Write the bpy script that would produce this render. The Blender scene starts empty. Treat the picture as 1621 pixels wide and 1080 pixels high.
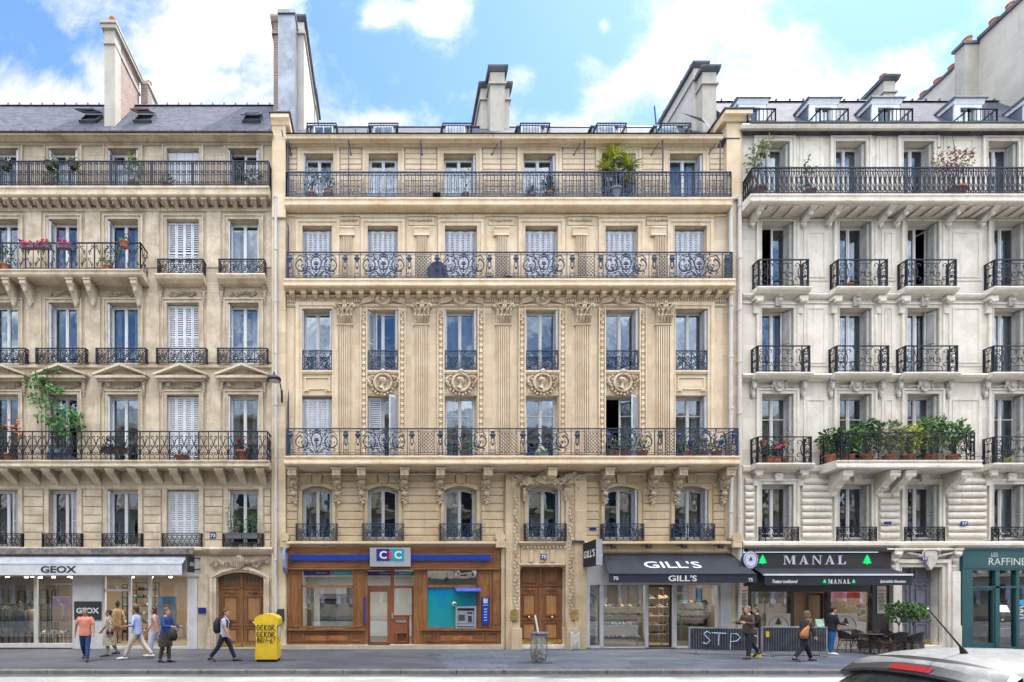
import bpy, bmesh, math, random
from mathutils import Vector, Matrix
R=math.radians; pi=math.pi
random.seed(7)
sc=bpy.context.scene; COL=sc.collection
# ---------------------------------------------------------------- camera
cam=bpy.data.cameras.new('camera'); co=bpy.data.objects.new('camera',cam); COL.objects.link(co)
co.location=(0,-20,2.2); co.rotation_euler=(R(90),0,0)
cam.sensor_fit='HORIZONTAL'; cam.sensor_width=36; cam.lens=790/1621*36
cam.shift_x=.1237; cam.shift_y=.2468; cam.clip_start=.1; cam.clip_end=2000
sc.camera=co
sc.view_settings.view_transform='Standard'; sc.view_settings.look='None'
sc.view_settings.gamma=1; sc.view_settings.exposure=1.93
# ---------------------------------------------------------------- sun: high, behind the facades, from the right
TOSUN=Vector((.42,.272,1)).normalized()
sl=bpy.data.lights.new('sun','SUN'); sl.energy=2.0; sl.angle=R(.5); sl.color=(1,.95,.87)
so=bpy.data.objects.new('sun',sl); COL.objects.link(so)
so.rotation_euler=TOSUN.to_track_quat('Z','Y').to_euler()
# ---------------------------------------------------------------- world: sky with clouds
def world():
    w=bpy.data.worlds.new('World'); sc.world=w; w.use_nodes=True
    nt=w.node_tree; N=nt.nodes; L=nt.links; N.clear()
    def n(t,**k):
        o=N.new(t)
        for a,b in k.items(): setattr(o,a,b)
        return o
    def mt(op,a,b=None,c=None,clamp=False):
        o=n('ShaderNodeMath',operation=op); o.use_clamp=clamp
        for i,v in enumerate((a,b,c)):
            if v is None: continue
            if isinstance(v,(int,float)): o.inputs[i].default_value=v
            else: L.new(v,o.inputs[i])
        return o.outputs[0]
    out=n('ShaderNodeOutputWorld'); bg=n('ShaderNodeBackground'); L.new(bg.outputs[0],out.inputs[0])
    bg.inputs[1].default_value=.15
    sky=n('ShaderNodeTexSky',sky_type='NISHITA'); sky.sun_disc=False
    sky.sun_elevation=math.asin(TOSUN.z); sky.sun_rotation=math.atan2(TOSUN.x,TOSUN.y)
    sky.air_density=1; sky.dust_density=.6; sky.ozone_density=2.2
    tc=n('ShaderNodeTexCoord'); sp=n('ShaderNodeSeparateXYZ'); L.new(tc.outputs['Generated'],sp.inputs[0])
    x,y,z=sp.outputs
    ya=mt('MAXIMUM',mt('ABSOLUTE',y),.12)
    u=mt('DIVIDE',x,ya); v=mt('DIVIDE',z,ya)
    cb=n('ShaderNodeCombineXYZ'); L.new(u,cb.inputs[0]); L.new(v,cb.inputs[1]); L.new(y,cb.inputs[2])
    def noise(scale,det,rough,dist=0,vec=cb.outputs[0],sc_=(1,1,1),rot=0):
        mp=n('ShaderNodeMapping'); mp.inputs['Scale'].default_value=sc_; mp.inputs['Rotation'].default_value=(0,0,rot); L.new(vec,mp.inputs[0])
        o=n('ShaderNodeTexNoise'); L.new(mp.outputs[0],o.inputs['Vector'])
        o.inputs['Scale'].default_value=scale; o.inputs['Detail'].default_value=det
        o.inputs['Roughness'].default_value=rough; o.inputs['Distortion'].default_value=dist
        return o.outputs[0]
    n1=noise(3.2,9,.62,.25,sc_=(1,1.15,1),rot=.5)
    n2=noise(9,9,.68,.6)
    dens=mt('ADD',mt('MULTIPLY',mt('SUBTRACT',n1,.5),4.2),mt('MULTIPLY',mt('SUBTRACT',n2,.5),2.6))
    # soft banks of cloud and clear gaps on the facade side of the sky
    banks=[(330,60,170,110,0,1.0),(60,170,130,60,-.4,.9),(75,65,90,22,-.85,-1.0),(300,170,200,70,0,.35),
           (760,120,240,120,0,-1.0),(595,25,40,28,.6,1.1),(690,28,45,45,0,1.25),(600,190,80,18,0,1.1),(200,90,60,24,-.9,-.45),(500,30,70,60,0,-.5),(770,150,90,30,.3,.35),(1010,120,200,36,.72,1.5),(1110,20,150,60,.5,.7),
           (930,100,26,36,0,1.0),(955,42,12,16,0,1.1),(822,115,24,24,0,1.0),(900,30,120,80,0,-.5),
           (1240,50,70,80,0,.6),(1180,150,220,60,0,.25),(1400,25,200,40,0,-1.3),(1300,90,60,30,.5,-.4),(1560,20,60,26,.6,.9),(1420,100,150,45,.35,.7)]
    tot=None
    for (px,py,sx,sy,rot,a) in banks:
        cx=(px-610)/790; cy=(940-py)/790
        du=mt('SUBTRACT',u,cx); dv=mt('SUBTRACT',v,cy)
        c,s=math.cos(rot),math.sin(rot)
        p=mt('ADD',mt('MULTIPLY',du,c*790/sx),mt('MULTIPLY',dv,s*790/sx))
        q=mt('ADD',mt('MULTIPLY',du,-s*790/sy),mt('MULTIPLY',dv,c*790/sy))
        g=mt('MULTIPLY',mt('POWER',2.718,mt('MULTIPLY',mt('ADD',mt('MULTIPLY',p,p),mt('MULTIPLY',q,q)),-1)),a)
        tot=g if tot is None else mt('ADD',tot,g)
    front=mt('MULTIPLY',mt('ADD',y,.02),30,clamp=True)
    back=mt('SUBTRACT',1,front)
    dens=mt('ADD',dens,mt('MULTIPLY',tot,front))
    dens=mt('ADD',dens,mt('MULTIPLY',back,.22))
    mr=n('ShaderNodeMapRange',interpolation_type='SMOOTHSTEP'); L.new(dens,mr.inputs[0])
    mr.inputs[1].default_value=-.45; mr.inputs[2].default_value=1.35
    mask=mr.outputs[0]
    # unseen cloud overhead and behind the camera, brightened to light the shaded facades
    hi=n('ShaderNodeMapRange',interpolation_type='SMOOTHSTEP'); L.new(z,hi.inputs[0])
    hi.inputs[1].default_value=.72; hi.inputs[2].default_value=.92; hi.inputs[3].default_value=1; hi.inputs[4].default_value=CLOUD_TOP_FILL
    lev=mt('MULTIPLY',hi.outputs[0],mt('ADD',mt('MULTIPLY',front,1.0),mt('MULTIPLY',back,CLOUD_BACK_FILL)))
    cc=n('ShaderNodeMix',data_type='RGBA'); cc.inputs[0].default_value=0
    vm=n('ShaderNodeVectorMath',operation='SCALE'); vm.inputs[0].default_value=(CL*1.01,CL*1.0,CL*.985); L.new(lev,vm.inputs['Scale'])
    # clear sky: nishita, gently lifted
    sk=n('ShaderNodeMix',data_type='RGBA',blend_type='MULTIPLY'); sk.inputs[0].default_value=1
    L.new(sky.outputs[0],sk.inputs[6]); sk.inputs[7].default_value=SKYMUL
    mx=n('ShaderNodeMix',data_type='RGBA'); L.new(mask,mx.inputs[0]); L.new(sk.outputs[2],mx.inputs[6]); L.new(vm.outputs[0],mx.inputs[7])
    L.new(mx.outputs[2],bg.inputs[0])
    w.cycles.sampling_method='MANUAL'; w.cycles.sample_map_resolution=512
CL=2.25; CLOUD_TOP_FILL=5.0; CLOUD_BACK_FILL=3.8; SKYMUL=(.37,.47,.56,1)
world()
sc.cycles.max_bounces=6; sc.cycles.diffuse_bounces=1; sc.cycles.glossy_bounces=3; sc.cycles.transmission_bounces=4; sc.cycles.transparent_max_bounces=10
sc.cycles.caustics_reflective=False; sc.cycles.caustics_refractive=False
# ---------------------------------------------------------------- picture to place: facade plane Y=0 is 20 m away
def X(px,o=0): return (px-610)*(20-o)/790
def Z(py,o=0): return 2.2+(940-py)*(20-o)/790
# ---------------------------------------------------------------- helpers
def wl(o):
    v=Vector((0,0,0))
    while o: v+=o.location; o=o.parent
    return v
class MB:
    def __init__(s,xf=None): s.v=[];s.f=[];s.m=[];s.xf=xf;s.mi=0
    def add(s,vs,fs):
        b=len(s.v)
        if s.xf: vs=[s.xf(p) for p in vs]
        s.v+=[tuple(p) for p in vs]
        s.f+=[tuple(b+i for i in f) for f in fs]; s.m+=[s.mi]*len(fs)
        return s
    def box(s,x0,x1,y0,y1,z0,z1):
        s.add([(x0,y0,z0),(x1,y0,z0),(x1,y1,z0),(x0,y1,z0),(x0,y0,z1),(x1,y0,z1),(x1,y1,z1),(x0,y1,z1)],
              [(0,3,2,1),(4,5,6,7),(0,1,5,4),(1,2,6,5),(2,3,7,6),(3,0,4,7)]); return s
    def cbox(s,x0,x1,z0,z1,yb,yf,c=.02):   # block with a chamfered front, front towards -Y
        s.add([(x0,yb,z0),(x1,yb,z0),(x1,yb,z1),(x0,yb,z1),(x0,yf+c,z0),(x1,yf+c,z0),(x1,yf+c,z1),(x0,yf+c,z1),
               (x0+c,yf,z0+c),(x1-c,yf,z0+c),(x1-c,yf,z1-c),(x0+c,yf,z1-c)],
              [(0,1,5,4),(1,2,6,5),(2,3,7,6),(3,0,4,7),(4,5,9,8),(5,6,10,9),(6,7,11,10),(7,4,8,11),(8,9,10,11)]); return s
    def prism(s,pts,y0,y1):   # polygon (x,z) pushed from y0 to y1
        n=len(pts)
        s.add([(a,y0,b) for a,b in pts]+[(a,y1,b) for a,b in pts],
              [tuple(range(n)),tuple(range(2*n-1,n-1,-1))]+[(i,i+n,(i+1)%n+n,(i+1)%n) for i in range(n)]); return s
    def ext(s,pts,x0,x1):   # polygon (y,z) along x
        n=len(pts)
        s.add([(x0,a,b) for a,b in pts]+[(x1,a,b) for a,b in pts],
              [tuple(range(n-1,-1,-1)),tuple(range(n,2*n))]+[(i,(i+1)%n,(i+1)%n+n,i+n) for i in range(n)]); return s
    def tube(s,pts,r,n=4,cap=True,closed=False):
        pts=[Vector(p) for p in pts]; m=len(pts)
        if m<2: return s
        rs=r if isinstance(r,(list,tuple)) else [r]*m
        vs=[];up=None
        for i,p in enumerate(pts):
            if closed: t=pts[(i+1)%m]-pts[i-1]
            else: t=pts[min(i+1,m-1)]-pts[max(i-1,0)]
            if t.length<1e-9: t=Vector((0,0,1))
            t.normalize()
            if up is None: up=Vector((0,1,0)) if abs(t.y)<.9 else Vector((1,0,0))
            a=t.cross(up)
            if a.length<1e-4: a=t.cross(Vector((1,0,0)))
            a.normalize(); b=a.cross(t); up=b.cross(a)*0+up
            for k in range(n):
                g=2*pi*(k+.5)/n; vs.append(p+a*math.cos(g)*rs[i]+b*math.sin(g)*rs[i])
        fs=[]
        for i in range(m if closed else m-1):
            j=(i+1)%m
            for k in range(n): fs.append((i*n+k,i*n+(k+1)%n,j*n+(k+1)%n,j*n+k))
        if cap and not closed: fs+= [tuple(range(n-1,-1,-1)),tuple(range((m-1)*n,m*n))]
        return s.add(vs,fs)
    def ball(s,c,r,n=6,rz=None,ry=None):
        h=max(3,n//2+1); vs=[];fs=[]
        rz=rz or r; ry=ry or r
        for i in range(1,h):
            th=pi*i/h
            for k in range(n):
                g=2*pi*k/n; vs.append((c[0]+r*math.sin(th)*math.cos(g),c[1]+ry*math.sin(th)*math.sin(g),c[2]+rz*math.cos(th)))
        t=len(vs); vs+=[(c[0],c[1],c[2]+rz),(c[0],c[1],c[2]-rz)]
        for i in range(h-2):
            for k in range(n): fs.append((i*n+k,(i+1)*n+k,(i+1)*n+(k+1)%n,i*n+(k+1)%n))
        for k in range(n): fs.append((t,k,(k+1)%n)); fs.append((t+1,(h-2)*n+(k+1)%n,(h-2)*n+k))
        return s.add(vs,fs)
    def lathe(s,cx,cy,prof,n=12,sy=1):
        vs=[];fs=[];m=len(prof)
        for r,z in prof:
            for k in range(n): g=2*pi*k/n; vs.append((cx+r*math.cos(g),cy+sy*r*math.sin(g),z))
        for i in range(m-1):
            for k in range(n): fs.append((i*n+k,i*n+(k+1)%n,(i+1)*n+(k+1)%n,(i+1)*n+k))
        fs+=[tuple(range(n-1,-1,-1)),tuple(range((m-1)*n,m*n))]
        return s.add(vs,fs)
    def disc(s,cx,cz,r,y0,y1,n=20,rz=None):
        rz=rz or r
        return s.prism([(cx+r*math.cos(2*pi*k/n),cz+rz*math.sin(2*pi*k/n)) for k in range(n)],y0,y1)
    def loft(s,rings,n=12):   # rings: (center, rx, ry, [axis]) ellipses around a centre line
        cs=[Vector(r[0]) for r in rings]; m=len(cs); vs=[];fs=[]
        for i,(c,r) in enumerate(zip(cs,rings)):
            t=(cs[min(i+1,m-1)]-cs[max(i-1,0)]).normalized()
            a=Vector((0,1,0)); b=t.cross(a)
            if b.length<.2: a=Vector((1,0,0)); b=t.cross(a)
            b.normalize(); a=b.cross(t).normalized()
            for k in range(n):
                g=2*pi*k/n; vs.append(c+a*math.cos(g)*r[1]+b*math.sin(g)*r[2])
        for i in range(m-1):
            for k in range(n): fs.append((i*n+k,i*n+(k+1)%n,(i+1)*n+(k+1)%n,(i+1)*n+k))
        fs+=[tuple(range(n-1,-1,-1)),tuple(range((m-1)*n,m*n))]
        return s.add(vs,fs)
    def mold(s,px0,px1,prof,back=.06):   # prof: [(out,py)] top to bottom; runs in X at the facade
        o=max(p[0] for p in prof)
        pts=[(-p[0],Z(p[1],p[0])) for p in prof]
        pts=[(back,pts[0][1])]+pts+[(back,pts[-1][1])]
        return s.ext(pts,X(px0,o),X(px1,o))
    def build(s,name,mat,parent=None,loc=None,smooth=False,**tags):
        if not s.v: return None
        me=bpy.data.meshes.new(name)
        base=Vector(loc) if loc is not None else None
        off=wl(parent) if parent else Vector((0,0,0))
        if base is not None: vs=s.v
        else: vs=[(a-off.x,b-off.y,c-off.z) for a,b,c in s.v]
        me.from_pydata(vs,[],s.f)
        for m in (mat if isinstance(mat,(list,tuple)) else [mat]): me.materials.append(m)
        me.polygons.foreach_set('material_index',s.m)
        bm=bmesh.new(); bm.from_mesh(me); bmesh.ops.recalc_face_normals(bm,faces=bm.faces)
        if len(bm.faces)==1:
            bm.normal_update()
            f0=list(bm.faces)[0]
            if f0.normal.y>0: f0.normal_flip()
        bm.to_mesh(me); bm.free()
        if smooth: me.polygons.foreach_set('use_smooth',[True]*len(me.polygons))
        o=bpy.data.objects.new(name,me); COL.objects.link(o); o.parent=parent
        if base is not None: o.location=base-off
        tag(o,**tags); return o
def tag(o,label=None,cat=None,group=None,kind=None):
    if label: o['label']=label
    if cat: o['category']=cat
    if group: o['group']=group
    if kind: o['kind']=kind
    return o
def thing(name,loc,label,cat,group=None,rz=0):
    o=bpy.data.objects.new(name,None); o.empty_display_size=.2; COL.objects.link(o); o.location=loc; o.rotation_euler=(0,0,rz)
    return tag(o,label,cat,group)
def sub(name,parent,loc=None,label=None):
    o=bpy.data.objects.new(name,None); o.empty_display_size=.1; COL.objects.link(o); o.parent=parent
    if loc is not None: o.location=Vector(loc)-wl(parent)
    if label: o['label']=label
    return o
def inst(o,loc,parent=None,label=None):
    c=o.copy(); COL.objects.link(c); p=parent or o.parent; c.parent=p; c.location=Vector(loc)-(wl(p) if p else Vector((0,0,0)))
    if label: c['label']=label
    return c
def copytree(o,loc,rz=None,label=None):
    r=o.copy(); COL.objects.link(r); r.location=loc
    if rz is not None: r.rotation_euler=(0,0,rz)
    if label: r['label']=label
    def rec(a,b):
        for ch in a.children:
            c=ch.copy(); COL.objects.link(c); c.parent=b; rec(ch,c)
    rec(o,r); return r
# ---------------------------------------------------------------- materials
def M_(name):
    m=bpy.data.materials.new(name); m.use_nodes=True; nt=m.node_tree; return m,nt,nt.nodes,nt.links,nt.nodes['Principled BSDF']
def _noise(N,L,vec,scale,det=5,rough=.55,sc_=(1,1,1),dist=0):
    mp=N.new('ShaderNodeMapping'); mp.inputs['Scale'].default_value=sc_; L.new(vec,mp.inputs[0])
    o=N.new('ShaderNodeTexNoise'); o.inputs['Scale'].default_value=scale; o.inputs['Detail'].default_value=det
    o.inputs['Roughness'].default_value=rough; o.inputs['Distortion'].default_value=dist; L.new(mp.outputs[0],o.inputs['Vector']); return o.outputs[0]
def _ramp(N,L,fac,a,b):
    r=N.new('ShaderNodeMapRange'); r.interpolation_type='SMOOTHSTEP'; L.new(fac,r.inputs[0]); r.inputs[1].default_value=a; r.inputs[2].default_value=b; return r.outputs[0]
def _mix(N,L,fac,a,b,bt='MIX'):
    m=N.new('ShaderNodeMix'); m.data_type='RGBA'; m.blend_type=bt
    for i,v in ((0,fac),(6,a),(7,b)):
        if isinstance(v,(int,float)): m.inputs[i].default_value=v
        elif isinstance(v,tuple): m.inputs[i].default_value=v+(1,) if len(v)==3 else v
        else: L.new(v,m.inputs[i])
    return m.outputs[2]
def stone(name,c1,c2,stain,joint=None,jc=.6,stam=.5,rough=.85,bump=.3,ns=1.0):
    m,nt,N,L,B=M_(name)
    tc=N.new('ShaderNodeTexCoord').outputs['Object']
    base=_mix(N,L,_ramp(N,L,_noise(N,L,tc,.9*ns,5,.6),.35,.68),c1,c2)
    blot=_ramp(N,L,_noise(N,L,tc,4.5*ns,5,.7),.48,.75)
    base=_mix(N,L,_m2(N,L,blot,.45*stam),base,stain)
    strk=_ramp(N,L,_noise(N,L,tc,1.6*ns,6,.68,(2.2,2.2,.22)),.52,.78)
    base=_mix(N,L,_m2(N,L,strk,stam),base,stain)
    fine=_noise(N,L,tc,38,4,.7)
    base=_mix(N,L,.22,base,fine,'OVERLAY')
    h=fine
    if joint:
        sp=N.new('ShaderNodeSeparateXYZ'); L.new(tc,sp.inputs[0]); cb=N.new('ShaderNodeCombineXYZ'); L.new(sp.outputs[0],cb.inputs[0]); L.new(sp.outputs[2],cb.inputs[1])
        br=N.new('ShaderNodeTexBrick'); L.new(cb.outputs[0],br.inputs[0]); br.inputs['Scale'].default_value=1
        br.inputs['Brick Width'].default_value=joint[0]; br.inputs['Row Height'].default_value=joint[1]; br.inputs['Mortar Size'].default_value=joint[2] if len(joint)>2 else .008
        br.inputs['Mortar Smooth'].default_value=.6
        br.inputs['Color1'].default_value=(1,1,1,1); br.inputs['Color2'].default_value=(.80,.80,.80,1); br.inputs['Mortar'].default_value=(jc,jc*.95,jc*.88,1)
        base=_mix(N,L,.9,base,br.outputs['Color'],'MULTIPLY')
    L.new(base,B.inputs['Base Color']); B.inputs['Roughness'].default_value=rough
    bp=N.new('ShaderNodeBump'); bp.inputs['Strength'].default_value=bump; bp.inputs['Distance'].default_value=.02; L.new(h,bp.inputs['Height']); L.new(bp.outputs[0],B.inputs['Normal'])
    return m
def _m2(N,L,a,b):
    o=N.new('ShaderNodeMath'); o.operation='MULTIPLY'; L.new(a,o.inputs[0]); o.inputs[1].default_value=b; return o.outputs[0]
def plain(name,c,rough=.5,metal=0,var=.15,ns=6,emit=0,bump=0,spec=None,c2=None,stretch=(1,1,1)):
    m,nt,N,L,B=M_(name)
    tc=N.new('ShaderNodeTexCoord').outputs['Object']
    nz=_noise(N,L,tc,ns,5,.65,stretch)
    d=c2 if c2 else tuple(max(0,v*(1-var*2)) for v in c); l=c if c2 else tuple(min(1,v*(1+var)) for v in c)
    L.new(_mix(N,L,_ramp(N,L,nz,.3,.7),d,l),B.inputs['Base Color'])
    B.inputs['Roughness'].default_value=rough; B.inputs['Metallic'].default_value=metal
    if spec is not None: B.inputs['Specular IOR Level'].default_value=spec
    if emit: B.inputs['Emission Color'].default_value=c+(1,); B.inputs['Emission Strength'].default_value=emit
    if bump:
        bp=N.new('ShaderNodeBump'); bp.inputs['Strength'].default_value=bump; bp.inputs['Distance'].default_value=.01; L.new(nz,bp.inputs['Height']); L.new(bp.outputs[0],B.inputs['Normal'])
    return m
def glass(name,refl=.22,tint=(.82,.88,.9),wav=.006,ns=1.1):
    m=bpy.data.materials.new(name); m.use_nodes=True; nt=m.node_tree; N=nt.nodes; L=nt.links; N.clear()
    out=N.new('ShaderNodeOutputMaterial'); mx=N.new('ShaderNodeMixShader'); tr=N.new('ShaderNodeBsdfTransparent'); gl=N.new('ShaderNodeBsdfGlossy')
    tr.inputs[0].default_value=tint+(1,); gl.inputs['Roughness'].default_value=.01; gl.inputs['Color'].default_value=(.78,.9,1,1)
    fr=N.new('ShaderNodeFresnel'); fr.inputs[0].default_value=1.5
    ad=N.new('ShaderNodeMath'); ad.operation='ADD'; ad.use_clamp=True; ad.inputs[1].default_value=refl; L.new(fr.outputs[0],ad.inputs[0]); L.new(ad.outputs[0],mx.inputs[0])
    tc=N.new('ShaderNodeTexCoord').outputs['Object']; nz=_noise(N,L,tc,ns,2,.5)
    bp=N.new('ShaderNodeBump'); bp.inputs['Strength'].default_value=1; bp.inputs['Distance'].default_value=wav; L.new(nz,bp.inputs['Height']); L.new(bp.outputs[0],gl.inputs['Normal'])
    L.new(tr.outputs[0],mx.inputs[1]); L.new(gl.outputs[0],mx.inputs[2]); L.new(mx.outputs[0],out.inputs[0]); return m
def brick(name,c1,c2,mort,w=.22,h=.075,ax='xyz'):
    m,nt,N,L,B=M_(name); tc=N.new('ShaderNodeTexCoord').outputs['Object']
    sp=N.new('ShaderNodeSeparateXYZ'); L.new(tc,sp.inputs[0]); cb=N.new('ShaderNodeCombineXYZ')
    a=N.new('ShaderNodeMath'); L.new(sp.outputs[0],a.inputs[0]); L.new(sp.outputs[1],a.inputs[1]); L.new(a.outputs[0],cb.inputs[0]); L.new(sp.outputs[2],cb.inputs[1])
    br=N.new('ShaderNodeTexBrick'); L.new(cb.outputs[0],br.inputs[0]); br.inputs['Scale'].default_value=1; br.inputs['Brick Width'].default_value=w; br.inputs['Row Height'].default_value=h
    br.inputs['Mortar Size'].default_value=.012; br.inputs['Color1'].default_value=c1+(1,); br.inputs['Color2'].default_value=c2+(1,); br.inputs['Mortar'].default_value=mort+(1,)
    nz=_noise(N,L,tc,2,5,.7); L.new(_mix(N,L,.5,br.outputs['Color'],nz,'OVERLAY'),B.inputs['Base Color']); B.inputs['Roughness'].default_value=.9; return m
def leafmat(name,c1,c2,rough=.55):
    m,nt,N,L,B=M_(name); tc=N.new('ShaderNodeTexCoord').outputs['Object']
    g=N.new('ShaderNodeNewGeometry'); 
    L.new(_mix(N,L,_mix(N,L,.5,_ramp(N,L,_noise(N,L,tc,5,3,.6),.3,.7),g.outputs['Random Per Island']),c1,c2),B.inputs['Base Color'])
    B.inputs['Roughness'].default_value=rough
    B.inputs['Transmission Weight'].default_value=0; return m
def wood(name,c1,c2,rough=.45,ax=(6,6,.5)):
    m,nt,N,L,B=M_(name); tc=N.new('ShaderNodeTexCoord').outputs['Object']
    a=_noise(N,L,tc,3.2,6,.65,ax,.4); b=_noise(N,L,tc,1.1,4,.6)
    base=_mix(N,L,_ramp(N,L,a,.3,.72),c1,c2); base=_mix(N,L,_m2(N,L,_ramp(N,L,b,.5,.75),.6),base,tuple(v*.45 for v in c1))
    L.new(base,B.inputs['Base Color']); B.inputs['Roughness'].default_value=rough; return m
S={}
S['L']=stone('limestone_warm_grey',(.77,.63,.455),(.60,.48,.335),(.17,.125,.085),(1.15,.42),.62,.68)
S['Lc']=stone('limestone_weathered_trim',(.77,.64,.465),(.53,.42,.285),(.20,.14,.09),None,.6,.6,ns=1.6)
S['M']=stone('limestone_golden',(.89,.72,.50),(.82,.625,.40),(.50,.35,.20),(1.3,.42),.8,.38)
S['Mc']=stone('limestone_golden_trim',(.90,.73,.515),(.78,.59,.37),(.36,.235,.125),None,.6,.5,ns=1.6)
S['R']=stone('limestone_pale',(.88,.80,.675),(.79,.71,.58),(.36,.29,.22),(1.1,.42),.82,.3)
S['Rc']=stone('limestone_pale_trim',(.88,.80,.675),(.74,.66,.54),(.26,.21,.165),None,.6,.4,ns=1.6)
S['MF']=stone('limestone_golden_lower',(.72,.56,.36),(.60,.445,.26),(.30,.19,.095),(1.3,.42),.75,.5)
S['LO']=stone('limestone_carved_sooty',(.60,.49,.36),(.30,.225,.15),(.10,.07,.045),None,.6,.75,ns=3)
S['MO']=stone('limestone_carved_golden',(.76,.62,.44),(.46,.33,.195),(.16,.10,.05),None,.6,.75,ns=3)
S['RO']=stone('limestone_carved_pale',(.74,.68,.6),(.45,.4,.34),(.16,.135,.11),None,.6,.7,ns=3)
m_ironD=plain('iron_black',(.012,.016,.03),.42,.2,.3,20)
m_ironM=plain('iron_blue_grey',(.035,.055,.10),.45,.2,.3,12)
m_zinc=plain('zinc_sheet',(.24,.265,.30),.42,.55,.18,1.6,bump=.1)
m_zincd=plain('zinc_dark',(.12,.13,.15),.5,.4,.2,2)
m_lead=plain('gutter_lead',(.07,.075,.085),.6,.2,.2,4)
m_render=stone('chimney_render',(.5,.46,.39),(.4,.365,.31),(.2,.18,.15),None,.6,.5)
m_renderW=stone('party_wall_render',(.6,.55,.47),(.5,.46,.4),(.3,.27,.23),None,.6,.4)
m_brick=brick('chimney_brick',(.22,.11,.08),(.32,.2,.16),(.42,.38,.33))
m_pot=plain('chimney_pot_clay',(.5,.17,.09),.8,0,.2,9)
m_poty=plain('chimney_pot_yellow',(.5,.33,.1),.8)
m_fwhite=plain('frame_white',(.84,.84,.83),.45,0,.06,3)
m_fgrey=plain('frame_grey_beige',(.64,.625,.60),.45,0,.05,3)
m_fcream=plain('frame_cream',(.80,.77,.71),.45,0,.07,3)
m_shW=plain('shutter_white',(.84,.84,.86),.5,0,.06,3)
m_shG=plain('shutter_grey',(.62,.635,.67),.5,0,.08,3)
m_shR=plain('shutter_pale_grey',(.64,.62,.58),.55,0,.1,3)
m_glass=glass('window_glass',.15,(.7,.76,.8))
m_glassS=glass('shop_glass',.15,(.85,.88,.87),.002)
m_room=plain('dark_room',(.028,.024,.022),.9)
m_curt=plain('curtain_white',(.62,.6,.56),.9,0,.1,4)
m_curtd=plain('curtain_grey',(.25,.25,.25),.9,0,.15,4)
m_curtr=plain('curtain_red',(.16,.05,.04),.9)
m_black=plain('matt_black',(.012,.012,.014),.6)
m_white=plain('painted_white',(.74,.74,.72),.5,0,.05,2)
m_terra=plain('terracotta',(.36,.13,.065),.85,0,.2,7)
m_gold=plain('brass',(.6,.42,.14),.35,.8,.15,8)
m_steel=plain('steel',(.45,.46,.48),.35,.8,.1,6)
m_soil=plain('soil',(.03,.02,.014),.95)
m_bark=plain('bark',(.12,.09,.06),.9,0,.3,12)
def slate(nm='roof_slate',f=1.0):
    m,nt,N,L,B=M_(nm); tc=N.new('ShaderNodeTexCoord').outputs['Object']
    sp=N.new('ShaderNodeSeparateXYZ'); L.new(tc,sp.inputs[0]); cb=N.new('ShaderNodeCombineXYZ'); L.new(sp.outputs[0],cb.inputs[0]); L.new(sp.outputs[2],cb.inputs[1])
    br=N.new('ShaderNodeTexBrick'); L.new(cb.outputs[0],br.inputs[0]); br.inputs['Scale'].default_value=1; br.inputs['Brick Width'].default_value=.24; br.inputs['Row Height'].default_value=.13
    br.inputs['Mortar Size'].default_value=.006; br.inputs['Color1'].default_value=(.13*f,.135*f,.18*f,1); br.inputs['Color2'].default_value=(.20*f,.205*f,.25*f,1); br.inputs['Mortar'].default_value=(.06,.06,.07,1)
    nz=_noise(N,L,tc,7,5,.7); L.new(_mix(N,L,.6,br.outputs['Color'],nz,'OVERLAY'),B.inputs['Base Color']); B.inputs['Roughness'].default_value=.8; B.inputs['Specular IOR Level'].default_value=.12
    bp=N.new('ShaderNodeBump'); bp.inputs['Strength'].default_value=.5; bp.inputs['Distance'].default_value=.02; L.new(br.outputs['Fac'],bp.inputs['Height']); bp.invert=True; L.new(bp.outputs[0],B.inputs['Normal'])
    return m
m_slate=slate('roof_slate',.55); m_slateL=slate('roof_slate_dark',.62)
# ---------------------------------------------------------------- building kit
def wall_holes(mb,x0,x1,z0,z1,holes,yf=0,depth=.3):
    xs=sorted({x0,x1}|{h[0] for h in holes}|{h[1] for h in holes}); zs=sorted({z0,z1}|{h[2] for h in holes}|{h[3] for h in holes})
    xs=[v for v in xs if x0<=v<=x1]; zs=[v for v in zs if z0<=v<=z1]
    for j in range(len(zs)-1):
        run=None
        for i in range(len(xs)-1):
            cx=(xs[i]+xs[i+1])/2; cz=(zs[j]+zs[j+1])/2
            hole=any(h[0]<cx<h[1] and h[2]<cz<h[3] for h in holes)
            if not hole and run is None: run=xs[i]
            if run is not None and (hole or i==len(xs)-2):
                e=xs[i] if hole else xs[i+1]
                mb.add([(run,yf,zs[j]),(e,yf,zs[j]),(e,yf,zs[j+1]),(run,yf,zs[j+1])],[(0,1,2,3)]); run=None
    for a,b,c,d in holes:
        y=yf+depth
        mb.add([(a,yf,c),(b,yf,c),(b,yf,d),(a,yf,d),(a,y,c),(b,y,c),(b,y,d),(a,y,d)],[(0,1,5,4),(1,2,6,5),(2,3,7,6),(3,0,4,7)])
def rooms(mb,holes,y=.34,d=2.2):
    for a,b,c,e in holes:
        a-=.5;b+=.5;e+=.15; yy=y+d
        mb.add([(a,y,c),(b,y,c),(b,y,e),(a,y,e),(a,yy,c),(b,yy,c),(b,yy,e),(a,yy,e)],[(0,1,5,4),(1,2,6,5),(2,3,7,6),(3,0,4,7),(4,5,6,7)])
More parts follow.
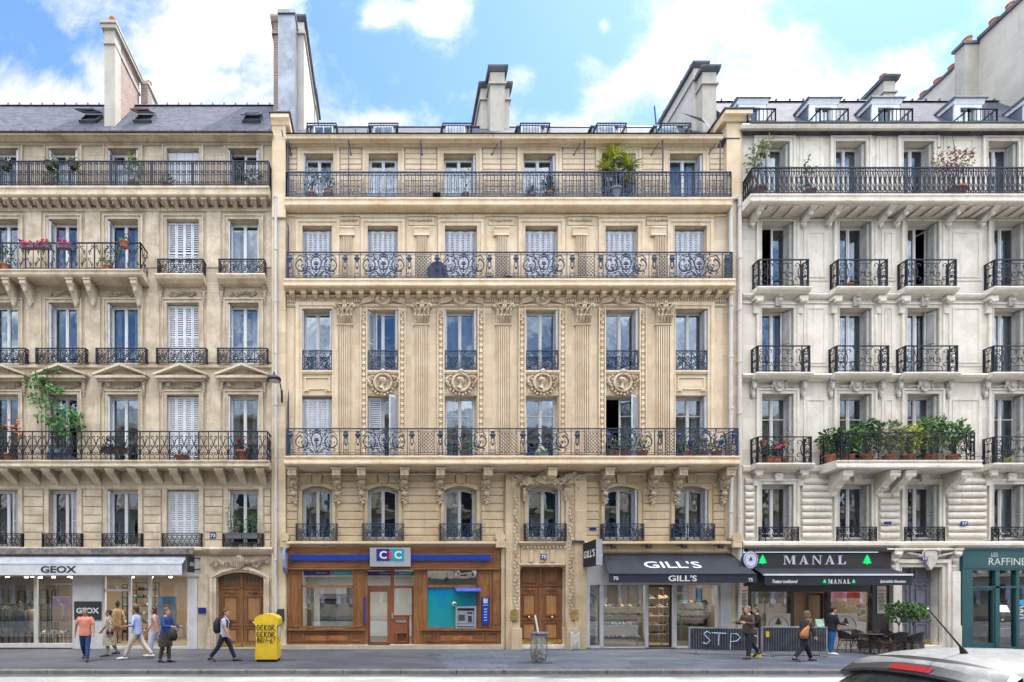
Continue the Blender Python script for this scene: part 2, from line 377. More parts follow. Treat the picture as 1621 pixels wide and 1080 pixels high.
def shutter(mb,p,ang,w,z0,z1,pitch=.075,t=.035):
    # leaf hinged at p=(x,y), running in direction ang (0=+X, 90=into -Y..)
    dx,dy=math.cos(ang),math.sin(ang)
    old=mb.xf
    mb.xf=lambda q:(p[0]+q[0]*dx-q[1]*dy,p[1]+q[0]*dy+q[1]*dx,q[2])
    st=.045
    mb.box(0,st,0,t,z0,z1); mb.box(w-st,w,0,t,z0,z1); mb.box(st,w-st,0,t,z0,z0+.08); mb.box(st,w-st,0,t,z1-.07,z1)
    zm=z0+(z1-z0)*.47; mb.box(st,w-st,0,t,zm,zm+.06)
    z=z0+.1
    while z<z1-.09:
        if not(zm-.05<z<zm+.07): mb.add([(st,.002,z),(w-st,.002,z),(w-st,t-.004,z+pitch*.62),(st,t-.004,z+pitch*.62),(st,.002,z+.012),(w-st,.002,z+.012),(w-st,t-.004,z+.012+pitch*.62),(st,t-.004,z+.012+pitch*.62)],[(0,1,2,3),(7,6,5,4),(0,4,5,1),(3,2,6,7)])
        z+=pitch
    mb.xf=old
def window(b,x0,x1,z0,z1,yd=.27,fm=None,shm=None,close=None,left=None,right=None,transom=False,curtain=None,arch=0,kick=.0,openleaf=None,glz=None,label=None,cols=2):
    fm=fm or m_fwhite; shm=shm or m_shW; glz=glz or m_glass
    cx=(x0+x1)/2; w=sub('window',b,(cx,yd,z0),label)
    f=MB(); s=.062; y0,y1=yd-.03,yd+.04
    f.box(x0,x0+s,y0,y1,z0,z1); f.box(x1-s,x1,y0,y1,z0,z1); f.box(x0+s,x1-s,y0,y1,z1-s,z1); f.box(x0+s,x1-s,y0,y1,z0,z0+.05)
    zt=z1-s
    a,c=x0+s,x1-s; zb=z0+.05; yl0,yl1=yd-.045,yd+.02
    def leaf(mb,u0,u1,zz0,zz1,y0,y1):
        t=.06
        mb.box(u0,u0+t,y0,y1,zz0,zz1); mb.box(u1-t,u1,y0,y1,zz0,zz1); mb.box(u0+t,u1-t,y0,y1,zz1-t,zz1); mb.box(u0+t,u1-t,y0,y1,zz0,zz0+.12)
        if transom: zq=zz0+(zz1-zz0)*transom; mb.box(u0+t,u1-t,y0+.01,y1-.01,zq,zq+.03)
    if openleaf!='L': leaf(f,a,cx-.002,zb,zt,yl0,yl1)
    if openleaf!='R': leaf(f,cx+.002,c,zb,zt,yl0,yl1)
    f.box(cx-.022,cx+.022,yl0-.015,yl0-.002,zb,zt)
    if openleaf:
        sg=1 if openleaf=='L' else -1; hx=a if openleaf=='L' else c; an=R(70)
        xf=lambda q:(hx+sg*q[0]*math.cos(an)-sg*q[1]*0,yd+.05+q[0]*math.sin(an),q[2])
        f.xf=lambda q:(hx+sg*(q[0]*math.cos(an)-q[1]*math.sin(an)),yd+.06+q[0]*math.sin(an)+q[1]*math.cos(an),q[2])
        leaf(f,0,(c-a)/2,zb,zt,0,.05); f.xf=None
    if arch:   # shaped head filling the corners
        n=10; hw=(x1-x0)/2; pts=[]
        for i in range(n+1):
            u=-1+2*i/n; pts.append((cx+hw*u,z1-arch*(u*u)))
        for i in range(n):
            (xa,za),(xb,zb_)=pts[i],pts[i+1]
            f.prism([(xa,za-.16),(xb,zb_-.16),(xb,zb_-.10),(xa,za-.10)],y0-.02,y0)
            for k in range(2):
                xx=xa+(xb-xa)*(k+.5)/2; zz=za+(zb_-za)*(k+.5)/2
                f.tube([(xx+.03*math.cos(t),y0-.015,zz-.06+.035*math.sin(t)) for t in [j*pi/3 for j in range(6)]],.007,4,closed=True)
    f.build('frame',fm,w)
    g=MB()
    ga=a if openleaf!='L' else cx; gc=c if openleaf!='R' else cx
    g.add([(ga,yd-.01,zb),(gc,yd-.01,zb),(gc,yd-.01,zt),(ga,yd-.01,zt)],[(0,1,2,3)]); g.build('pane',glz,w)
    if openleaf:
        g=MB(xf=lambda q:(hx+sg*(q[0]*math.cos(an)-q[1]*math.sin(an)),yd+.06+q[0]*math.sin(an)+q[1]*math.cos(an),q[2])); g.add([(0,.025,zb),((c-a)/2,.025,zb),((c-a)/2,.025,zt),(0,.025,zt)],[(0,1,2,3)]); g.build('pane',glz,w)
    if curtain:
        cm={'w':m_curt,'d':m_curtd,'r':m_curtr}[curtain[0]]; parts=curtain[1:] or 'LR'
        for sd in parts:
            k=MB(); W=(c-a)*({'F':1,'S':.62}.get(sd,.27)); xs0=a if sd in 'LFS' else c-W; n=max(8,int(W/.045)); vs=[]
            for i in range(n+1):
                xx=xs0+W*i/n; yy=yd+.14+.03*math.sin(i*2.1)+.01*math.sin(i*5.3)
                pinch=.0
                vs+= [(xx,yy,zb),(xx,yy,zt)]
            k.add(vs,[(2*i,2*i+2,2*i+3,2*i+1) for i in range(n)]); k.build('curtain',cm,w,smooth=True)
    if close=='full':
        k=MB(); q=(x1-x0)/4
        for i in range(4): shutter(k,(x0+i*q+.004,yd-.16+(.012 if i%2 else 0)),0,q-.008,z0+.02,z1-.04)
        k.build('shutter',shm,w)
    if close=='plain':
        k=MB(); q=(x1-x0)/4
        for i in range(4):
            k.box(x0+i*q+.006,x0+(i+1)*q-.006,yd-.15,yd-.12,z0,z1-.03)
        k.build('shutter',shm,w)
    if close=='fold':   # metal louvered shutters bowed outwards, the head not reaching the lintel
        k=MB(); n=6; q=(x1-x0)/n; 
        for i in range(n):
            ya=yd-.12-(.05 if i%2 else 0); yb=yd-.12-(0 if i%2 else .05)
            an=math.atan2(yb-ya,q); shutter(k,(x0+i*q,ya),an,q,z0+.02,z1-.12,pitch=.07,t=.02)
        k.build('shutter',shm,w)
    for sd,st in (('L',left),('R',right)):
        if not st: continue
        k=MB(); hx=x0+.02 if sd=='L' else x1-.02; wd=(x1-x0)/4+.02
        if st=='jamb':
            an=R(86) if sd=='L' else R(94)
            for j in range(2): shutter(k,(hx+(j*.04 if sd=='L' else -j*.04-.035*0),yd-.29),an,.23,z0+.03,z1-.05)
        elif st=='ajar':
            an=R(50) if sd=='L' else R(130)
            shutter(k,(hx,yd-.27),an,wd*1.05,z0+.03,z1-.05)
            ex=hx+math.cos(an)*wd*1.05; ey=yd-.27+math.sin(an)*wd*1.05
            shutter(k,(ex,ey-.03),-an+ (0 if sd=='L' else 0),wd*.5,z0+.03,z1-.05)
        elif st=='wide':
            an=R(-35) if sd=='L' else R(215)
            shutter(k,(hx,yd-.25),an,wd*1.3,z0+.03,z1-.05)
        elif st=='half':
            shutter(k,(hx if sd=='L' else hx-wd*1.6,yd-.14),0,wd*1.6,z0+.03,z1-.05)
        k.build('shutter',shm,w)
    return w
def surround(mb,x0,x1,z0,z1,w=.16,o=.05,w2=.07,o2=.09,sill=False):
    # two-step moulded frame round an opening (sides and head)
    mb.box(x0-w,x0,-o,.02,z0,z1+w); mb.box(x1,x1+w,-o,.02,z0,z1+w); mb.box(x0,x1,-o,.02,z1,z1+w)
    mb.box(x0-w-w2,x0-w,-o2,.02,z0,z1+w+w2); mb.box(x1+w,x1+w+w2,-o2,.02,z0,z1+w+w2); mb.box(x0-w,x1+w,-o2,.02,z1+w,z1+w+w2)
    mb.box(x0-.03,x0,-o-.02,-o+.001,z0,z1+.03); mb.box(x1,x1+.03,-o-.02,-o+.001,z0,z1+.03); mb.box(x0,x1,-o-.02,-o+.001,z1,z1+.03)
def panel(mb,x0,x1,z0,z1,o=.03,w=.04):
    for a in ((x0,x1,z1-w,z1),(x0,x1,z0,z0+w),(x0,x0+w,z0+w,z1-w),(x1-w,x1,z0+w,z1-w)): mb.box(a[0],a[1],-o,.02,a[2],a[3])
# ---- ironwork
def spiral(cx,cw,r0,r1,a0,a1,n=9):
    return [(cx+(r0+(r1-r0)*i/n)*math.cos(a0+(a1-a0)*i/n),cw+(r0+(r1-r0)*i/n)*math.sin(a0+(a1-a0)*i/n)) for i in range(n+1)]
class Rail:
    def __init__(s,mb,A,B,z0):
        s.mb=mb; s.A=Vector((A[0],A[1])); d=Vector((B[0],B[1]))-s.A; s.L=d.length; s.d=d/s.L; s.z0=z0
    def P(s,u,w,n=0): q=s.A+s.d*u; return (q.x+s.d.y*n,q.y-s.d.x*n,s.z0+w)
    def pl(s,pts,r=.011,n=4): s.mb.tube([s.P(a,b) for a,b in pts],r*1.3,n)
    def bar(s,u0,u1,w0,w1,t=.03):
        q=[s.P(u0,w0,-t/2),s.P(u1,w0,-t/2),s.P(u1,w0,t/2),s.P(u0,w0,t/2),s.P(u0,w1,-t/2),s.P(u1,w1,-t/2),s.P(u1,w1,t/2),s.P(u0,w1,t/2)]
        s.mb.add(q,[(0,3,2,1),(4,5,6,7),(0,1,5,4),(1,2,6,5),(2,3,7,6),(3,0,4,7)])
    def v(s,u,w0,w1,t=.022): s.bar(u-t/2,u+t/2,w0,w1,t)
    def dot(s,u,w,r=.03,n=6): s.mb.ball(s.P(u,w),r,n)
    def frame(s,h,lo=.06,mid=None):
        s.bar(0,s.L,h-.035,h,.05); s.bar(0,s.L,lo,lo+.022,.025)
        for m in mid or []: s.bar(0,s.L,m,m+.018,.02)
def mirror(pts,c): return [(2*c-a,b) for a,b in pts]
def rail_heart(mb,A,B,z0,h,c=.38,posts=None):
    r=Rail(mb,A,B,z0); r.frame(h,.07); n=max(1,round(r.L/c)); c=r.L/n; H=h-.13; w0=.09
    for i in range(n+1): r.v(i*c if i<n else r.L,0,h,.026 if i%3 else .04)
    for i in range(n):
        m=i*c+c/2
        P=[spiral(i*c+c*.30,w0+H*.80,.02,c*.20,-.5,-.5+pi*1.7,9)+[(m-.01,w0+H*.52)],
           spiral(i*c+c*.26,w0+H*.47,.018,c*.17,.4,.4+pi*1.7,8),
           [(m,w0+H*.50),(i*c+c*.12,w0+H*.30)]+spiral(i*c+c*.30,w0+H*.18,c*.2,.02,pi,pi+pi*1.8,9)]
        for p in P: r.pl(p,.0145); r.pl(mirror(p,m),.0145)
        r.v(m,w0,w0+H*.1,.02); r.dot(m,w0+H*.5,.02,5)
def rail_fret(mb,A,B,z0,h,c=.23):   # vertical pairs with small scrolls top, middle and bottom
    r=Rail(mb,A,B,z0); r.frame(h,.06,[h*.45,h*.6]); n=max(1,round(r.L/c)); c=r.L/n
    for i in range(n):
        m=i*c+c/2
        for dx in (-.3,.0,.3): r.v(m+dx*c,.06,h-.05,.024)
        for q in (h-.13,h*.52,.14):
            P=spiral(m-c*.25,q,.055,.015,0,pi*1.7,6); r.pl(P,.013); r.pl(mirror(P,m),.013); r.dot(m,q,.022,5)
    for i in range(0,n+1,7): r.v(min(i*c,r.L),0,h,.045)
def rail_bal(mb,A,B,z0,h,c=.141):   # balusters, arcs and beads
    r=Rail(mb,A,B,z0); r.frame(h,.05,[.17,h-.16]); n=max(1,round(r.L/c)); c=r.L/n
    for i in range(n+1):
        u=i*c; r.v(u,.05,h-.03,.026 if i%2 else .034)
        if i<n:
            m=u+c/2; r.pl([(u,h-.2),(u+c*.2,h-.1),(m,h-.07),(u+c*.8,h-.1),(u+c,h-.2)],.008)
            r.pl([(u+c/2+.035*math.cos(t),.12+.035*math.sin(t)) for t in [j*pi/3 for j in range(7)]],.008)
            if i%2: r.bar(m-.012,m+.012,.25,h-.3,.012)
            r.dot(m,h*.55,.022,5); r.dot(m,h-.24,.02,5); r.pl([(u,.3),(m,.42),(u+c,.3)],.008)
def rail_knob(mb,A,B,z0,h,c=.19):   # right-hand top balcony: bars with S-curves and knobs
    r=Rail(mb,A,B,z0); r.frame(h,.06,[h-.17]); n=max(1,round(r.L/c)); c=r.L/n
    for i in range(n+1):
        u=i*c; r.v(u,.05,h-.03,.024); r.dot(u,h*.62,.034,5); r.dot(u,h*.3,.028,5)
        if i<n:
            m=u+c/2
            for s_ in (-1,1):
                r.pl([(m,.08),(m+s_*c*.34,.2),(m+s_*c*.12,.36),(m+s_*c*.34,.5),(m+s_*c*.12,h*.78),(m,h-.17)],.010)
            r.pl(spiral(m,h-.1,.045,.045,0,2*pi,6),.009)
            r.pl(spiral(m,.15,.04,.012,0,pi*1.5,5),.009)
def rail_scroll(mb,A,B,z0,h,c=.5,t=.011):   # dense balconette scrolls
    r=Rail(mb,A,B,z0); r.frame(h,.05,[h-.11]); n=max(1,round(r.L/c)); c=r.L/n; H=h-.2
    for i in range(n+1): r.v(i*c if 0<i<n else (.012 if i==0 else r.L-.012),0,h,.028)
    for i in range(n):
        m=i*c+c/2
        for s_ in (1,):
            P=[spiral(i*c+c*.26,.08+H*.72,.015,c*.2,0,pi*2.1,10),
               spiral(i*c+c*.26,.08+H*.26,c*.19,.015,pi,-pi*1.0,10),
               [(i*c+c*.06,.08),(i*c+c*.42,.08+H*.5),(i*c+c*.06,.08+H)],
               [(m,.07),(i*c+c*.36,.08+H*.35),(m,.08+H*.6),(i*c+c*.4,.08+H*.85),(m,.08+H)]]
            for p in P: r.pl(p,t); r.pl(mirror(p,m),t)
        r.dot(m,.08+H*.5,.03,6); r.dot(i*c+c*.26,.08+H*.5,.022,5); r.dot(i*c+c*.74,.08+H*.5,.022,5)
        for j in range(1,4): r.v(i*c+c*j/4,h-.11,h-.03,.012)
def rail_small(mb,A,B,z0,h):
    r=Rail(mb,A,B,z0); r.frame(h,.05,[h-.09]); n=max(2,round(r.L/.2)); c=r.L/n
    for i in range(n+1): r.v(i*c if 0<i<n else (.02 if i==0 else r.L-.02),0,h,.03 if i in(0,n) else .016)
    for i in range(n):
        m=i*c+c/2
        p=spiral(m,h*.62,.012,c*.4,0,pi*1.9,7); r.pl(p,.009); p=spiral(m,h*.27,.012,c*.36,pi,-pi*.9,7); r.pl(p,.009)
        r.pl([(i*c,.06),(m,h*.45),(i*c+c,h-.1)],.008); r.pl([(i*c+c,.06),(m,h*.45),(i*c,h-.1)],.008)
def rail_geo(mb,A,B,z0,h):   # right-hand balconettes: framed scrolls, narrow side bays
    r=Rail(mb,A,B,z0); r.frame(h,.05); L=r.L; e=min(.32,L*.17)
    for u in (.012,e,L-e,L-.012): r.v(u,0,h,.03)
    H=h-.12
    for (u0,u1) in ((0,e),(L-e,L)):
        m=(u0+u1)/2; q=(u1-u0)*.3
        P=[spiral(m-q*.5,.08+H*.85,.01,q*.7,0,pi*1.7,7),spiral(m-q*.5,.08+H*.12,.01,q*.7,0,-pi*1.7,7),
           [(m-q*.2,.08+H*.72),(m-q,.08+H*.62),(m-q,.08+H*.38),(m-q*.2,.08+H*.28)]]
        for p in P: r.pl(p,.011); r.pl(mirror(p,m),.011)
        r.pl([(m+.05*math.cos(t),.08+H*.5+.05*math.sin(t)) for t in [j*pi/3 for j in range(7)]],.009)
    m=L/2; W=(L-2*e)/2
    nn=max(1,round(2*W/1.1))
    for k in range(nn):
        a=e+2*W*k/nn; W1=W/nn; m=a+W1
        P=[spiral(a+W1*.24,.08+H*.78,.012,W1*.22,-pi*.5,pi*1.3,9)+[(a+W1*.16,.08+H*.5)]+spiral(a+W1*.24,.08+H*.22,W1*.2,.012,pi,-pi*.8,9),
           spiral(a+W1*.66,.08+H*.45,.015,W1*.27,0,pi*2.2,11),spiral(a+W1*.72,.08+H*.78,.012,W1*.14,pi,-pi*.7,7),
           [(a+W1*.4,.08),(a+W1*.45,.08+H*.16),(m,.08+H*.2)],[(a+W1*.45,.08+H),(a+W1*.55,.08+H*.88),(m,.08+H*.86)]]
        for p in P: r.pl(p,.011); r.pl(mirror(p,m),.011)
        r.dot(m,.08+H*.5,.03,6)
        if k: r.v(a,0,h,.02)
def ornate(r,m,hw,h):
    H=h-.2
    # big flanking scrolls, vase and leafwork
    P=[spiral(m-hw*.66,.1+H*.52,hw*.30,hw*.27,pi*.55,pi*2.3,12),
       [(m-hw*.5,.1+H*.97),(m-hw*.3,.1+H*.75),(m-hw*.16,.1+H*.3),(m,.1)],
       [(m-hw*.62,.1+H*.12),(m-hw*.35,.1+H*.25),(m-hw*.2,.1+H*.12),(m-hw*.06,.1)],
       spiral(m-hw*.62,.1+H*.5,.02,hw*.14,0,pi*2.2,8), spiral(m-hw*.34,.1+H*.42,.015,hw*.12,pi,-pi*1.2,8),
       spiral(m-hw*.12,.1+H*.9,.01,hw*.1,-pi*.5,pi*1.2,7),spiral(m-hw*.8,.1+H*.2,.01,hw*.1,0,pi*1.7,7),spiral(m-hw*.45,.1+H*.8,.01,hw*.1,pi,-pi*.9,7),[(m-hw*.95,.1+H*.75),(m-hw*.8,.1+H*.95),(m-hw*.5,.1+H*.9)],spiral(m-hw*.24,.1+H*.14,.01,hw*.09,0,pi*1.8,7)]
    for k,p in enumerate(P):
        t=.022 if k==0 else .015
        r.pl(p,t); r.pl(mirror(p,m),t)
    r.pl([(m+hw*.24*math.cos(t),.1+H*.62+H*.3*math.sin(t)) for t in [j*pi/8 for j in range(17)]],.02)
    # vase
    for (w,rx,rz) in ((.1+H*.58,.11,.055),(.1+H*.66,.08,.03),(.1+H*.45,.05,.05),(.1+H*.3,.028,.09),(.1+H*.12,.05,.035),(.1+H*1.02,.09,.05),(.1+H*.93,.05,.05)):
        q=r.P(m,w); r.mb.ball(q,rx,7,rz=rz,ry=.03)
    for s_ in (-1,1):
        for (du,w,q) in ((.52,.18,.045),(.44,.3,.04),(.6,.33,.05),(.33,.22,.035),(.7,.72,.04),(.4,.6,.035),(.82,.5,.03),(.28,.86,.03)):
            r.dot(m+s_*du*hw,.1+H*w,q,5)
        r.v(m+s_*hw*.47,h-.1,h-.02,.04); r.v(m+s_*hw*.47,.05,.11,.04)
def post(r,m,h):
    H=h-.1
    for s_ in (-1,1): r.v(m+s_*.1,.05,H*.55,.016); r.v(m+s_*.075,H*.5,H*.75,.014)
    q=r.P(m,H*.84); r.mb.ball(q,.12,8,rz=.085,ry=.05); r.bar(m-.07,m+.07,H*.92,H*.97,.06)
    r.bar(m-.055,m+.055,H*.7,H*.76,.05); r.bar(m-.045,m+.045,H*.42,H*.5,.04); r.pl([(m-.045,H*.72),(m-.045,H*.48)],.012);r.pl([(m+.045,H*.72),(m+.045,H*.48)],.012)
    for s_ in (-1,1):
        r.pl(spiral(m+s_*.06,.22,.05,.012,pi/2,pi/2+s_*pi*1.7,7),.011); r.pl(spiral(m+s_*.05,.11,.035,.01,0,s_*pi*1.6,6),.009)
def lattice(r,u0,u1,h,step=.085):
    a,b=.14,h-.18; H=b-a; r.bar(u0,u1,a-.012,a,.014); r.bar(u0,u1,b,b+.012,.014)
    u=u0-H
    while u<u1:
        for s_ in (0,1):
            p=[(u,a if s_ else b),(u+H,b if s_ else a)]; q=[]
            (x0,y0),(x1,y1)=p
            if x1<=u0 or x0>=u1: continue
            t0=max(0,(u0-x0)/H); t1=min(1,(u1-x0)/H)
            r.pl([(x0+(x1-x0)*t0,y0+(y1-y0)*t0),(x0+(x1-x0)*t1,y0+(y1-y0)*t1)],.0085)
        u+=step*1.6
    if u1-u0>.3:
        for uu in (u0+.02,u1-.02): r.v(uu,.05,h-.03,.018); r.pl(spiral(uu,h-.13,.04,.01,0,pi*1.6,6),.009)
def corbel(mb,w,hh,d,style=0,x=0,y=0,z=0):
    # scroll bracket under a balcony: origin at wall, top centre; projects to -Y by d, hangs hh
    pts=[(.02,0),(-d,0),(-d,-.10*hh/.5)]
    n=8
    for i in range(n+1):
        t=i/n; pts.append((-d*(.93*(1-t)**2.6+.05+.05*math.sin(t*5)),-.1*hh/.5-(hh*.78)*(t**.8)))
    pts.append((.02,-hh*.97))
    mb.ext([(y+a,z+b) for a,b in pts],x-w/2,x+w/2)
    mb.ext([(y+.02,z),(y-d-.03,z),(y-d-.03,z-.07),(y+.02,z-.07)],x-w/2-.03,x+w/2+.03)
    for sx in (-1,1):
        mb.tube([(x+sx*(w/2+.004),y-d*.8+.07*math.cos(t)*(1-t/14),z-.17+.07*math.sin(t)*(1-t/14)) for t in [j*.6 for j in range(16)]],.014,4)
    if style:
        for k in range(style):
            zz=z-.12-hh*.8*(k+.5)/style; yy=y-d*(1-(k+.5)/style)**1.5-.05
            mb.ball((x,yy,zz),w*.38,7,rz=hh*.36/style); mb.ball((x-w*.3,yy+.02,zz+.03),w*.2,5); mb.ball((x+w*.3,yy+.02,zz+.03),w*.2,5)
def foliage_relief(mb,x0,x1,z,hh,y=-.03,n=9,seed=1,sag=0):
    rr=random.Random(seed)
    for i in range(n*3):
        t=(i+.5)/(n*3); xx=x0+(x1-x0)*t; zz=z+rr.uniform(-.5,.5)*hh-sag*4*t*(1-t)
        r_=rr.uniform(.25,.5)*hh
        mb.ball((xx,y,zz),r_*.7,6,rz=r_*.55,ry=.035)
    for i in range(n):
        t=i/n; xx=x0+(x1-x0)*t; d=1 if t>.5 else -1
        mb.tube([(xx,y-.01,z-sag*4*t*(1-t)),(xx+d*.05,y-.035,z+hh*.35-sag*4*t*(1-t)),(xx+d*.1,y-.02,z+rr.uniform(-.4,.5)*hh-sag*4*t*(1-t))],[.02,.016,.006],4)
def slab(b,name,px0,px1,zf,out,prof,mat,side='LR'):
    # stone balcony slab: prof [(inset,drop)...] from top front down
    mb=MB(); pts=[(.05,zf)]+[(-(out-i),zf-d) for i,d in prof]; pts.append((.05,pts[-1][1]))
    mb.ext(pts,px0,px1); return mb.build(name,mat,b)
def fluted(mb,x0,x1,z0,z1,n,o=.1,yb=.02):
    mb.box(x0,x1,-o+.065,yb,z0,z1); w=(x1-x0)/n
    for i in range(n+1):
        xx=x0+w*i; mb.box(max(x0,xx-w*.22),min(x1,xx+w*.22),-o,-o+.066,z0+.02,z1-.02)
def chim_pots(mb,pts,r=.13,h=.45):
    for x,y,z in pts: mb.lathe(x,y,[(r*1.1,z),(r,z+.05),(r*.85,z+h*.8),(r,z+h*.85),(r,z+h),(r*.6,z+h)],10)
# =============================================================== LEFT BUILDING (73)
XL=X(-260)
bl=thing('apartment_building',(-13,0,0),'warm grey limestone apartment building with slate roof above the white awning shop','building','apartment buildings in the row')
colL=[(-110,-63),(-16,30),(78,123.6),(171,219.5),(264.5,315.5),(361.5,410)]
ZL={'top':(Z(236),18.17),'5':(Z(348),14.78),'4':(Z(480),Z(577)),'3':(Z(625),7.37),'2':(Z(775.5),Z(867))}
holes=[];wins=[]
for k,(zt,zb) in ZL.items():
    for i,(a,b_) in enumerate(colL): holes.append((X(a),X(b_),zb,zt)); wins.append((k,i))
gh=[(X(-250),X(311),.0,Z(884)),(X(343),X(418),.02,Z(905))]
mb=MB(); wall_holes(mb,XL,X(430),-.1,Z(212),holes+gh)
mb.build('wall',S['L'],bl)
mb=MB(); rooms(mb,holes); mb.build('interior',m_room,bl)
t=MB()
# rusticated piers of the first floor, window frames, pilaster panels
ec=[XL]+[v for a,b_ in colL for v in (X(a)-.2,X(b_)+.2)]+[X(430)]
for i in range(0,len(ec),2):
    a,b_=ec[i]+.03,ec[i+1]-.03
    zs=[Z(v) for v in (774.5,787,802.5,816,829,843,855,868)]
    for z1,z0 in zip(zs,zs[1:]): t.cbox(a,b_,z0+.012,z1-.012,.02,-.045,.018)
for k in ZL:
    zt,zb=ZL[k]
    for a,b_ in colL:
        if k!='2': surround(t,X(a),X(b_),zb,zt,.12,.035,.06,.075)
        else: t.box(X(a)-.17,X(a),-.05,.02,zb,zt+.06); t.box(X(b_),X(b_)+.17,-.05,.02,zb,zt+.06)
for k,(p0,p1) in {'5':(334,424),'4':(470,574),'3':(600,730)}.items():
    for i in range(len(colL)-1):
        a,b_=X(colL[i][1])+.30,X(colL[i+1][0])-.30; t.box(a,b_,-.028,.02,Z(p1),Z(p0)); 
    t.box(X(410)+.3,X(430),-.028,.02,Z(p1),Z(p0))
t.mold(-260,431,[(.03,768),(.07,770),(.03,774)])
t.mold(-260,431,[(.10,577.5),(.10,581),(.05,583)])
t.mold(-260,431,[(.05,328),(.08,331),(.05,334)])
t.mold(-260,431,[(.16,866),(.2,868),(.2,871),(.05,878)])
t.build('stone_dressing',S['Lc'],bl)
# main cornice and gutter
c=MB(); c.mold(-260,431,[(.40,208.5),(.44,211),(.40,213.5),(.26,217),(.16,221),(.08,225),(.1,227),(.06,229)]); c.build('cornice',S['Lc'],bl)
g=MB(); g.ext([(-.44,Z(211,.44)+.01),(-.50,Z(211,.44)+.02),(-.5,Z(206.5,.5)),(-.3,Z(206.5,.5)+.02),(-.3,Z(211,.44)+.01)],XL,X(431,.5))
for i in range(46): xx=XL+.2+i*.48; g.box(xx,xx+.03,-.515,-.28,Z(211,.44)+.01,Z(206,.5)+.03)
g.build('gutter',m_lead,bl)
ZG=Z(207,.45)
r_=MB(); r_.ext([(-.3,ZG),(2.0,23.7),(2.2,23.72),(11,24),(11,ZG-.3),(.35,ZG-.3)],XL,X(434)); rfL=r_.build('roof',m_slateL,bl)
r_=MB(); r_.ext([(1.92,23.68),(2.0,23.78),(2.16,23.78),(2.16,23.7)],XL,X(434))
for i in range(36): r_.box(XL+.4+i*.5,XL+.46+i*.5,1.94,2.02,23.7,23.80)
r_.build('ridge_flashing',m_zincd,rfL)
def roofz(y): return ZG+(y+.3)*(23.7-ZG)/2.3
# roof lights standing open
for px,op in ((140,1),(226,2),(398,0)):
    y0=.55; x=X(px,-y0)
    w=sub('roof_window',bl,(x,y0,roofz(y0)),'open roof window' if op else 'roof window ajar')
    sl_=math.atan2(23.7-ZG,2.3); f=MB(xf=lambda q:(x+q[0],y0+q[1]*math.cos(sl_)-q[2]*math.sin(sl_),roofz(y0)+q[1]*math.sin(sl_)+q[2]*math.cos(sl_)))
    W=.37;Hh=.8
    f.box(-W,-W+.06,0,Hh,-.02,.1);f.box(W-.06,W,0,Hh,-.02,.1);f.box(-W,W,0,.06,-.02,.1);f.box(-W,W,Hh-.06,Hh,-.02,.1); f.build('frame',m_zincd,w)
    f.v=[];f.f=[];f.m=[]; f.box(-W+.07,W-.07,.07,Hh-.07,.0,.02); f.build('shaft',m_black,w)
    an=R(20 if op else 8)
    f2=MB(xf=lambda q:f.xf((q[0],Hh-(Hh-q[1])*math.cos(an)-0*q[2],.12+(Hh-q[1])*math.sin(an)+q[2])))
    for bx in ((-W,-W+.06,0,Hh,0,.04),(W-.06,W,0,Hh,0,.04),(-W,W,0,.07,0,.04),(-W,W,Hh-.07,Hh,0,.04)): f2.box(*bx)
    f2.build('sash',m_zincd if op!=2 else plain('sash_wood',(.3,.16,.1),.5),w)
    f3=MB(xf=f2.xf); f3.box(-W+.06,W-.06,.07,Hh-.07,.015,.025); f3.build('pane',m_glass,w)
# chimneys
def chimney(b,parts,pots,label=None,potmat=None):
    c=sub('chimney',b,(parts[0][1],parts[0][3],parts[0][5]),label)
    for nm,x0,x1,y0,y1,z0,z1,mat,cap in parts:
        k=MB(); k.box(x0,x1,y0,y1,z0,z1)
        if cap:
            k.box(x0-.07,x1+.07,y0-.07,y1+.07,z1-.55,z1-.47); 
        k.build(nm,mat,c)
        if cap:
            k=MB(); k.ext([(y0-.04,z1),(y0-.14,z1+.1),(y0-.16,z1+.16),(y1+.1,z1+.16),(y1+.04,z1)],x0-.12,x1+.12); k.build('coping',m_render if cap==1 else m_zincd,c)
    if pots:
        k=MB(); chim_pots(k,pots); k.build('chimney_pots',potmat or m_pot,c)
    return c
zr=2.2+902*20.3/790
chimney(bl,[('stack',-11.43,-11.0,.3,.75,roofz(.2)-.4,zr-.25,m_render,0),('wall_stack',-11.41,-11.02,.75,2.35,roofz(.6)-.5,zr-.25,brick('pale_brick',(.36,.22,.17),(.26,.15,.12),(.42,.37,.32)),0),
   ('coping',-11.52,-10.9,.2,2.4,zr-.25,zr-.1,m_render,0),('coping',-11.45,-10.98,.25,2.4,zr-.85,zr-.75,m_render,0),('coping',-11.55,-10.87,.15,2.45,zr-.1,zr,m_render,0),
   ('brick_stack',-10.98,-10.67,2.42,2.8,22.9,zr-.3,m_brick,0),('coping',-11.0,-10.62,2.4,3.7,zr-.3,zr-.15,m_render,0),('wall_stack',-10.97,-10.69,2.8,3.65,22.9,zr-.3,m_render,0)],
   [(-11.2,.5,zr-.02),(-10.85,2.9,zr-.17)],'tall slanting row of rendered and brick stacks')
k=MB(); chim_pots(k,[(X(7,-3),3,24),(X(31,-3),3,24)]); k.build('chimney_pots',m_pot,bl)
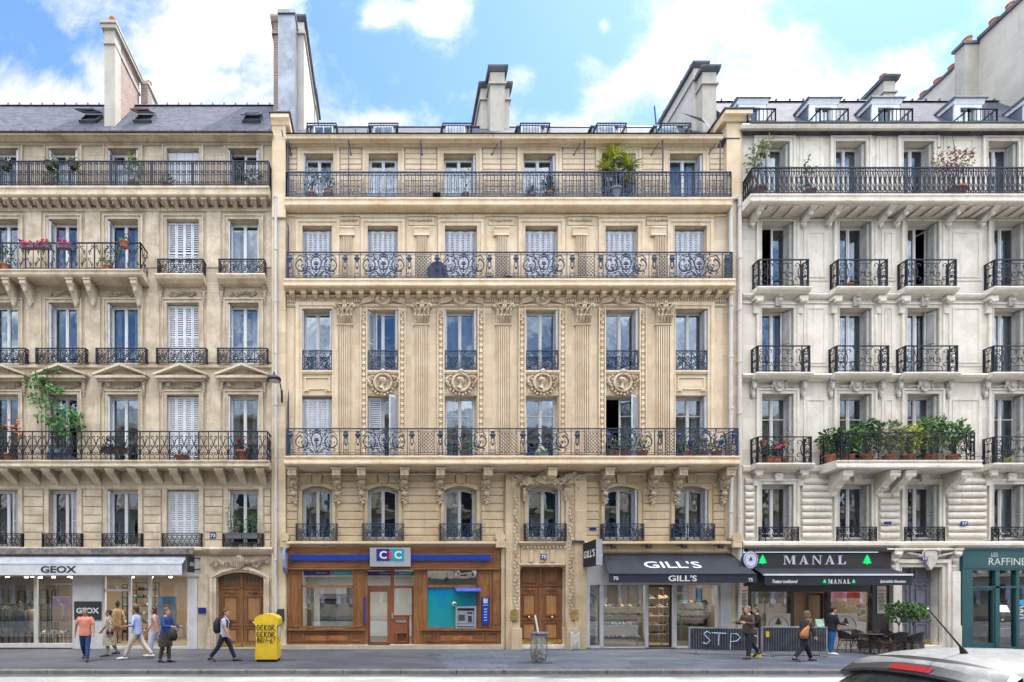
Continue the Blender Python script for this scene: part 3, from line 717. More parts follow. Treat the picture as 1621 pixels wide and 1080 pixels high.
# balconies
zf=18.17; xa,xb=XL,X(426,.45)
bs=[(0,0),(0,.06),(.03,.09),(.03,.19),(.0,.21),(0,.27),(.06,.3),(.12,.40),(.62,.52)]
balc=sub('balcony',bl,(xb,-.45,zf),'top balcony with fret railing')
slab(balc,'slab',xa,xb,zf,.47,[(0,0),(0,.07),(.04,.10),(.04,.22),(.0,.25),(0,.34),(.06,.38),(.47,.40)],S['Lc'])
mb=MB(); h=Z(255,.43)-zf; rail_fret(mb,(xa,-.43),(xb-.02,-.43),zf,h); rail_fret(mb,(xb-.02,-.43),(xb-.02,0),zf,h); mb.build('railing',m_ironD,balc)
cm=MB(); corbel(cm,.17,.30,.36); src=None; i=0
xx=X(428)-.2; 
while xx>XL:
    if src is None: src=cm.build('bracket',S['Lc'],bl,loc=(xx,0,zf-.39))
    else: inst(src,(xx,0,zf-.39))
    xx-=15.4/39.5; i+=1
# second floor balcony (y 683-740)
zf=7.37; balc=sub('balcony',bl,(xb,-.69,zf),'long balcony with heart scroll railing')
slab(balc,'slab',xa,xb+.05,zf,.72,[(0,0),(0,.05),(.05,.08),(.05,.14),(.0,.16),(0,.24),(.06,.28),(.7,.30)],S['Lc'])
mb=MB(); h=Z(682.5,.66)-zf; rail_heart(mb,(xa,-.66),(xb-.02,-.66),zf,h); rail_heart(mb,(xb-.02,-.66),(xb-.02,0),zf,h); mb.build('railing',m_ironD,balc)
cm=MB(); corbel(cm,.30,.60,.60); src=None
for px in (413,381,350,313,280,249,216,182,151,117,84,55,20,-12,-44,-76,-110,-140): 
    p=(X(px)+.1,0,zf-.29)
    if src is None: src=cm.build('bracket',S['Lc'],bl,loc=p)
    else: inst(src,p)
# fourth-floor half balcony (left three windows)
zf=14.78; xe=X(222,.62); balc=sub('balcony',bl,(xe,-.62,zf),'shorter balcony across three windows with scroll railing')
slab(balc,'slab',XL,xe+.06,zf,.68,[(0,0),(0,.05),(.04,.08),(.04,.18),(.1,.24),(.64,.27)],S['Lc'])
mb=MB(); h=Z(384,.6)-zf
def rail_wave(mb,A,B,z0,h,c=.3):
    r=Rail(mb,A,B,z0); r.frame(h,.06); n=max(1,round(r.L/c)); c=r.L/n; H=h-.12
    for i in range(n+1): r.v(min(i*c,r.L),0,h,.02 if i%3 else .038)
    for i in range(n):
        a=i*c
        for k in range(2):
            w=.09+H*k*.5; fl=1 if (i+k)%2 else -1; f=lambda p:p if fl>0 else mirror(p,a+c/2)
            r.pl(f(spiral(a+c*.34,w+H*.36,.015,c*.24,-.3,pi*1.6,8)+[(a+c*.7,w+.03)]),.012); r.pl(f(spiral(a+c*.64,w+H*.15,.012,c*.2,pi,pi*2.7,7)),.012)
rail_wave(mb,(XL,-.6),(xe,-.6),zf,h); rail_wave(mb,(xe,-.6),(xe,0),zf,h); mb.build('railing',m_ironD,balc)
cm=MB(); corbel(cm,.24,.98,.55,2); src=None
for px in (217,145,118,46,20,-60,-86):
    p=(X(px+5),0,zf-.26)
    if src is None: src=cm.build('console',S['Lc'],bl,loc=p)
    else: inst(src,p)
# balconettes, sills, consoles, garlands and pediments
gar=MB(); foliage_relief(gar,-.55,.55,0,.17,y=-.05,n=10,seed=4); gs=None
con=MB(); con.box(-.08,.08,-.14,.02,-.2,.0); con.box(-.1,.1,-.17,.02,-.04,.02)
for q in range(5): con.ball((0,-.1,-.25-.1*q),.075-.008*q,6)
con.ball((0,-.15,-.1),.06,6); cs=con.build('console',S['LO'],bl,loc=((X(-110)+X(-63))/2-.86,0,14.42))
fest=MB(); foliage_relief(fest,-.52,.52,.02,.12,y=-.05,n=9,seed=8,sag=.12)
for s_ in (-1,1): fest.disc(s_*.58,.08,.1,-.09,0,12); fest.ball((s_*.58,-.09,.08),.05,6)
fs=None; ped=None
for i,(a,b_) in enumerate(colL):
    cx=(X(a)+X(b_))/2
    if i>=4:   # lintel shelf under the balconette
        k=MB(); k.ext([(.02,14.78),(-.42,14.78),(-.44,14.72),(-.38,14.6),(-.2,14.5),(.02,14.46)],cx-.95,cx+.95); k.build('sill',S['Lc'],bl)
    if i>=1:
        for s_ in (-1,1):
            if i>=4:
                p=(cx+s_*.86,0,14.42)
                if cs is None: cs=con.build('console',S['Lc'],bl,loc=p)
                else: inst(cs,p)
        p=(cx,0,Z(466.5))
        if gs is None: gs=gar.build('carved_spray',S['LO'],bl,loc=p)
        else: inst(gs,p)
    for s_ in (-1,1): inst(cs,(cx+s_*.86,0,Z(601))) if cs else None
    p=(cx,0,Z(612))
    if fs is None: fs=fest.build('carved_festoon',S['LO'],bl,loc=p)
    else: inst(fs,p)
    if ped is None:
        k=MB(); zb_=0;
        k.box(-1.02,1.02,-.30,.02,-.02,.09); 
        for s_ in (-1,1): k.prism([(s_*1.06,.07),(s_*1.06,.15),(0,.56),(0,.46)],-.34,.02)
        k.prism([(-.9,.09),(.9,.09),(0,.46)],-.08,.02); k.box(-.95,.95,-.2,.02,-.1,-.02); ped=k.build('pediment',S['Lc'],bl,loc=(cx,0,Z(597,.3)))
    else: inst(ped,(cx,0,Z(597,.3)))
bal={}
def balconette(b,key,cx,zf,w,out,h,fn,mat,sill=None,smat=None):
    if key in bal: return inst(bal[key],(cx,0,zf))
    k=MB(); fn(k,(-w/2,-out),(w/2,-out),0,h)
    if out>.06: fn(k,(-w/2,-out),(-w/2,0),0,h); fn(k,(w/2,-out),(w/2,0),0,h)
    bal[key]=k.build('balconette',mat,b,loc=(cx,0,zf)); return bal[key]
for i,(a,b_) in enumerate(colL):
    cx=(X(a)+X(b_))/2
    if i>=4: balconette(bl,'L5',cx,14.8,1.8,.3,Z(410,.3)-14.8,rail_scroll,m_ironD)
    balconette(bl,'L4',cx,Z(577,.2)+.02,1.98,.2,Z(551,.2)-Z(577,.2)-.02,rail_scroll,m_ironD)
    balconette(bl,'L2',cx,Z(866,.12),1.58,.12,Z(844.5,.12)-Z(866,.12),rail_small,m_ironD)
for k,i in wins:
    a,b_=colL[i]; zt,zb=ZL[k]; kw=dict(left='jamb',right=None,fm=m_fwhite,shm=m_shW)
    if i==4:
        kw.update(close='plain' if k=='top' else 'full',left=None,curtain=None)
    elif k=='2' and i in(1,2): kw.update(left=None,right='ajar')
    elif k=='2': kw.update(left='jamb')
    elif k=='top' and i==5: kw.update(left='jamb',openleaf='L')
    else: kw['curtain']=random.choice(['wLR','d','wR',None,'wL'])
    if k=='top': kw['right']='jamb' if i!=4 else None
    window(bl,X(a),X(b_),zb,zt,yd=.28,**kw)
# house door 73 with carved arch
k=MB(); xa,xb=X(343),X(418); zt=Z(905); cx=(xa+xb)/2
n=10
def arc(x0,x1,z0,rise,n=10): return [(x0+(x1-x0)*i/n, z0+rise*(1-(2*i/n-1)**2)) for i in range(n+1)]
A=arc(xa-.02,xb+.02,zt-.24,.22)
k.prism([(xa-.02,zt+.02)]+A+[(xb+.02,zt+.02)],-.02,.3)
for o,w,d in ((0,.13,.08),(.13,.1,.13),(.23,.08,.06)):
    a0=arc(xa-o,xb+o,zt-.24,.22+o*.75); a1=arc(xa-o-w,xb+o+w,zt-.24,.22+(o+w)*.75)
    for i in range(n): k.prism([a0[i],a0[i+1],a1[i+1],a1[i]],-d,.02)
    k.box(xa-o-w,xa-o,-d,.02,0,zt-.24); k.box(xb+o,xb+o+w,-d,.02,0,zt-.24)
k.box(X(313)+.02,xa-.34,-.03,.02,0,zt-.1); k.box(xa-.36,xa-.2,-.16,.02,0,.85); k.box(xb+.2,xb+.34,-.16,.02,0,.85)
k.mold(320,431,[(.22,866),(.25,869),(.2,873),(.1,878)])
k.build('door_surround',S['Lc'],bl)
k=MB(); foliage_relief(k,X(334),X(424),Z(890),.3,y=-.1,n=14,seed=3,sag=.1); k.disc(cx,Z(890),.22,-.2,0,14,.28)
for i in range(5): k.box(cx-.18+i*.08,cx-.14+i*.08,-.23,-.19,Z(890)-.2,Z(890)+.2)
k.build('carved_crest',S['LO'],bl)
PANELW={'oak_door':wood('oak_panel',(.34,.16,.06),(.50,.27,.11)),'walnut_door':wood('walnut_panel',(.36,.155,.055),(.52,.26,.10))}
def door2(b,x0,x1,zb,zt,mat,y=.26,top=.55,brassbase=True,knobs=True,glaz=None,label=None,mid=.95):
    d=sub('door',b,((x0+x1)/2,y,zb),label); cx=(x0+x1)/2
    for s_ in (-1,1):
        k=MB(); fk=None; u0,u1=(x0,cx-.005) if s_<0 else (cx+.005,x1)
        k.box(u0,u1,y,y+.06,zb,zt); w=.09
        if top: k.box(u0,u1,y-.05,y+.001,zt-top-.06,zt-top)
        H=zt-zb-top
        for (p0,p1) in ((zb+.2,zb+mid-.15),(zb+mid+.1,zb+H-.35)):
            fk=MB(); panel_y(k,u0+.17,u1-.17,p0,p1,y,f=fk); fk.build('panel',PANELW.get(mat.name,mat),d)
        if top: panel_y(k,u0+.12,u1-.12,zt-top+.06,zt-.1,y)
        k.disc((u0+u1)/2,zb+H-.2,.1,y-.05,y,12,.08); k.ball(((u0+u1)/2,y-.05,zb+H-.2),.05,6)
        for q in (-1,1): k.tube([((u0+u1)/2+q*.09,y-.03,zb+H-.17),((u0+u1)/2+q*.2,y-.03,zb+H-.24),((u0+u1)/2+q*.26,y-.02,zb+H-.19)],[.03,.022,.01],5)
        k.box(u0,u1,y-.03,y+.001,zb+mid-.07,zb+mid); k.build('leaf',mat,d)
    k=MB(); k.box(cx-.045,cx+.045,y-.05,y-.002,zb+.1,zt-.02); k.build('cover_strip',mat,d)
    if brassbase:
        k=MB(); k.box(x0+.03,cx-.03,y-.02,y-.002,zb+.02,zb+.2); k.box(cx+.03,x1-.03,y-.02,y-.002,zb+.02,zb+.2); k.build('kick_plate',m_gold,d)
    if knobs:
        for s_ in (-1,1): k=MB(); k.ball((cx+s_*(x1-x0)*.26,y-.09,zb+mid-.05+.1),.06,8); k.tube([(cx+s_*(x1-x0)*.26,y,zb+mid+.05),(cx+s_*(x1-x0)*.26,y-.06,zb+mid+.05)],.03,8); k.build('knob',m_gold,d)
    return d
def panel_y(k,x0,x1,z0,z1,y,w=.035,f=None):
    for o,t,d in ((0,w,.05),(w+.02,w*.6,.03)):
        a,b_,c,e=x0+o,x1-o,z0+o,z1-o
        for bx in ((a,b_,e-t,e),(a,b_,c,c+t),(a,a+t,c+t,e-t),(b_-t,b_,c+t,e-t)): k.box(bx[0],bx[1],y-d,y+.001,bx[2],bx[3])
    (f or k).box(x0+w*2.2,x1-w*2.2,y-.014,y+.001,z0+w*2.2,z1-w*2.2)
m_woodD=wood('oak_door',(.20,.085,.03),(.38,.18,.07)); 
dd=door2(bl,xa,xb,.02,zt,m_woodD,top=.62,label='pair of panelled oak doors')
k=MB(); 
for s_ in (-1,1): k.box(cx+s_*.46-.25,cx+s_*.46+.25,.235,.25,zt-.42,zt-.2)
k.build('fanlight_pane',m_glass,dd)
# =============================================================== MIDDLE BUILDING (75)
bm_=thing('apartment_building',(4,0,0),'golden limestone apartment building with carved medallions and fluted pilasters above the bank','building','apartment buildings in the row')
b=bm_; SM,SC=S['M'],S['Mc']
top_c=[(481,528),(583.5,630),(702,753),(828,879),(952,1005),(1059,1111.5)]
c5=[(479,527),(582,630),(704,755),(831,883),(957.7,1009.4),(1066.5,1117.8)]
c4=[(478.5,526),(582.5,630),(704,754.5),(832,883.5),(958.5,1010),(1068,1119)]
c3=c4
c2=[(478.5,526),(582.5,630.5),(703,754),(835,887.5),(956,1009),(1066.5,1120)]
ZM={'top':(Z(244.5),17.77),'5':(Z(358.6),14.52),'4':(Z(490),Z(588)),'3':(Z(626),7.5),'2':(Z(770),Z(856))}
CM={'top':top_c,'5':c5,'4':c4,'3':c3,'2':c2}
holes=[(X(a),X(b_),ZM[k][1],ZM[k][0]) for k in ZM for a,b_ in CM[k]]
gh=[(X(455),X(792),0,Z(866)),(X(823),X(894),0.1,Z(897)),(X(928),X(1156),0,Z(876))]
k=MB(); wall_holes(k,X(430),X(1176),-.1,Z(215),holes+gh); k.build('wall',SM,b)
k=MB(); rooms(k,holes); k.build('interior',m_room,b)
# party pilasters with caps
for px0,px1,top,capx in ((430,452,203,(427,461)),(1146,1184,197,(1142,1190))):
    k=MB(); zt=Z(top,.15)
    k.box(X(px0,.15),X(px1,.15),-.15,.02,-.05,zt) if px0<500 else k.box(X(1160,.15),X(1176,.15),-.12,.02,-.05,zt)
    if px0>500: k.box(X(1150,.2),X(1172,.2),-.22,.5,Z(315,.2),zt)
    else: k.box(X(431,.25),X(452,.25),-.25,.5,Z(345,.2),zt)
    a,b2=X(capx[0],.3),X(capx[1],.3)
    k.ext([(.6,zt),(-.28,zt),(-.34,zt+.1),(-.45,zt+.16),(-.45,zt+.3),(.6,zt+.34)],a+.06,b2-.06)
    k.build('party_pilaster',SM,b)
    k=MB(); k.box(a,b2,-.48,.6,zt+.32,zt+.37); k.build('pilaster_flashing',m_lead,b)
t=MB()
# rustication helper: courses between columns
def courses(t,pxs,ys,o=.04,c=.018,g=.012):
    zs=[Z(v) for v in ys]
    for a,b2 in pxs:
        for z1,z0 in zip(zs,zs[1:]): t.cbox(X(a),X(b2),z0+g,z1-g,.02,-o,c)
def gaps(cols,l,r_,pad): 
    e=[l]+[v for a,b2 in cols for v in (a-pad,b2+pad)]+[r_]; return [(e[i],e[i+1]) for i in range(0,len(e),2)]
courses(t,gaps(top_c,454,1150,11),(235,244,252.5,261,269.5,278,287,296,305,314,323,332),.03)
for a,b2 in top_c: surround(t,X(a),X(b2),17.77,Z(244.5),.14,.04,.1,.07)
g2=gaps(c2,454,1146,7); g2=[g for g in g2 if True]
g2=[(454,471),(534,575),(638,695),(762,797),(927,948),(1017,1059),(1128,1146)]
COURSE2=lambda t:courses(t,g2,(762,772.5,785,797.5,810,823,836,848,858),.05,.02)
for i,(a,b2) in enumerate(c5):
    surround(t,X(a),X(b2),14.52,Z(358.6),.15,.035,.12,.07)
    t.box(X(a)-.3,X(b2)+.3,-.05,.02,Z(346),Z(340))
# fifth-floor pilasters and carved panels, dentils
for px in (549,667.5,794,919,1043.5):
    fluted(t,X(px-8),X(px+8),14.52,Z(373),6,.09)
    t.mold(px-12,px+12,[(.14,357.5),(.15,359.5),(.11,363),(.09,369),(.11,372)])
    t.box(X(px-20),X(px+20),-.03,.02,Z(357),Z(345))
    t.box(X(px-24),X(px+24),-.012,.02,Z(452),Z(358))
n=0; x0,x1=X(537),X(1058)
xx=x0
while xx<x1: t.box(xx,xx+.06,-.12,.0,Z(338.5),Z(333.5)); xx+=.1
t.mold(453,1150,[(.12,330),(.14,331.5),(.08,333)]); t.mold(453,1150,[(.05,338.6),(.08,340),(.05,342)])
# frieze of upright grooves under the fourth-floor balcony
xx=X(455)
while xx<X(1148): t.box(xx,xx+.05,-.06,.02,Z(480),Z(471.5)); xx+=.092
t.mold(453,1150,[(.10,465.5),(.12,467),(.06,470)]); t.mold(453,1150,[(.06,481),(.09,482.5),(.04,485.5)])
xx=X(455)
# giant order: third + fourth floors
for px in (546,667,796,921,1048):
    fluted(t,X(px-10.5),X(px+10.5),7.5,Z(517),6,.13)
    t.box(X(px-13),X(px+13),-.15,.02,Z(517),Z(514.5)); t.box(X(px-15.5),X(px+15.5),-.012,.02,7.5,Z(488))
    t.box(X(px-17),X(px+17),-.16,.02,Z(489),Z(486))
for i,(a,b2) in enumerate(c4):
    if i in (0,5):
        surround(t,X(a),X(b2),7.5,Z(490),.12,.05,.14,.09)
        t.box(X(a)-.7,X(a)-.3,-.02,.02,7.5,Z(488)) ; t.box(X(b2)+.3,X(b2)+.62,-.02,.02,7.5,Z(488))
    else:
        for s_,e in ((-1,a),(1,b2)):
            q0,q1=(e-12,e-1) if s_<0 else (e+1,e+12)
            t.box(X(q0),X(q0)+.04,-.1,.02,7.5,Z(488)); t.box(X(q1)-.04,X(q1),-.1,.02,7.5,Z(488)); t.box(X(q0),X(q1),-.03,.02,7.5,Z(488))
            zz=7.6
            while zz<Z(515):
                t.cbox(X(q0)+.07,X(q1)-.07,zz,zz+.14,-.02,-.085,.02); t.ball(((X(q0)+X(q1))/2,-.05,zz+.19),.045,5); zz+=.235
            for j in range(5): t.ball(((X(q0)+X(q1))/2+.02*(-1)**j,-.07,Z(513)+j*.12),.07-.006*j,6)
    # sill and spandrel between the floors
    zt4=Z(588)
    t.ext([(.25,zt4+.0),(-.09,zt4),(-.1,zt4-.05),(-.05,zt4-.12),(.02,zt4-.13)],X(a)-(.04 if i not in(0,5) else .02),X(b2)+(.04 if i not in(0,5) else .02))
for a,b2 in [(c4[0]),(c4[5])]:
    panel(t,X(a)+.1,X(b2)-.1,Z(617),Z(597),.035,.05)
    for e in (X(a)+.17,X(b2)-.17): t.tube([(e-.1,-.04,Z(620)),(e,-.05,Z(618.5)),(e+.1,-.04,Z(620))],.03,5)
t.build('stone_dressing',SC,b)
SC1=SC; SC=S['MF']; t=MB()
# first-floor arches, ledge, portal
COURSE2(t)
for a,b2 in g2[1:-1]: courses(t,[(a+8,b2-8)],(752,761),.03)
def archfill(t,a,b2,zt,rise,y0=0,y1=.3,n=10):
    A=[(X(a)+(X(b2)-X(a))*i/n, zt-rise*((2*i/n-1)**2)) for i in range(n+1)]
    t.prism(A[:n//2+1]+[(X(a),zt+.01)],y0,y1); t.prism(A[n//2:]+[(X(b2),zt+.01)],y0,y1)
    o=.13
    for i in range(n):
        p,q=A[i],A[i+1]; t.prism([p,q,(q[0]+(q[0]-(X(a)+X(b2))/2)*.2,q[1]+o),(p[0]+(p[0]-(X(a)+X(b2))/2)*.2,p[1]+o)],-.07,.02)
for i,(a,b2) in enumerate(c2):
    archfill(t,a,b2,Z(770),.17,-.003)
    t.box(X(a)-.13,X(a),-.07,.02,Z(856),Z(777)); t.box(X(b2),X(b2)+.13,-.07,.02,Z(856),Z(777))
    if i!=3:
        cx=(X(a)+X(b2))/2
        t.prism([(cx-.16,Z(766)),(cx+.16,Z(766)),(cx+.21,Z(752)),(cx-.21,Z(752))],-.11,.02)
        for e in (-1,1): t.prism([(cx+e*.22,Z(764.5)),(cx+e*1.0,Z(764.5)),(cx+e*1.0,Z(752)),(cx+e*.26,Z(752))],-.05,.02)
t.mold(454,797,[(.30,857),(.34,859),(.34,861),(.2,864),(.14,867)]); t.mold(927,1158,[(.30,857),(.34,859),(.34,861),(.2,864),(.12,870),(.16,873),(.1,876)])
t.box(X(792),X(798),-.12,.02,0,Z(857)); t.box(X(455)-.1,X(455),-.1,.02,0,Z(860))
t.box(X(782),X(797),-.38,.02,Z(868),Z(858)); t.disc(X(789.5),Z(852),.19,-.36,.02,14); t.box(X(446),X(460),-.3,.02,Z(868),Z(858)); t.disc(X(452),Z(852),.19,-.3,.02,14)
t.box(X(1150),X(1164),-.38,.02,Z(868),Z(858)); t.disc(X(1157),Z(852),.18,-.36,.02,14)
# portal piers and frames
for q0,q1 in ((799,809),(809,822),(894,908),(908,926)):
    o=.17 if q0 in(799,908) else .12
    t.box(X(q0),X(q1),-o,.02,0,Z(752))
for q0,q1 in ((808,822),(895,909)):
    t.box(X(q0)-.03,X(q1)+.03,-.30,.02,0,Z(994)); 
t.box(X(823)-.001,X(894)+.001,-.1,.02,Z(897),Z(860)); t.mold(822,895,[(.2,857),(.23,859),(.2,861),(.14,864)])
for j in range(12): t.box(X(826)+j*.148,X(826)+j*.148+.07,-.17,-.09,Z(868),Z(865))
t.mold(822,895,[(.13,892),(.15,894),(.1,897)])
for j in range(3): t.cbox(X(836+j*16.5),X(843+j*16.5),Z(891),Z(872),-.08,-.16,.03)
for q0,q1,s_ in ((823,827,1),(890,894,-1)):
    t.prism([(X(q0),Z(897)),(X(q1),Z(897)),(X(q0) if s_>0 else X(q1),Z(903))],-.02,.2)
for e in (-1,1):  # raised arch of the portal
    cx=X(861)
    t.prism([(cx+e*1.35,Z(777)),(cx+e*1.15,Z(767)),(cx+e*.6,Z(757)),(cx+e*.55,Z(752)),(cx+e*1.35,Z(765))],-.2,.02)
    t.prism([(cx+e*.02,Z(763)),(cx+e*.7,Z(766.5)),(cx+e*1.05,Z(773)),(cx+e*1.05,Z(770)),(cx+e*.7,Z(763)),(cx+e*.02,Z(759.5))],-.17,.02)
t.build('lower_dressing',SC,b); SC=SC1
k=MB(); wall_holes(k,X(453),X(1148),0,Z(745),[(h[0],h[1],h[2],h[3]) for h in holes if h[3]<7]+gh,-.012,.01); k.build('lower_wall',S['MF'],b)
# carved strips of the portal
k=MB()
for cxp in (815.5,902):
    zz=Z(970)
    while zz<Z(782):
        k.ball((X(cxp)+.05*math.sin(zz*9),-.13,zz),.07,6,ry=.03); k.tube([(X(cxp)-.1,-.13,zz),(X(cxp),-.15,zz+.07),(X(cxp)+.1,-.13,zz)],.015,4); zz+=.14
for cxp in (829,893.5):
    for j in range(6): k.ball((X(cxp),-.12,Z(775+3.6*j)),.085-.008*abs(j-3),6)
k.build('carved_strip',S['MO'],b)
k=MB(); cx=X(861)
foliage_relief(k,cx-1.05,cx-.3,Z(763),.26,-.24,11,5,.02); foliage_relief(k,cx+.3,cx+1.05,Z(763),.26,-.24,11,6,.02)
foliage_relief(k,cx-1.35,cx-.75,Z(757),.26,-.22,7,9,-.02); foliage_relief(k,cx+.75,cx+1.35,Z(757),.26,-.22,7,10,-.02)
k.disc(cx,Z(759),.32,-.3,.0,18,.26); k.ball((cx,-.3,Z(759)),.2,8,ry=.1,rz=.12); 
for s_ in (-1,1): k.tube([(cx+s_*.28,-.28,Z(756)),(cx+s_*.38,-.3,Z(762)),(cx+s_*.2,-.3,Z(767))],.06,6)
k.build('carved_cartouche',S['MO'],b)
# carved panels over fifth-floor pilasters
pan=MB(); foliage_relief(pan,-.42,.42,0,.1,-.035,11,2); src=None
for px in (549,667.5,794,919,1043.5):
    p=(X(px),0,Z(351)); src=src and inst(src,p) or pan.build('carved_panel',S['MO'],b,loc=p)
# capitals
cap=MB()
cap.box(-.36,.36,-.26,.02,.70,.76)
cap.prism([(-.26,.0),(.26,.0),(.30,.4),(.36,.7),(-.36,.7),(-.30,.4)],-.16,.02)
for r0,zz,nn in ((.1,.1,5),(.12,.32,4)):
    for j in range(nn):
        xx=-.25+.5*j/(nn-1)
        cap.tube([(xx,-.14,zz-.06),(xx,-.2,zz+.08),(xx*1.1,-.28,zz+.17),(xx*1.15,-.3,zz+.12)],[.06,.06,.045,.02],5)
for s_ in (-1,1):
    cap.tube([(s_*.08,-.2,.42),(s_*.2,-.26,.6),(s_*.34,-.32,.66),(s_*.38,-.33,.58),(s_*.32,-.33,.54)],[.03,.045,.05,.04,.02],5)
cap.ball((0,-.24,.6),.12,8); cap.ball((0,-.3,.74),.07,6)
src=None
for px in (546,667,796,921,1048):
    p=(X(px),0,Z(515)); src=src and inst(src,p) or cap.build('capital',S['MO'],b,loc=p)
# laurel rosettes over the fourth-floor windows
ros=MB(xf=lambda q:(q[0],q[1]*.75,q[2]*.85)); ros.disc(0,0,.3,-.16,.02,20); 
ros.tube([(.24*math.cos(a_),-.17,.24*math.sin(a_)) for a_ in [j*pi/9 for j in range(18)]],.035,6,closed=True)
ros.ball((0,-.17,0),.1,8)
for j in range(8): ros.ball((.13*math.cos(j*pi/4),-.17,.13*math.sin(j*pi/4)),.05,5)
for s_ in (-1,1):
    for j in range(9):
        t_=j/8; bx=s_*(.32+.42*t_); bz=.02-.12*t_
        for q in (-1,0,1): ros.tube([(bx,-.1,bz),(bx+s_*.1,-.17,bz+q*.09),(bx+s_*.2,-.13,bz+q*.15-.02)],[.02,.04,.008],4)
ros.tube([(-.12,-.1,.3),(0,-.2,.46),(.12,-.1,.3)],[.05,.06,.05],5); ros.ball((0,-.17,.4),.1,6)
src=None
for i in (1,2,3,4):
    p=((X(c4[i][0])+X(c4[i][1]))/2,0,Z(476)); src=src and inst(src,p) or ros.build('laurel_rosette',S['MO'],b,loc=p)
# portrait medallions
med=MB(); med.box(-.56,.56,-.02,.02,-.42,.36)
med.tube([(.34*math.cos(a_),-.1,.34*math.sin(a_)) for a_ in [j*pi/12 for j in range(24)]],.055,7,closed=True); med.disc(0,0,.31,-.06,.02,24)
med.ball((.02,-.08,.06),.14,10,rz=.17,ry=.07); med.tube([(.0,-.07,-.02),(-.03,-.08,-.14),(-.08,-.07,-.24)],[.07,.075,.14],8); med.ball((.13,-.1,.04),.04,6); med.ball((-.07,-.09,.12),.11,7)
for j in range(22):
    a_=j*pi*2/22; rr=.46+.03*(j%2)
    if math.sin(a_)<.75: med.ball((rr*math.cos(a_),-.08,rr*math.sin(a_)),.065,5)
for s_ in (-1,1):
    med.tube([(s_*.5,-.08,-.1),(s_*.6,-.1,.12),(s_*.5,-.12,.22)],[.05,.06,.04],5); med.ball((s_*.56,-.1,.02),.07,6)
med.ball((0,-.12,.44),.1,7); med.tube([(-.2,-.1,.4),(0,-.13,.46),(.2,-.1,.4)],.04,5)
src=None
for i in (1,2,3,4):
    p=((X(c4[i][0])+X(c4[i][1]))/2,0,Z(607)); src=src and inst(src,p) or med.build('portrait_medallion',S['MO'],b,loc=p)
# cornice, gutter, roof
c=MB(); c.mold(452,1146,[(.42,211.5),(.46,213),(.42,216),(.42,219),(.3,223),(.24,226.5),(.12,229),(.06,233)]); c.build('cornice',SC,b)
g=MB(); g.ext([(-.5,Z(211.5,.46)),(-.5,Z(210,.5)),(0,Z(210,.5)+.05),(0,Z(211.5,.46))],X(452,.5),X(1146,.5)); g.build('gutter',m_lead,b)
ZG=Z(211,.45); RZ=2.2+738*22.3/790
r_=MB(); r_.ext([(-.25,ZG),(2.3,RZ),(11,RZ+.4),(11,ZG-.4),(.35,ZG-.4)],X(440),X(1165)); rf=r_.build('roof',m_slate,b)
r_=MB(); r_.ext([(2.22,RZ-.02),(2.3,RZ+.08),(2.46,RZ+.05)],X(440),X(1165)); r_.build('ridge_flashing',m_zincd,rf)
def rz2(y): return ZG+(y+.25)*(RZ-ZG)/2.55
# zinc dormers with iron guards, only their heads seen from the street
dm=None
for i,px in enumerate((510,607,723,845,965,1066)):
    cx=X(px,.0); 
    if dm is None:
        dm=sub('dormer',b,(cx,0,ZG)); k=MB()
        k.xf=lambda q:(q[0]+cx,q[1],q[2]+ZG)
        k.box(-.5,.5,.5,2.2,.3,1.12); k.build('cheeks',m_zinc,dm)
        k=MB(xf=k.xf); k.box(-.58,.58,.44,2.3,1.12,1.17); k.build('roof',m_zinc,dm)
        k=MB(xf=k.xf); k.box(-.4,.4,.44,.5,.5,1.1); k.build('frame',m_fwhite,dm)
        k=MB(xf=k.xf); k.box(-.34,-.02,.42,.44,.55,1.05);k.box(.02,.34,.42,.44,.55,1.05); k.build('pane',m_glass,dm)
        k=MB(xf=k.xf); h=.62
        for A,B in (((-.58,-.2),(.58,-.2)),((-.58,-.2),(-.58,.6)),((.58,-.2),(.58,.6))):
            r=Rail(k,A,B,.02); r.bar(0,r.L,h-.03,h,.04); r.bar(0,r.L,h-.12,h-.1,.025); r.bar(0,r.L,.05,.08,.03); nn=round(r.L/.115)
            for j in range(nn+1): r.v(j*r.L/nn,0,h,.018)
        k.build('guard_rail',m_ironM,dm)
    else:
        d2=dm.copy(); COL.objects.link(d2); d2.parent=b; d2.location=Vector((cx,0,ZG))-wl(b)
        for ch in list(dm.children): q=ch.copy(); COL.objects.link(q); q.parent=d2
# chimneys
zt=26.9
chimney(b,[('brick_stack',X(433,-1.3),X(441,-1.3),1.3,4.6,20,2.2+905*21.3/790,m_brick,1),
   ('zinc_pier',X(440,-.9),X(466.5,-.9),.9,1.55,2.2+765*20.9/790-1.4,2.2+918*20.9/790,m_zinc,0),
   ('coping',X(439,-.85),X(467.5,-.85),.85,1.6,2.2+918*20.9/790,2.2+924*20.9/790,m_zinc,0),
   ('render_wall',-3.86,-3.52,1.6,4.7,20,2.2+905*21.6/790,m_renderW,2),('render_back',-3.9,-3.5,4.9,6.2,20,2.2+790*24.9/790,m_render,2)],
   [(-3.7,2.0,2.2+905*21.6/790+.1)],'very tall party wall stacks, brick, zinc and render')
k=MB(); k.box(X(438,-.2),X(462,-.2),.1,1.3,Z(200),2.2+755*20.4/790); k.build('stack_flashing',m_zinc,b)
chimney(b,[('stack',X(776,-1.4),X(799,-1.4),1.4,2.4,20.4,2.2+826*21.4/790,m_render,2),('low_stack',X(761,-2.0),X(806.5,-2.0),2.0,4.4,21,2.2+800*22/790,m_renderW,2)],[],'square rendered stack with lower shoulders')
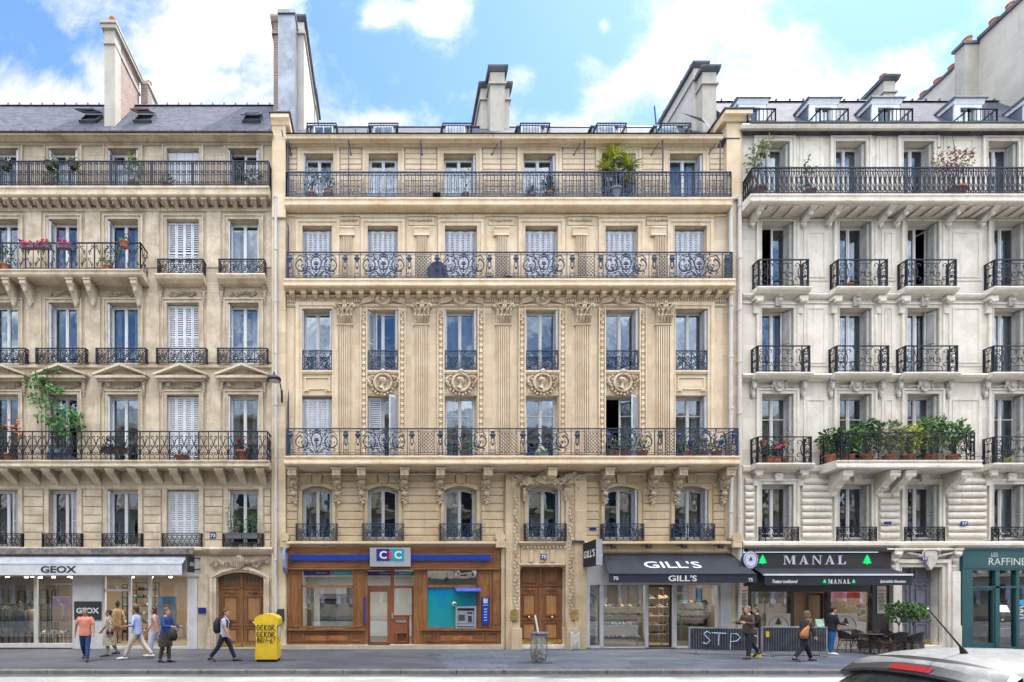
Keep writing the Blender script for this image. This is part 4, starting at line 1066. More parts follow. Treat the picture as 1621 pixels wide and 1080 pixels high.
k=MB(); chim_pots(k,[(X(787.5,-1.9),1.9,2.2+826*21.4/790+.14)],.14,.3); k.build('chimney_pot',m_poty,b)
k=MB(); chim_pots(k,[(X(771,-2.4),2.4,2.2+800*22/790+.14)],.13,.5); k.build('chimney_pot',plain('pot_red',(.35,.06,.05),.6),b)
xw=X(1098,-1.5); zc=2.2+832*21.5/790
chimney(b,[('pier',X(1112,-1.1),X(1134,-1.1),1.1,1.9,20.5,2.2+826*21.1/790,m_render,2),('party_wall',xw,xw+.5,1.5,4.6,20.5,zc,m_renderW,2)],
   [(xw+.2,1.9,zc+.1),(xw+.2,2.6,zc+.1),(xw+.2,4.0,zc+.1),(xw+.2,4.4,zc+.1)],'rendered party wall stack with pier')
k=MB(); k.add([(X(1110),0,Z(187)),(X(1137),.3,Z(198)),(X(1143),.6,Z(178)),(X(1112),1.5,2.2+762*21.5/790)],[(0,1,2,3)]); k.build('valley_flashing',m_zinc,b)
k=MB(); k.tube([(X(1041,-.5),.5,20.9),(X(1036,-.5),.5,2.2+772*20.5/790)],.03,5); k.build('flagstaff',m_ironM,b)
# balconies ------------------------------------------------------
def midslab(zf,x0,x1,out,name_label,railfn,h,prof):
    bc=sub('balcony',b,(x0,-out,zf),name_label)
    slab(bc,'slab',x0,x1,zf,out+.06,prof,SC)
    k=MB(); railfn(k,h); k.build('railing',m_ironM,bc); return bc
zf=17.77; out=.35; xa,xb=X(453,out),X(1157,out); h=Z(272,out)-zf
def f(k,h):
    rail_bal(k,(xa,-out),(xb,-out),zf,h); rail_bal(k,(xa,-out),(xa,0),zf,h); rail_bal(k,(xb,-out),(xb,0),zf,h)
bt=midslab(zf,xa-.05,xb+.03,out,'top balcony with slender baluster railing',f,h,[(0,0),(0,.06),(.04,.1),(.04,.2),(.0,.23),(0,.29),(.06,.33),(.4,.35)])
for px in (456,552,666,793,925,1049,1140):
    k=MB(); xx=X(px,.32); k.tube([(xx,-.32,zf),(xx,-.32,Z(217,.32))],.022,6)
    dx=-.3*(1 if px>790 else (.6 if px>700 else -.25)); k.tube([(xx,-.32,Z(217,.32)),(xx+dx,-.05,Z(243,.1))],.016,5); k.ball((xx+dx,-.05,Z(243,.1)),.035,6); k.build('awning_post',m_ironM,bt)
def ornate_run(k,h,out,zf,x0,x1,wc,posts,latt):
    r=Rail(k,(x0,-out),(x1,-out),zf); r.frame(h,.05,[h-.12,.12])
    for c_ in wc: ornate(r,X(c_,out)-x0,.84,h)
    for p_ in posts: post(r,X(p_,out)-x0,h)
    for a,b2 in latt: lattice(r,X(a,out)-x0,X(b2,out)-x0,h)
    for a in wc:
        for s_ in (-1,1): r.v(X(a,out)-x0+s_*.9,.03,h,.022)
    for xs in (x0,x1):
        r2=Rail(k,(xs,-out),(xs,0),zf); r2.frame(h,.05,[h-.12]); lattice(r2,.05,out-.05,h); r2.v(.01,0,h,.05)
zf=14.52; o5=.45; xa5,xb5=X(454,o5),X(1159,o5); h=Z(399,o5)-zf
def f(k,h): ornate_run(k,h,o5,zf,xa5,xb5,(500.5,607,734,861,991,1107),(459,546.5,565,648,692,775,817,906,951,1036,1064,1151),((657,683),(784,808),(915,942),(1043,1057)))
midslab(zf,xa5-.12,xb5+.1,o5,'balcony of vase and scroll ironwork above the dentil cornice',f,h,[(0,0),(0,.07),(.03,.1),(.03,.18),(.0,.21),(0,.27),(.05,.30),(.5,.32)])
zf=7.5; o3=.78; xa3,xb3=X(454,o3),X(1168,o3); h=Z(678,o3)-zf
def f(k,h): ornate_run(k,h,o3,zf,xa3,xb3,(501,608,737,867,999,1117),(459.5,547.5,566.5,652,697,780,828,914,963,1045,1076,1162),((662,688),(790,818),(924,953),(1053,1068)))
midslab(zf,xa3-.1,xb3+.06,o3,'lowest balcony of vase and scroll ironwork on carved consoles',f,h,[(0,0),(0,.06),(.05,.09),(.05,.17),(.0,.21),(0,.30),(.08,.34),(.82,.40)])
k=MB(); # upright iron spike screens at the left ends of the balconies
for zf_,h_ in ((7.5,2.7),(14.52,2.2),(17.77,2.4)):
    for j in range(4):
        yy=-.32+j*.08; k.tube([(xa+.05,yy,zf_),(xa+.05,yy,zf_+h_*(.75+.08*j)),(xa+.05,yy,zf_+h_*(.85+.08*j))],[.016,.016,.003],4)
        if j<3:
            for q in range(5): k.tube([(xa+.05,yy+.04+.04*math.cos(t_),zf_+1.1+q*.28+.1*math.sin(t_)) for t_ in [w_*pi/4 for w_ in range(9)]],.01,4)
k.build('spike_screen',m_ironM,b)
# modillions under the fourth-floor balcony
cm=MB(); cm.box(-.10,.10,-.32,.02,-.15,0); cm.box(-.13,.13,-.35,.02,-.05,0); cm.ext([(-.32,-.15),(-.1,-.21),(.02,-.21),(.02,-.15)],-.09,.09); src=None
x=X(464)
while x<X(1150):
    p=(x,0,14.52-.31); src=src and inst(src,p) or cm.build('modillion',SC,b,loc=p); x+=18.05/39.5
# big carved consoles under the lowest balcony
cm=MB(xf=lambda q:(q[0],q[1],q[2]*.74)); cm.box(-.2,.2,-.66,.02,-.12,0); cm.ext([(-.62,-.12),(-.62,-.42),(-.4,-.52),(.02,-.55),(.02,-.12)],-.16,.16)
for q in (-.07,0,.07): cm.tube([(q+.03*math.cos(t_),-.63,-.27+.045*math.sin(t_)) for t_ in [w_*pi/3 for w_ in range(7)]],.012,4)
cm.ext([(-.3,-.5),(-.34,-.75),(-.2,-.95),(-.12,-1.05),(.02,-1.05),(.02,-.5)],-.13,.13)
rr=random.Random(3)
for j in range(34):
    t_=j/33; zz=-.55-t_*1.25; w_=.2*(1-.6*t_) if not .45<t_<.58 else .08
    cm.ball((rr.uniform(-w_,w_),-.30+.2*t_+rr.uniform(-.03,.03),zz),rr.uniform(.045,.075),5)
cm.ball((0,-.33,-.72),.13,7); cm.ball((0,-.22,-1.28),.12,7); cm.tube([(0,-.12,-1.6),(0,-.1,-1.9)],[.07,.015],5)
src=None
for px in (466.5,534.5,573,639.5,695,768,959-4,1030,1068,1141):
    p=(X(px),0,7.5-.38); src=src and inst(src,p) or cm.build('console',S['MO'],b,loc=p)
k=MB(); cx=X(867); k.box(cx-.2,cx+.2,-.66,.02,7.03,7.12); k.ext([(-.62,7.03),(-.6,6.8),(-.3,6.72),(.02,6.68),(.02,7.03)],cx-.17,cx+.17); k.build('console',SC,b)
k=MB(); xx=X(470)
while xx<X(1140): k.box(xx,xx+.05,-.12,.0,Z(748.5),Z(745)); xx+=.088
k.mold(454,1148,[(.15,741),(.17,743),(.1,745)]); k.mold(454,1148,[(.05,748.6),(.08,750),(.04,752)]); k.build('dentil_band',SC,b)
# balconettes
for i,(a,b2) in enumerate(c4):
    cx=(X(a)+X(b2))/2; key='M4%d'%(i>1); balconette(b,key,cx,Z(588)+.02,X(b2)-X(a)-.02,.04,Z(555.6)-Z(588)-.02,lambda m,A,B,z,h:rail_scroll(m,A,B,z,h,.64,.012),m_ironM)
for i,(a,b2) in enumerate(c2):
    cx=(X(a)+X(b2))/2; zb=Z(856,.2)
    k=balconette(b,'M2',cx,zb,1.62,.24,Z(829,.24)-zb,lambda m,A,B,z,h:rail_scroll(m,A,B,z,h,.54,.013),m_ironM)
# windows
G=dict(fm=m_fgrey,shm=m_shG)
for i,(a,b2) in enumerate(top_c): window(b,X(a),X(b2),17.77,Z(244.5),curtain='w' if i<2 else ('wR' if i%2 else None),right='jamb' if i>1 else None,left='jamb' if i==0 else None,**dict(G,fm=m_fwhite))
for i,(a,b2) in enumerate(c5): window(b,X(a),X(b2),14.52,Z(358.6),close='fold',**G)
for i,(a,b2) in enumerate(c4):
    kw=[dict(left='jamb',right='jamb'),dict(left='ajar',right='jamb'),dict(left='jamb',right='jamb',curtain='wF'),dict(right='jamb'),dict(right='jamb'),dict(right='jamb',curtain='wF')][i]
    window(b,X(a),X(b2),Z(588),Z(490),**kw,**G)
for i,(a,b2) in enumerate(c3):
    kw=[dict(close='fold'),dict(left='half',right='wide'),dict(transom=.72,curtain='w'),dict(transom=.72),dict(transom=.72,openleaf='L',right='wide',curtain='wR'),dict(transom=.72,right='jamb',curtain='wR')][i]
    window(b,X(a),X(b2),7.5,Z(626),**kw,**G)
for i,(a,b2) in enumerate(c2):
    window(b,X(a),X(b2),Z(856),Z(770),arch=.17,right='jamb' if i>2 else None,curtain=['d',None,'wS',None,'d','r'][i],glz=m_glass,**G)
# portal door
m_woodP=wood('walnut_door',(.20,.075,.028),(.36,.155,.06))
door2(b,X(823),X(894),.14,Z(897),m_woodP,y=.3,top=.72,mid=1.05,label='tall carved walnut double door')
k=MB(); k.box(X(823),X(894),-.02,.36,0,.14); k.build('doorstep',S['Rc'],b)
# rain pipes
def pipe(label,px,y0,y1,out,r=.065,mat=None,dx=0):
    t_=thing('rain_pipe',(X(px,out),-out,Z(y1,out)),label,'drainpipe','rain pipes on the party walls'); k=MB(); xx=X(px,out)
    k.tube([(xx,-out,Z(y0,out)),(xx+dx,-out,Z(y1,out))],r,10); k.build('pipe',mat or m_white,t_)
    z=Z(y1,out)+1
    k=MB()
    while z<Z(y0,out): k.lathe(xx+dx*.5,-out,[(r+.015,z),(r+.02,z+.03),(r+.015,z+.1)],10); k.box(xx-.02,xx+.02,-out,-.1,z,z+.05); z+=2.05
    k.build('collar',mat or m_white,t_); return t_
m_pw=stone('painted_pipe',(.68,.66,.62),(.6,.57,.52),(.35,.2,.1),None,1,.4,.5)
pipe('white rain pipe between the grey stone building and the golden one',436.5,312,1010,.24,.06,m_pw)
pipe('white rain pipe ending above the dark shop awning, left of a pair',1157,318,852,.2,.07,m_pw)
pipe('rust stained white rain pipe, right of a pair by the black awning',1171,310,1024,.24,.07,m_pw)
# =============================================================== RIGHT BUILDING (77)
br=thing('apartment_building',(22,0,0),'pale limestone apartment building with four dormers above the green cedar restaurant','building','apartment buildings in the row')
b=br; SR,SC=S['R'],S['Rc']
XR=X(1800)
ct=[(1200.5,1249),(1321,1369.6),(1428,1476.6),(1562,1610),(1680,1728)]
cc=[(1204.5,1255),(1327,1378),(1434,1485),(1571,1622),(1690,1740)]
ZR={'top':(Z(225),17.62),'5':(Z(351),14.28),'4':(Z(488.6),10.91),'3':(Z(624),7.33),'2':(Z(767),Z(856))}
holes=[(X(a),X(b_),ZR[k][1],ZR[k][0]) for k in ZR for a,b_ in (ct if k=='top' else cc)]
gh=[(X(1177),X(1404),0,Z(868)),(X(1422),X(1486),.1,Z(898)),(X(1519),X(1790),0,Z(868))]
k=MB(); wall_holes(k,X(1176),XR,-.1,Z(199),holes+gh,0,.36); k.build('wall',SR,b)
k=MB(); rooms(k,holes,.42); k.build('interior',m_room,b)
t=MB()
for kk in ZR:
    for a,b2 in (ct if kk=='top' else cc):
        surround(t,X(a),X(b2),ZR[kk][1],ZR[kk][0],.13,.04,.08,.075)
def gapsR(cols,pad,l=1178,r_=1800):
    e=[l]+[v for a,b2 in cols for v in (a-pad,b2+pad)]+[r_]; return [(e[i],e[i+1]) for i in range(0,len(e),2)]
# raised panels between windows
for (cols,p0,p1) in ((ct,216,325),(cc,363,445),(cc,483,580),(cc,628,722)):
    for a,b2 in gapsR(cols,13)[0:5]:
        if b2-a>26:
            a,b2=a+4,b2-4
            t.box(X(a),X(b2),-.02,.02,Z(p1),Z(p0)); panel(t,X(a)+.12,X(b2)-.12,Z(p1)+.12,Z(p0)-.12,.04,.05)
# first-floor rustication: rounded courses
ys=[757+10.75*i for i in range(10)]
for a,b2 in gapsR(cc,13):
    for y0,y1 in zip(ys,ys[1:]):
        z1,z0=Z(y0),Z(y1); t.ext([(.02,z0+.03),(-.04,z0+.035),(-.085,z0+.09),(-.095,(z0+z1)/2),(-.085,z1-.07),(-.04,z1-.02),(.02,z1-.015)],X(a),X(b2))
for a,b2 in cc:
    cx=(X(a)+X(b2))/2
    t.cbox(cx-.16,cx+.16,Z(763),Z(750),.02,-.16,.03); t.prism([(cx-.12,Z(752)),(cx+.12,Z(752)),(cx,Z(756.5))],-.18,-.14)
t.mold(1177,1800,[(.20,857),(.24,859),(.24,863),(.12,868)])
t.mold(1177,1800,[(.14,737),(.17,739),(.14,745),(.06,748)])
t.mold(1177,1800,[(.22,591),(.27,593),(.22,597),(.1,601),(.05,604)])
t.mold(1177,1800,[(.10,464),(.14,466),(.1,470),(.04,473)]); t.mold(1177,1800,[(.02,345),(.06,347),(.03,350)]); t.mold(1177,1800,[(.03,478),(.05,479.5),(.02,481)])
t.mold(1177,1800,[(.04,206),(.08,208),(.06,211),(.02,213)])
for j in range(60): pass
t.build('stone_dressing',SC,b)
# crests over third-floor windows, consoles, keystones
cr=MB(); cr.disc(0,0,.2,-.14,.02,16,.24); cr.ball((0,-.14,0),.13,8,ry=.07)
for s_ in (-1,1):
    cr.tube([(s_*.15,-.1,.14),(s_*.26,-.15,.2),(s_*.24,-.14,.02),(s_*.3,-.12,-.12)],[.05,.045,.04,.03],5)
    for j in range(5): cr.tube([(s_*(.24+.08*j),-.07,-.06-.01*j),(s_*(.32+.08*j),-.11,.0-.01*j),(s_*(.38+.08*j),-.07,-.05)],[.02,.035,.006],4)
cr.ball((0,-.16,.26),.09,6)
key=MB(); key.prism([(-.13,0),(.13,0),(.17,.62),(-.17,.62)],-.14,.02); key.ball((0,-.16,.42),.11,7); key.ball((0,-.15,.22),.08,6); key.ball((0,-.14,.08),.06,6); key.box(-.22,.22,-.2,.02,.62,.7)
con2=MB(); corbel(con2,.2,.8,.16,2)
con3=MB(); con3.box(-.17,.17,-.26,.02,-.14,0); con3.tube([(-.12,-.24,-.2),(.12,-.24,-.2)],.07,8); con3.box(-.1,.1,-.1,.02,-.6,-.14)
con5=MB(); corbel(con5,.24,.50,.60,2)
s1=s2=s3=s4=s5=None
for i,(a,b2) in enumerate(cc):
    cx=(X(a)+X(b2))/2
    p=(cx,0,Z(612)); s1=s1 and inst(s1,p) or cr.build('carved_crest',S['RO'],b,loc=p)
    p=(cx,0,Z(487)); s2=s2 and inst(s2,p) or key.build('keystone',S['RO'],b,loc=p)
    for s_ in (-1,1):
        p=(cx+s_*1.0,0,Z(602)); s3=s3 and inst(s3,p) or con2.build('console',S['RO'],b,loc=p)
        p=(cx+s_*.88,0,Z(474)); s4=s4 and inst(s4,p) or con3.build('console_block',SC,b,loc=p)
        if i in (0,3,4): inst(s4,(cx+s_*.9,0,Z(746)))
        cxt=(X(ct[i][0])+X(ct[i][1]))/2+.1
        p=(cxt+s_*1.02,0,17.62-.30); s5=s5 and inst(s5,p) or con5.build('bracket',SC,b,loc=p)
md=MB(); md.ext([(.02,0),(-.58,0),(-.58,-.07),(-.5,-.09),(.02,-.09)],-.11,.11); src=None
x=X(1183)
while x<XR:
    if all(abs(x-((X(q[0])+X(q[1]))/2+.1)-s_*1.02)>.28 for q in ct for s_ in (-1,1)):
        p=(x,0,17.62-.31); src=src and inst(src,p) or md.build('modillion',SC,b,loc=p)
    x+=19.6/39.5
# cornice and roof
c=MB(); c.mold(1176,1800,[(.38,195),(.42,197),(.38,201),(.36,203),(.2,206),(.1,208)]); c.build('cornice',SC,b)
g=MB(); g.ext([(-.44,Z(195,.4)-.01),(-.44,Z(193.5,.4)),(0,Z(193.5,.4)),(0,Z(195,.4)-.01)],X(1176),XR); g.build('gutter',m_lead,b)
ZG=Z(194.5,.4); ZT=2.2+778*22/790
r_=MB(); r_.ext([(-.25,ZG),(2.0,ZT),(2.2,ZT+.02),(11,ZT+.3),(11,ZG-.4),(.45,ZG-.4)],X(1166),XR); rf=r_.build('roof',m_slate,b)
r_=MB(); r_.ext([(1.92,ZT),(2,ZT+.09),(2.2,ZT+.06)],X(1166),XR)
for i in range(30): r_.box(X(1170)+i*.6,X(1170)+i*.6+.05,1.94,2.02,ZT,ZT+.12)
r_.build('ridge_flashing',m_zincd,rf)
dm=None
for i,px in enumerate((1189,1301,1400,1530,1640)):
    o_=-.15; cx=X(px,o_)
    if dm is None:
        dm=sub('dormer',b,(cx,.15,ZG)); F=lambda q,cx=cx:(q[0]+cx,q[1]+.15,q[2]+ZG)
        k=MB(xf=F); 
        for s_ in (-1,1):
            k.prism([(s_*.55,0),(s_*.52,0),(s_*.52,1.2),(s_*.55,1.2)],.0,1.6)
            k.box(min(s_*.32,s_*.55),max(s_*.32,s_*.55),-.06,.0,0,1.2)
        k.box(-.318,.318,-.06,0,1.08,1.2); k.ext([(-.07,1.2),(-.1,1.28),(-.14,1.36),(1.5,1.36),(1.5,1.2)],-.62,.62); k.build('front',plain('dormer_paint',(.82,.85,.9),.6,0,.06),dm)
        k=MB(xf=F); k.box(-.56,-.552,.0,1.7,0,1.2); k.box(.552,.56,0,1.7,0,1.2); k.ext([(-.2,1.39),(-.17,1.43),(1.9,1.42),(1.9,1.362),(-.18,1.362)],-.69,.69); k.build('zinc_cladding',m_zinc,dm)
        k=MB(xf=F); k.box(-.32,.32,.02,.06,1.06,1.12); k.box(-.32,-.26,.02,.06,0,1.06);k.box(.26,.32,.02,.06,0,1.06);k.box(-.03,.03,.01,.06,0,1.06); k.build('frame',m_fwhite,dm)
        k=MB(xf=F); k.add([(-.26,.04,0),(.26,.04,0),(.26,.04,1.06),(-.26,.04,1.06)],[(0,1,2,3)]); k.build('pane',m_glass,dm)
        k=MB(xf=F); k.box(-.3,.3,.1,.5,0,1.1); k.build('interior',m_room,dm)
        k=MB(xf=F); h=.56
        for A,B in (((-.55,-.55),(.55,-.55)),((-.55,-.55),(-.55,0)),((.55,-.55),(.55,0))):
            r=Rail(k,A,B,.0); r.bar(0,r.L,h-.035,h,.045); r.bar(0,r.L,.05,.08,.03); nn=round(r.L/.16)
            for j in range(nn+1): r.v(j*r.L/nn,0,h,.02 if 0<j<nn else .035)
        k.build('guard_rail',m_ironD,dm)
    else:
        d2=dm.copy(); COL.objects.link(d2); d2.parent=b; d2.location=Vector((cx,.15,ZG))-wl(b)
        for ch in list(dm.children): q=ch.copy(); COL.objects.link(q); q.parent=d2
zc=2.2+812*22.5/790
chimney(b,[('stack',X(1399,-2.5),X(1417,-2.5),2.5,4.2,23,zc,m_render,2)],[(X(1401,-2.7),2.8,zc+.1),(X(1400,-3.2),3.4,zc+.1),(X(1386,-3.2),4.6,24.1)],'short rendered stack behind the third dormer')
# tall neighbour's party wall at the right, running back from the street
tw=thing('party_wall',(27,1,0),'high bare rendered party wall with clay pots rising above the right end of the slate roof','wall')
k=MB(); k.box(27,27.5,.5,2.7,18,27.35); k.build('upper_wall',m_renderW,tw)
k=MB(); k.box(26.35,27.5,2.7,3.1,18,27.2); k.build('pier',m_render,tw)
k=MB(); k.box(26.35,27.4,3.1,6.5,18,26.5); k.build('lower_wall',m_renderW,tw)
k=MB(); k.box(26.9,27.6,.4,2.7,27.35,27.5); k.box(26.25,27.6,2.65,3.15,27.2,27.33); k.box(26.27,27.5,3.15,6.6,26.5,26.62); k.build('coping',m_zincd,tw)
k=MB(); chim_pots(k,[(27.2,1.0,27.5),(27.2,1.7,27.5),(27.2,2.3,27.5),(26.7,2.9,27.33)]+[(26.6,3.4+.62*j,26.6) for j in range(5)],.17,.34); k.build('chimney_pots',m_pot,tw)
k=MB(); k.ext([(-.3,ZG),(.3,ZG+.9),(1.4,ZG+2.1),(1.9,ZG+2.1),(1.9,ZG)],26.95,27.02); k.build('roof_flashing',m_zinc,tw)
# balconies
zf=17.62; out=.72; xa,xb=X(1191,out),XR; h=Z(265,out)-zf
bc=sub('balcony',b,(xa,-out,zf),'top balcony with knobbed black railing')
slab(bc,'slab',xa-.1,xb,zf,out+.05,[(0,0),(0,.05),(.04,.09),(.04,.2),(.0,.22),(0,.27),(.06,.31),(.76,.33)],SC)
k=MB(); rail_knob(k,(xa,-out),(xb,-out),zf,h); rail_knob(k,(X(1176),-.02),(xa,-out),zf,h); k.build('railing',m_ironD,bc)
slabm={}
def rbalc(i,key,zf,w,out,h,mat=m_ironD,sl=True):
    a,b2=cc[i]; cx=(X(a)+X(b2))/2
    if key in slabm:
        for s_ in slabm[key]: inst(s_,(cx,0,zf))
        return
    L_=[]
    if sl:
        k=MB(); k.ext([(.02,0),(-out-.05,0),(-out-.06,-.05),(-out-.02,-.12),(-out+.1,-.2),(.02,-.26)],-w/2-.1,w/2+.1); L_.append(k.build('sill',SC,b,loc=(cx,0,zf)))
    k=MB(); rail_geo(k,(-w/2,-out),(w/2,-out),0.01,h)
    if out>.15:
        for s_ in (-1,1): rail_geo(k,(s_*w/2,-out),(s_*w/2,0),.01,h)
    L_.append(k.build('balconette',mat,b,loc=(cx,0,zf))); slabm[key]=L_
for i in range(5):
    rbalc(i,'R5',14.28,1.95,.36,Z(411,.36)-14.28); rbalc(i,'R4',10.91,2.05,.36,Z(547.5,.36)-10.91)
    if i in(0,3,4): rbalc(i,'R3',7.33,2.1,.4,Z(691.5,.4)-7.33)
    rbalc(i,'R2',Z(857,.14),1.6,.1,Z(834.5,.1)-Z(857,.14),m_ironD,False)
zf=7.33; out=.8; xa,xb=X(1331,out),X(1543,out); h=Z(684.5,out)-zf
bc=sub('balcony',b,(xa,-out,zf),'wide balcony across two windows, filled with potted shrubs')
slab(bc,'slab',xa-.2,xb+.25,zf,out+.06,[(0,0),(0,.05),(.04,.1),(.0,.2),(0,.28),(.1,.33),(.8,.36)],SC)
k=MB(); rail_geo(k,(xa,-out),(xb,-out),zf,h); rail_geo(k,(xa,-out),(xa-.1,0),zf,h); rail_geo(k,(xb,-out),(xb,0),zf,h); k.build('railing',m_ironD,bc)
cb=MB(); corbel(cb,.34,1.02,.72,3); cb.tube([(-.2,-.64,-.15),(.2,-.64,-.15)],.11,10); src=None
for px in (1316,1388,1412,1497):
    p=(X(px),0,zf-.36); src=src and inst(src,p) or cb.build('scroll_console',SC,b,loc=p)
# windows
G=dict(fm=m_fcream,shm=m_shR,yd=.33)
for i,(a,b2) in enumerate(ct): window(b,X(a),X(b2),17.62,Z(225),right='jamb',curtain=['wR','wR',None,'d',None][i],**G)
for i,(a,b2) in enumerate(cc): window(b,X(a),X(b2),14.28,Z(351),right='jamb',left='jamb' if i>1 else None,openleaf='L' if i in(0,) else ('R' if i==2 else None),**G)
for i,(a,b2) in enumerate(cc): window(b,X(a),X(b2),10.91,Z(488.6),right='ajar' if i in(0,2) else 'jamb',left='jamb',curtain=['wR','dR',None,'wF',None][i],**G)
for i,(a,b2) in enumerate(cc): window(b,X(a),X(b2),7.33,Z(624),right='jamb',transom=.68,curtain=['w',None,'wR','dF',None][i],**G)
for i,(a,b2) in enumerate(cc): window(b,X(a),X(b2),Z(856),Z(767),right='jamb',left='jamb',transom=.12,curtain=['rR','dR','r','wR',None][i],**G)
# door bay
k=MB()
surround(k,X(1422),X(1486),.0,Z(898),.16,.12,.14,.19)
for px in (1411,1504): 
    k.box(X(px-6),X(px+6),-.235,.02,.0,Z(905)); k.box(X(px-7),X(px+7),-.26,.02,0,.95); corbel(k,.32,.9,.3,3,X(px),0,Z(869))
k.mold(1405,1518,[(.28,868),(.3,870),(.15,873)]); k.build('door_surround',SC,b)
k=MB(); cx=X(1463); zc=Z(884)
k.prism([(cx-.26,zc+.22),(cx-.1,zc+.34),(cx+.1,zc+.34),(cx+.26,zc+.22),(cx+.22,zc-.15),(cx,zc-.48),(cx-.22,zc-.15)],-.26,-.1)
for s_ in (-1,1):
    for j in range(6): k.tube([(cx+s_*(.2+.1*j),-.16,zc-.1+.05*j),(cx+s_*(.34+.1*j),-.24,zc+.1+.02*j),(cx+s_*(.46+.1*j),-.2,zc-.02+.04*j)],[.03,.05,.01],5)
    k.tube([(cx+s_*.1,-.2,zc+.3),(cx+s_*.3,-.28,zc+.3),(cx+s_*.34,-.24,zc+.12)],[.04,.05,.03],5)
k.build('carved_shield',S['RO'],b)
m_greyd=plain('grey_door_paint',(.20,.20,.245),.5,0,.08,3)
door2(b,X(1422),X(1486),.14,Z(898),m_greyd,y=.3,top=.5,mid=1.0,knobs=False,label='grey panelled double door')
k=MB(); k.box(X(1422),X(1486),-.2,.4,0,.14); k.build('doorstep',S['Rc'],b)
# =============================================================== STREET
def asphalt(name,c1,c2,scale=60,patch=.5,slabs=None,rough=.85):
    m,nt,N,L,B=M_(name); tc=N.new('ShaderNodeTexCoord').outputs['Object']
    b=_mix(N,L,_ramp(N,L,_noise(N,L,tc,.35,6,.65,(1,1.6,1)),.35,.65),c1,c2)
    g=_noise(N,L,tc,scale,3,.8); b=_mix(N,L,.45,b,g,'OVERLAY')
    st=_ramp(N,L,_noise(N,L,tc,2.3,6,.7),.6,.72); b=_mix(N,L,_m2(N,L,st,patch),b,tuple(v*.55 for v in c1))
    if slabs:
        br=N.new('ShaderNodeTexBrick'); L.new(tc,br.inputs[0]); br.inputs['Scale'].default_value=1; br.inputs['Brick Width'].default_value=slabs[0]; br.inputs['Row Height'].default_value=slabs[1]
        br.inputs['Mortar Size'].default_value=.018; br.inputs['Color1'].default_value=(1,1,1,1); br.inputs['Color2'].default_value=(.62,.66,.72,1); br.inputs['Mortar'].default_value=(.42,.42,.44,1)
        b=_mix(N,L,1.0,b,br.outputs['Color'],'MULTIPLY')
    L.new(b,B.inputs['Base Color']); B.inputs['Roughness'].default_value=rough
    bp=N.new('ShaderNodeBump'); bp.inputs['Strength'].default_value=.35; bp.inputs['Distance'].default_value=.01; L.new(g,bp.inputs['Height']); L.new(bp.outputs[0],B.inputs['Normal']); return m
m_road=asphalt('road_asphalt',(.15,.147,.14),(.25,.243,.23)); m_pave=asphalt('pavement_asphalt',(.045,.047,.056),(.085,.087,.10)); m_slabs=asphalt('pavement_flagstones',(.085,.093,.112),(.13,.14,.165),40,.4,(.95,.55))
m_kerb=stone('granite_kerb',(.22,.205,.185),(.13,.12,.108),(.1,.09,.08),None,.5,.5,.8,.4,3)
k=MB(); k.add([(-400,-400,-.13),(400,-400,-.13),(400,400,-.13),(-400,400,-.13)],[(0,1,2,3)]); k.build('road',m_road,kind='structure')
k=MB(); k.box(-70,X(690,2),-5.42,.9,-.3,0); k.build('pavement',m_pave,kind='structure')
k=MB(); k.box(X(690,2),70,-5.42,.9,-.3,0); k.build('pavement',m_slabs,kind='structure')
k=MB()
x=-30.
rr=random.Random(5)
while x<30: w=rr.uniform(1.3,1.7); k.cbox(x+.006,x+w-.006,-.2,0.001,-5.42,-5.6,.02); x+=w
k.build('kerb',m_kerb,kind='structure')
k=MB(); k.box(-70,70,-29.2,-22.6,-.3,0); k.build('pavement',m_pave,kind='structure')
k=MB(); k.box(-70,70,-5.95,-5.6,-.2,-.126); k.build('shaded_gutter_channel',asphalt('gutter_asphalt_shaded',(.09,.095,.11),(.13,.135,.15)),kind='structure')  # gutter strip out to the shadow edge, shade painted in as darker asphalt
for px,py,r_,l in ((686,1037,.3,'round cast iron cover in the pavement before the cash machine'),(560,1052,.22,'small round cast iron cover near the kerb by the bank'),(1010,1049,.3,'round cast iron cover near the kerb by the shoe shop')):
    D=2.2*790/(py-940); t=thing('manhole_cover',((px-610)/790*D,D-20,0),l,'manhole cover','covers in the pavement'); k=MB(); k.lathe((px-610)/790*D,D-20,[(r_,.0),(r_,.006),(r_*.9,.009),(r_*.85,.005),(.02,.006)],24); k.build('cover',m_lead,t)
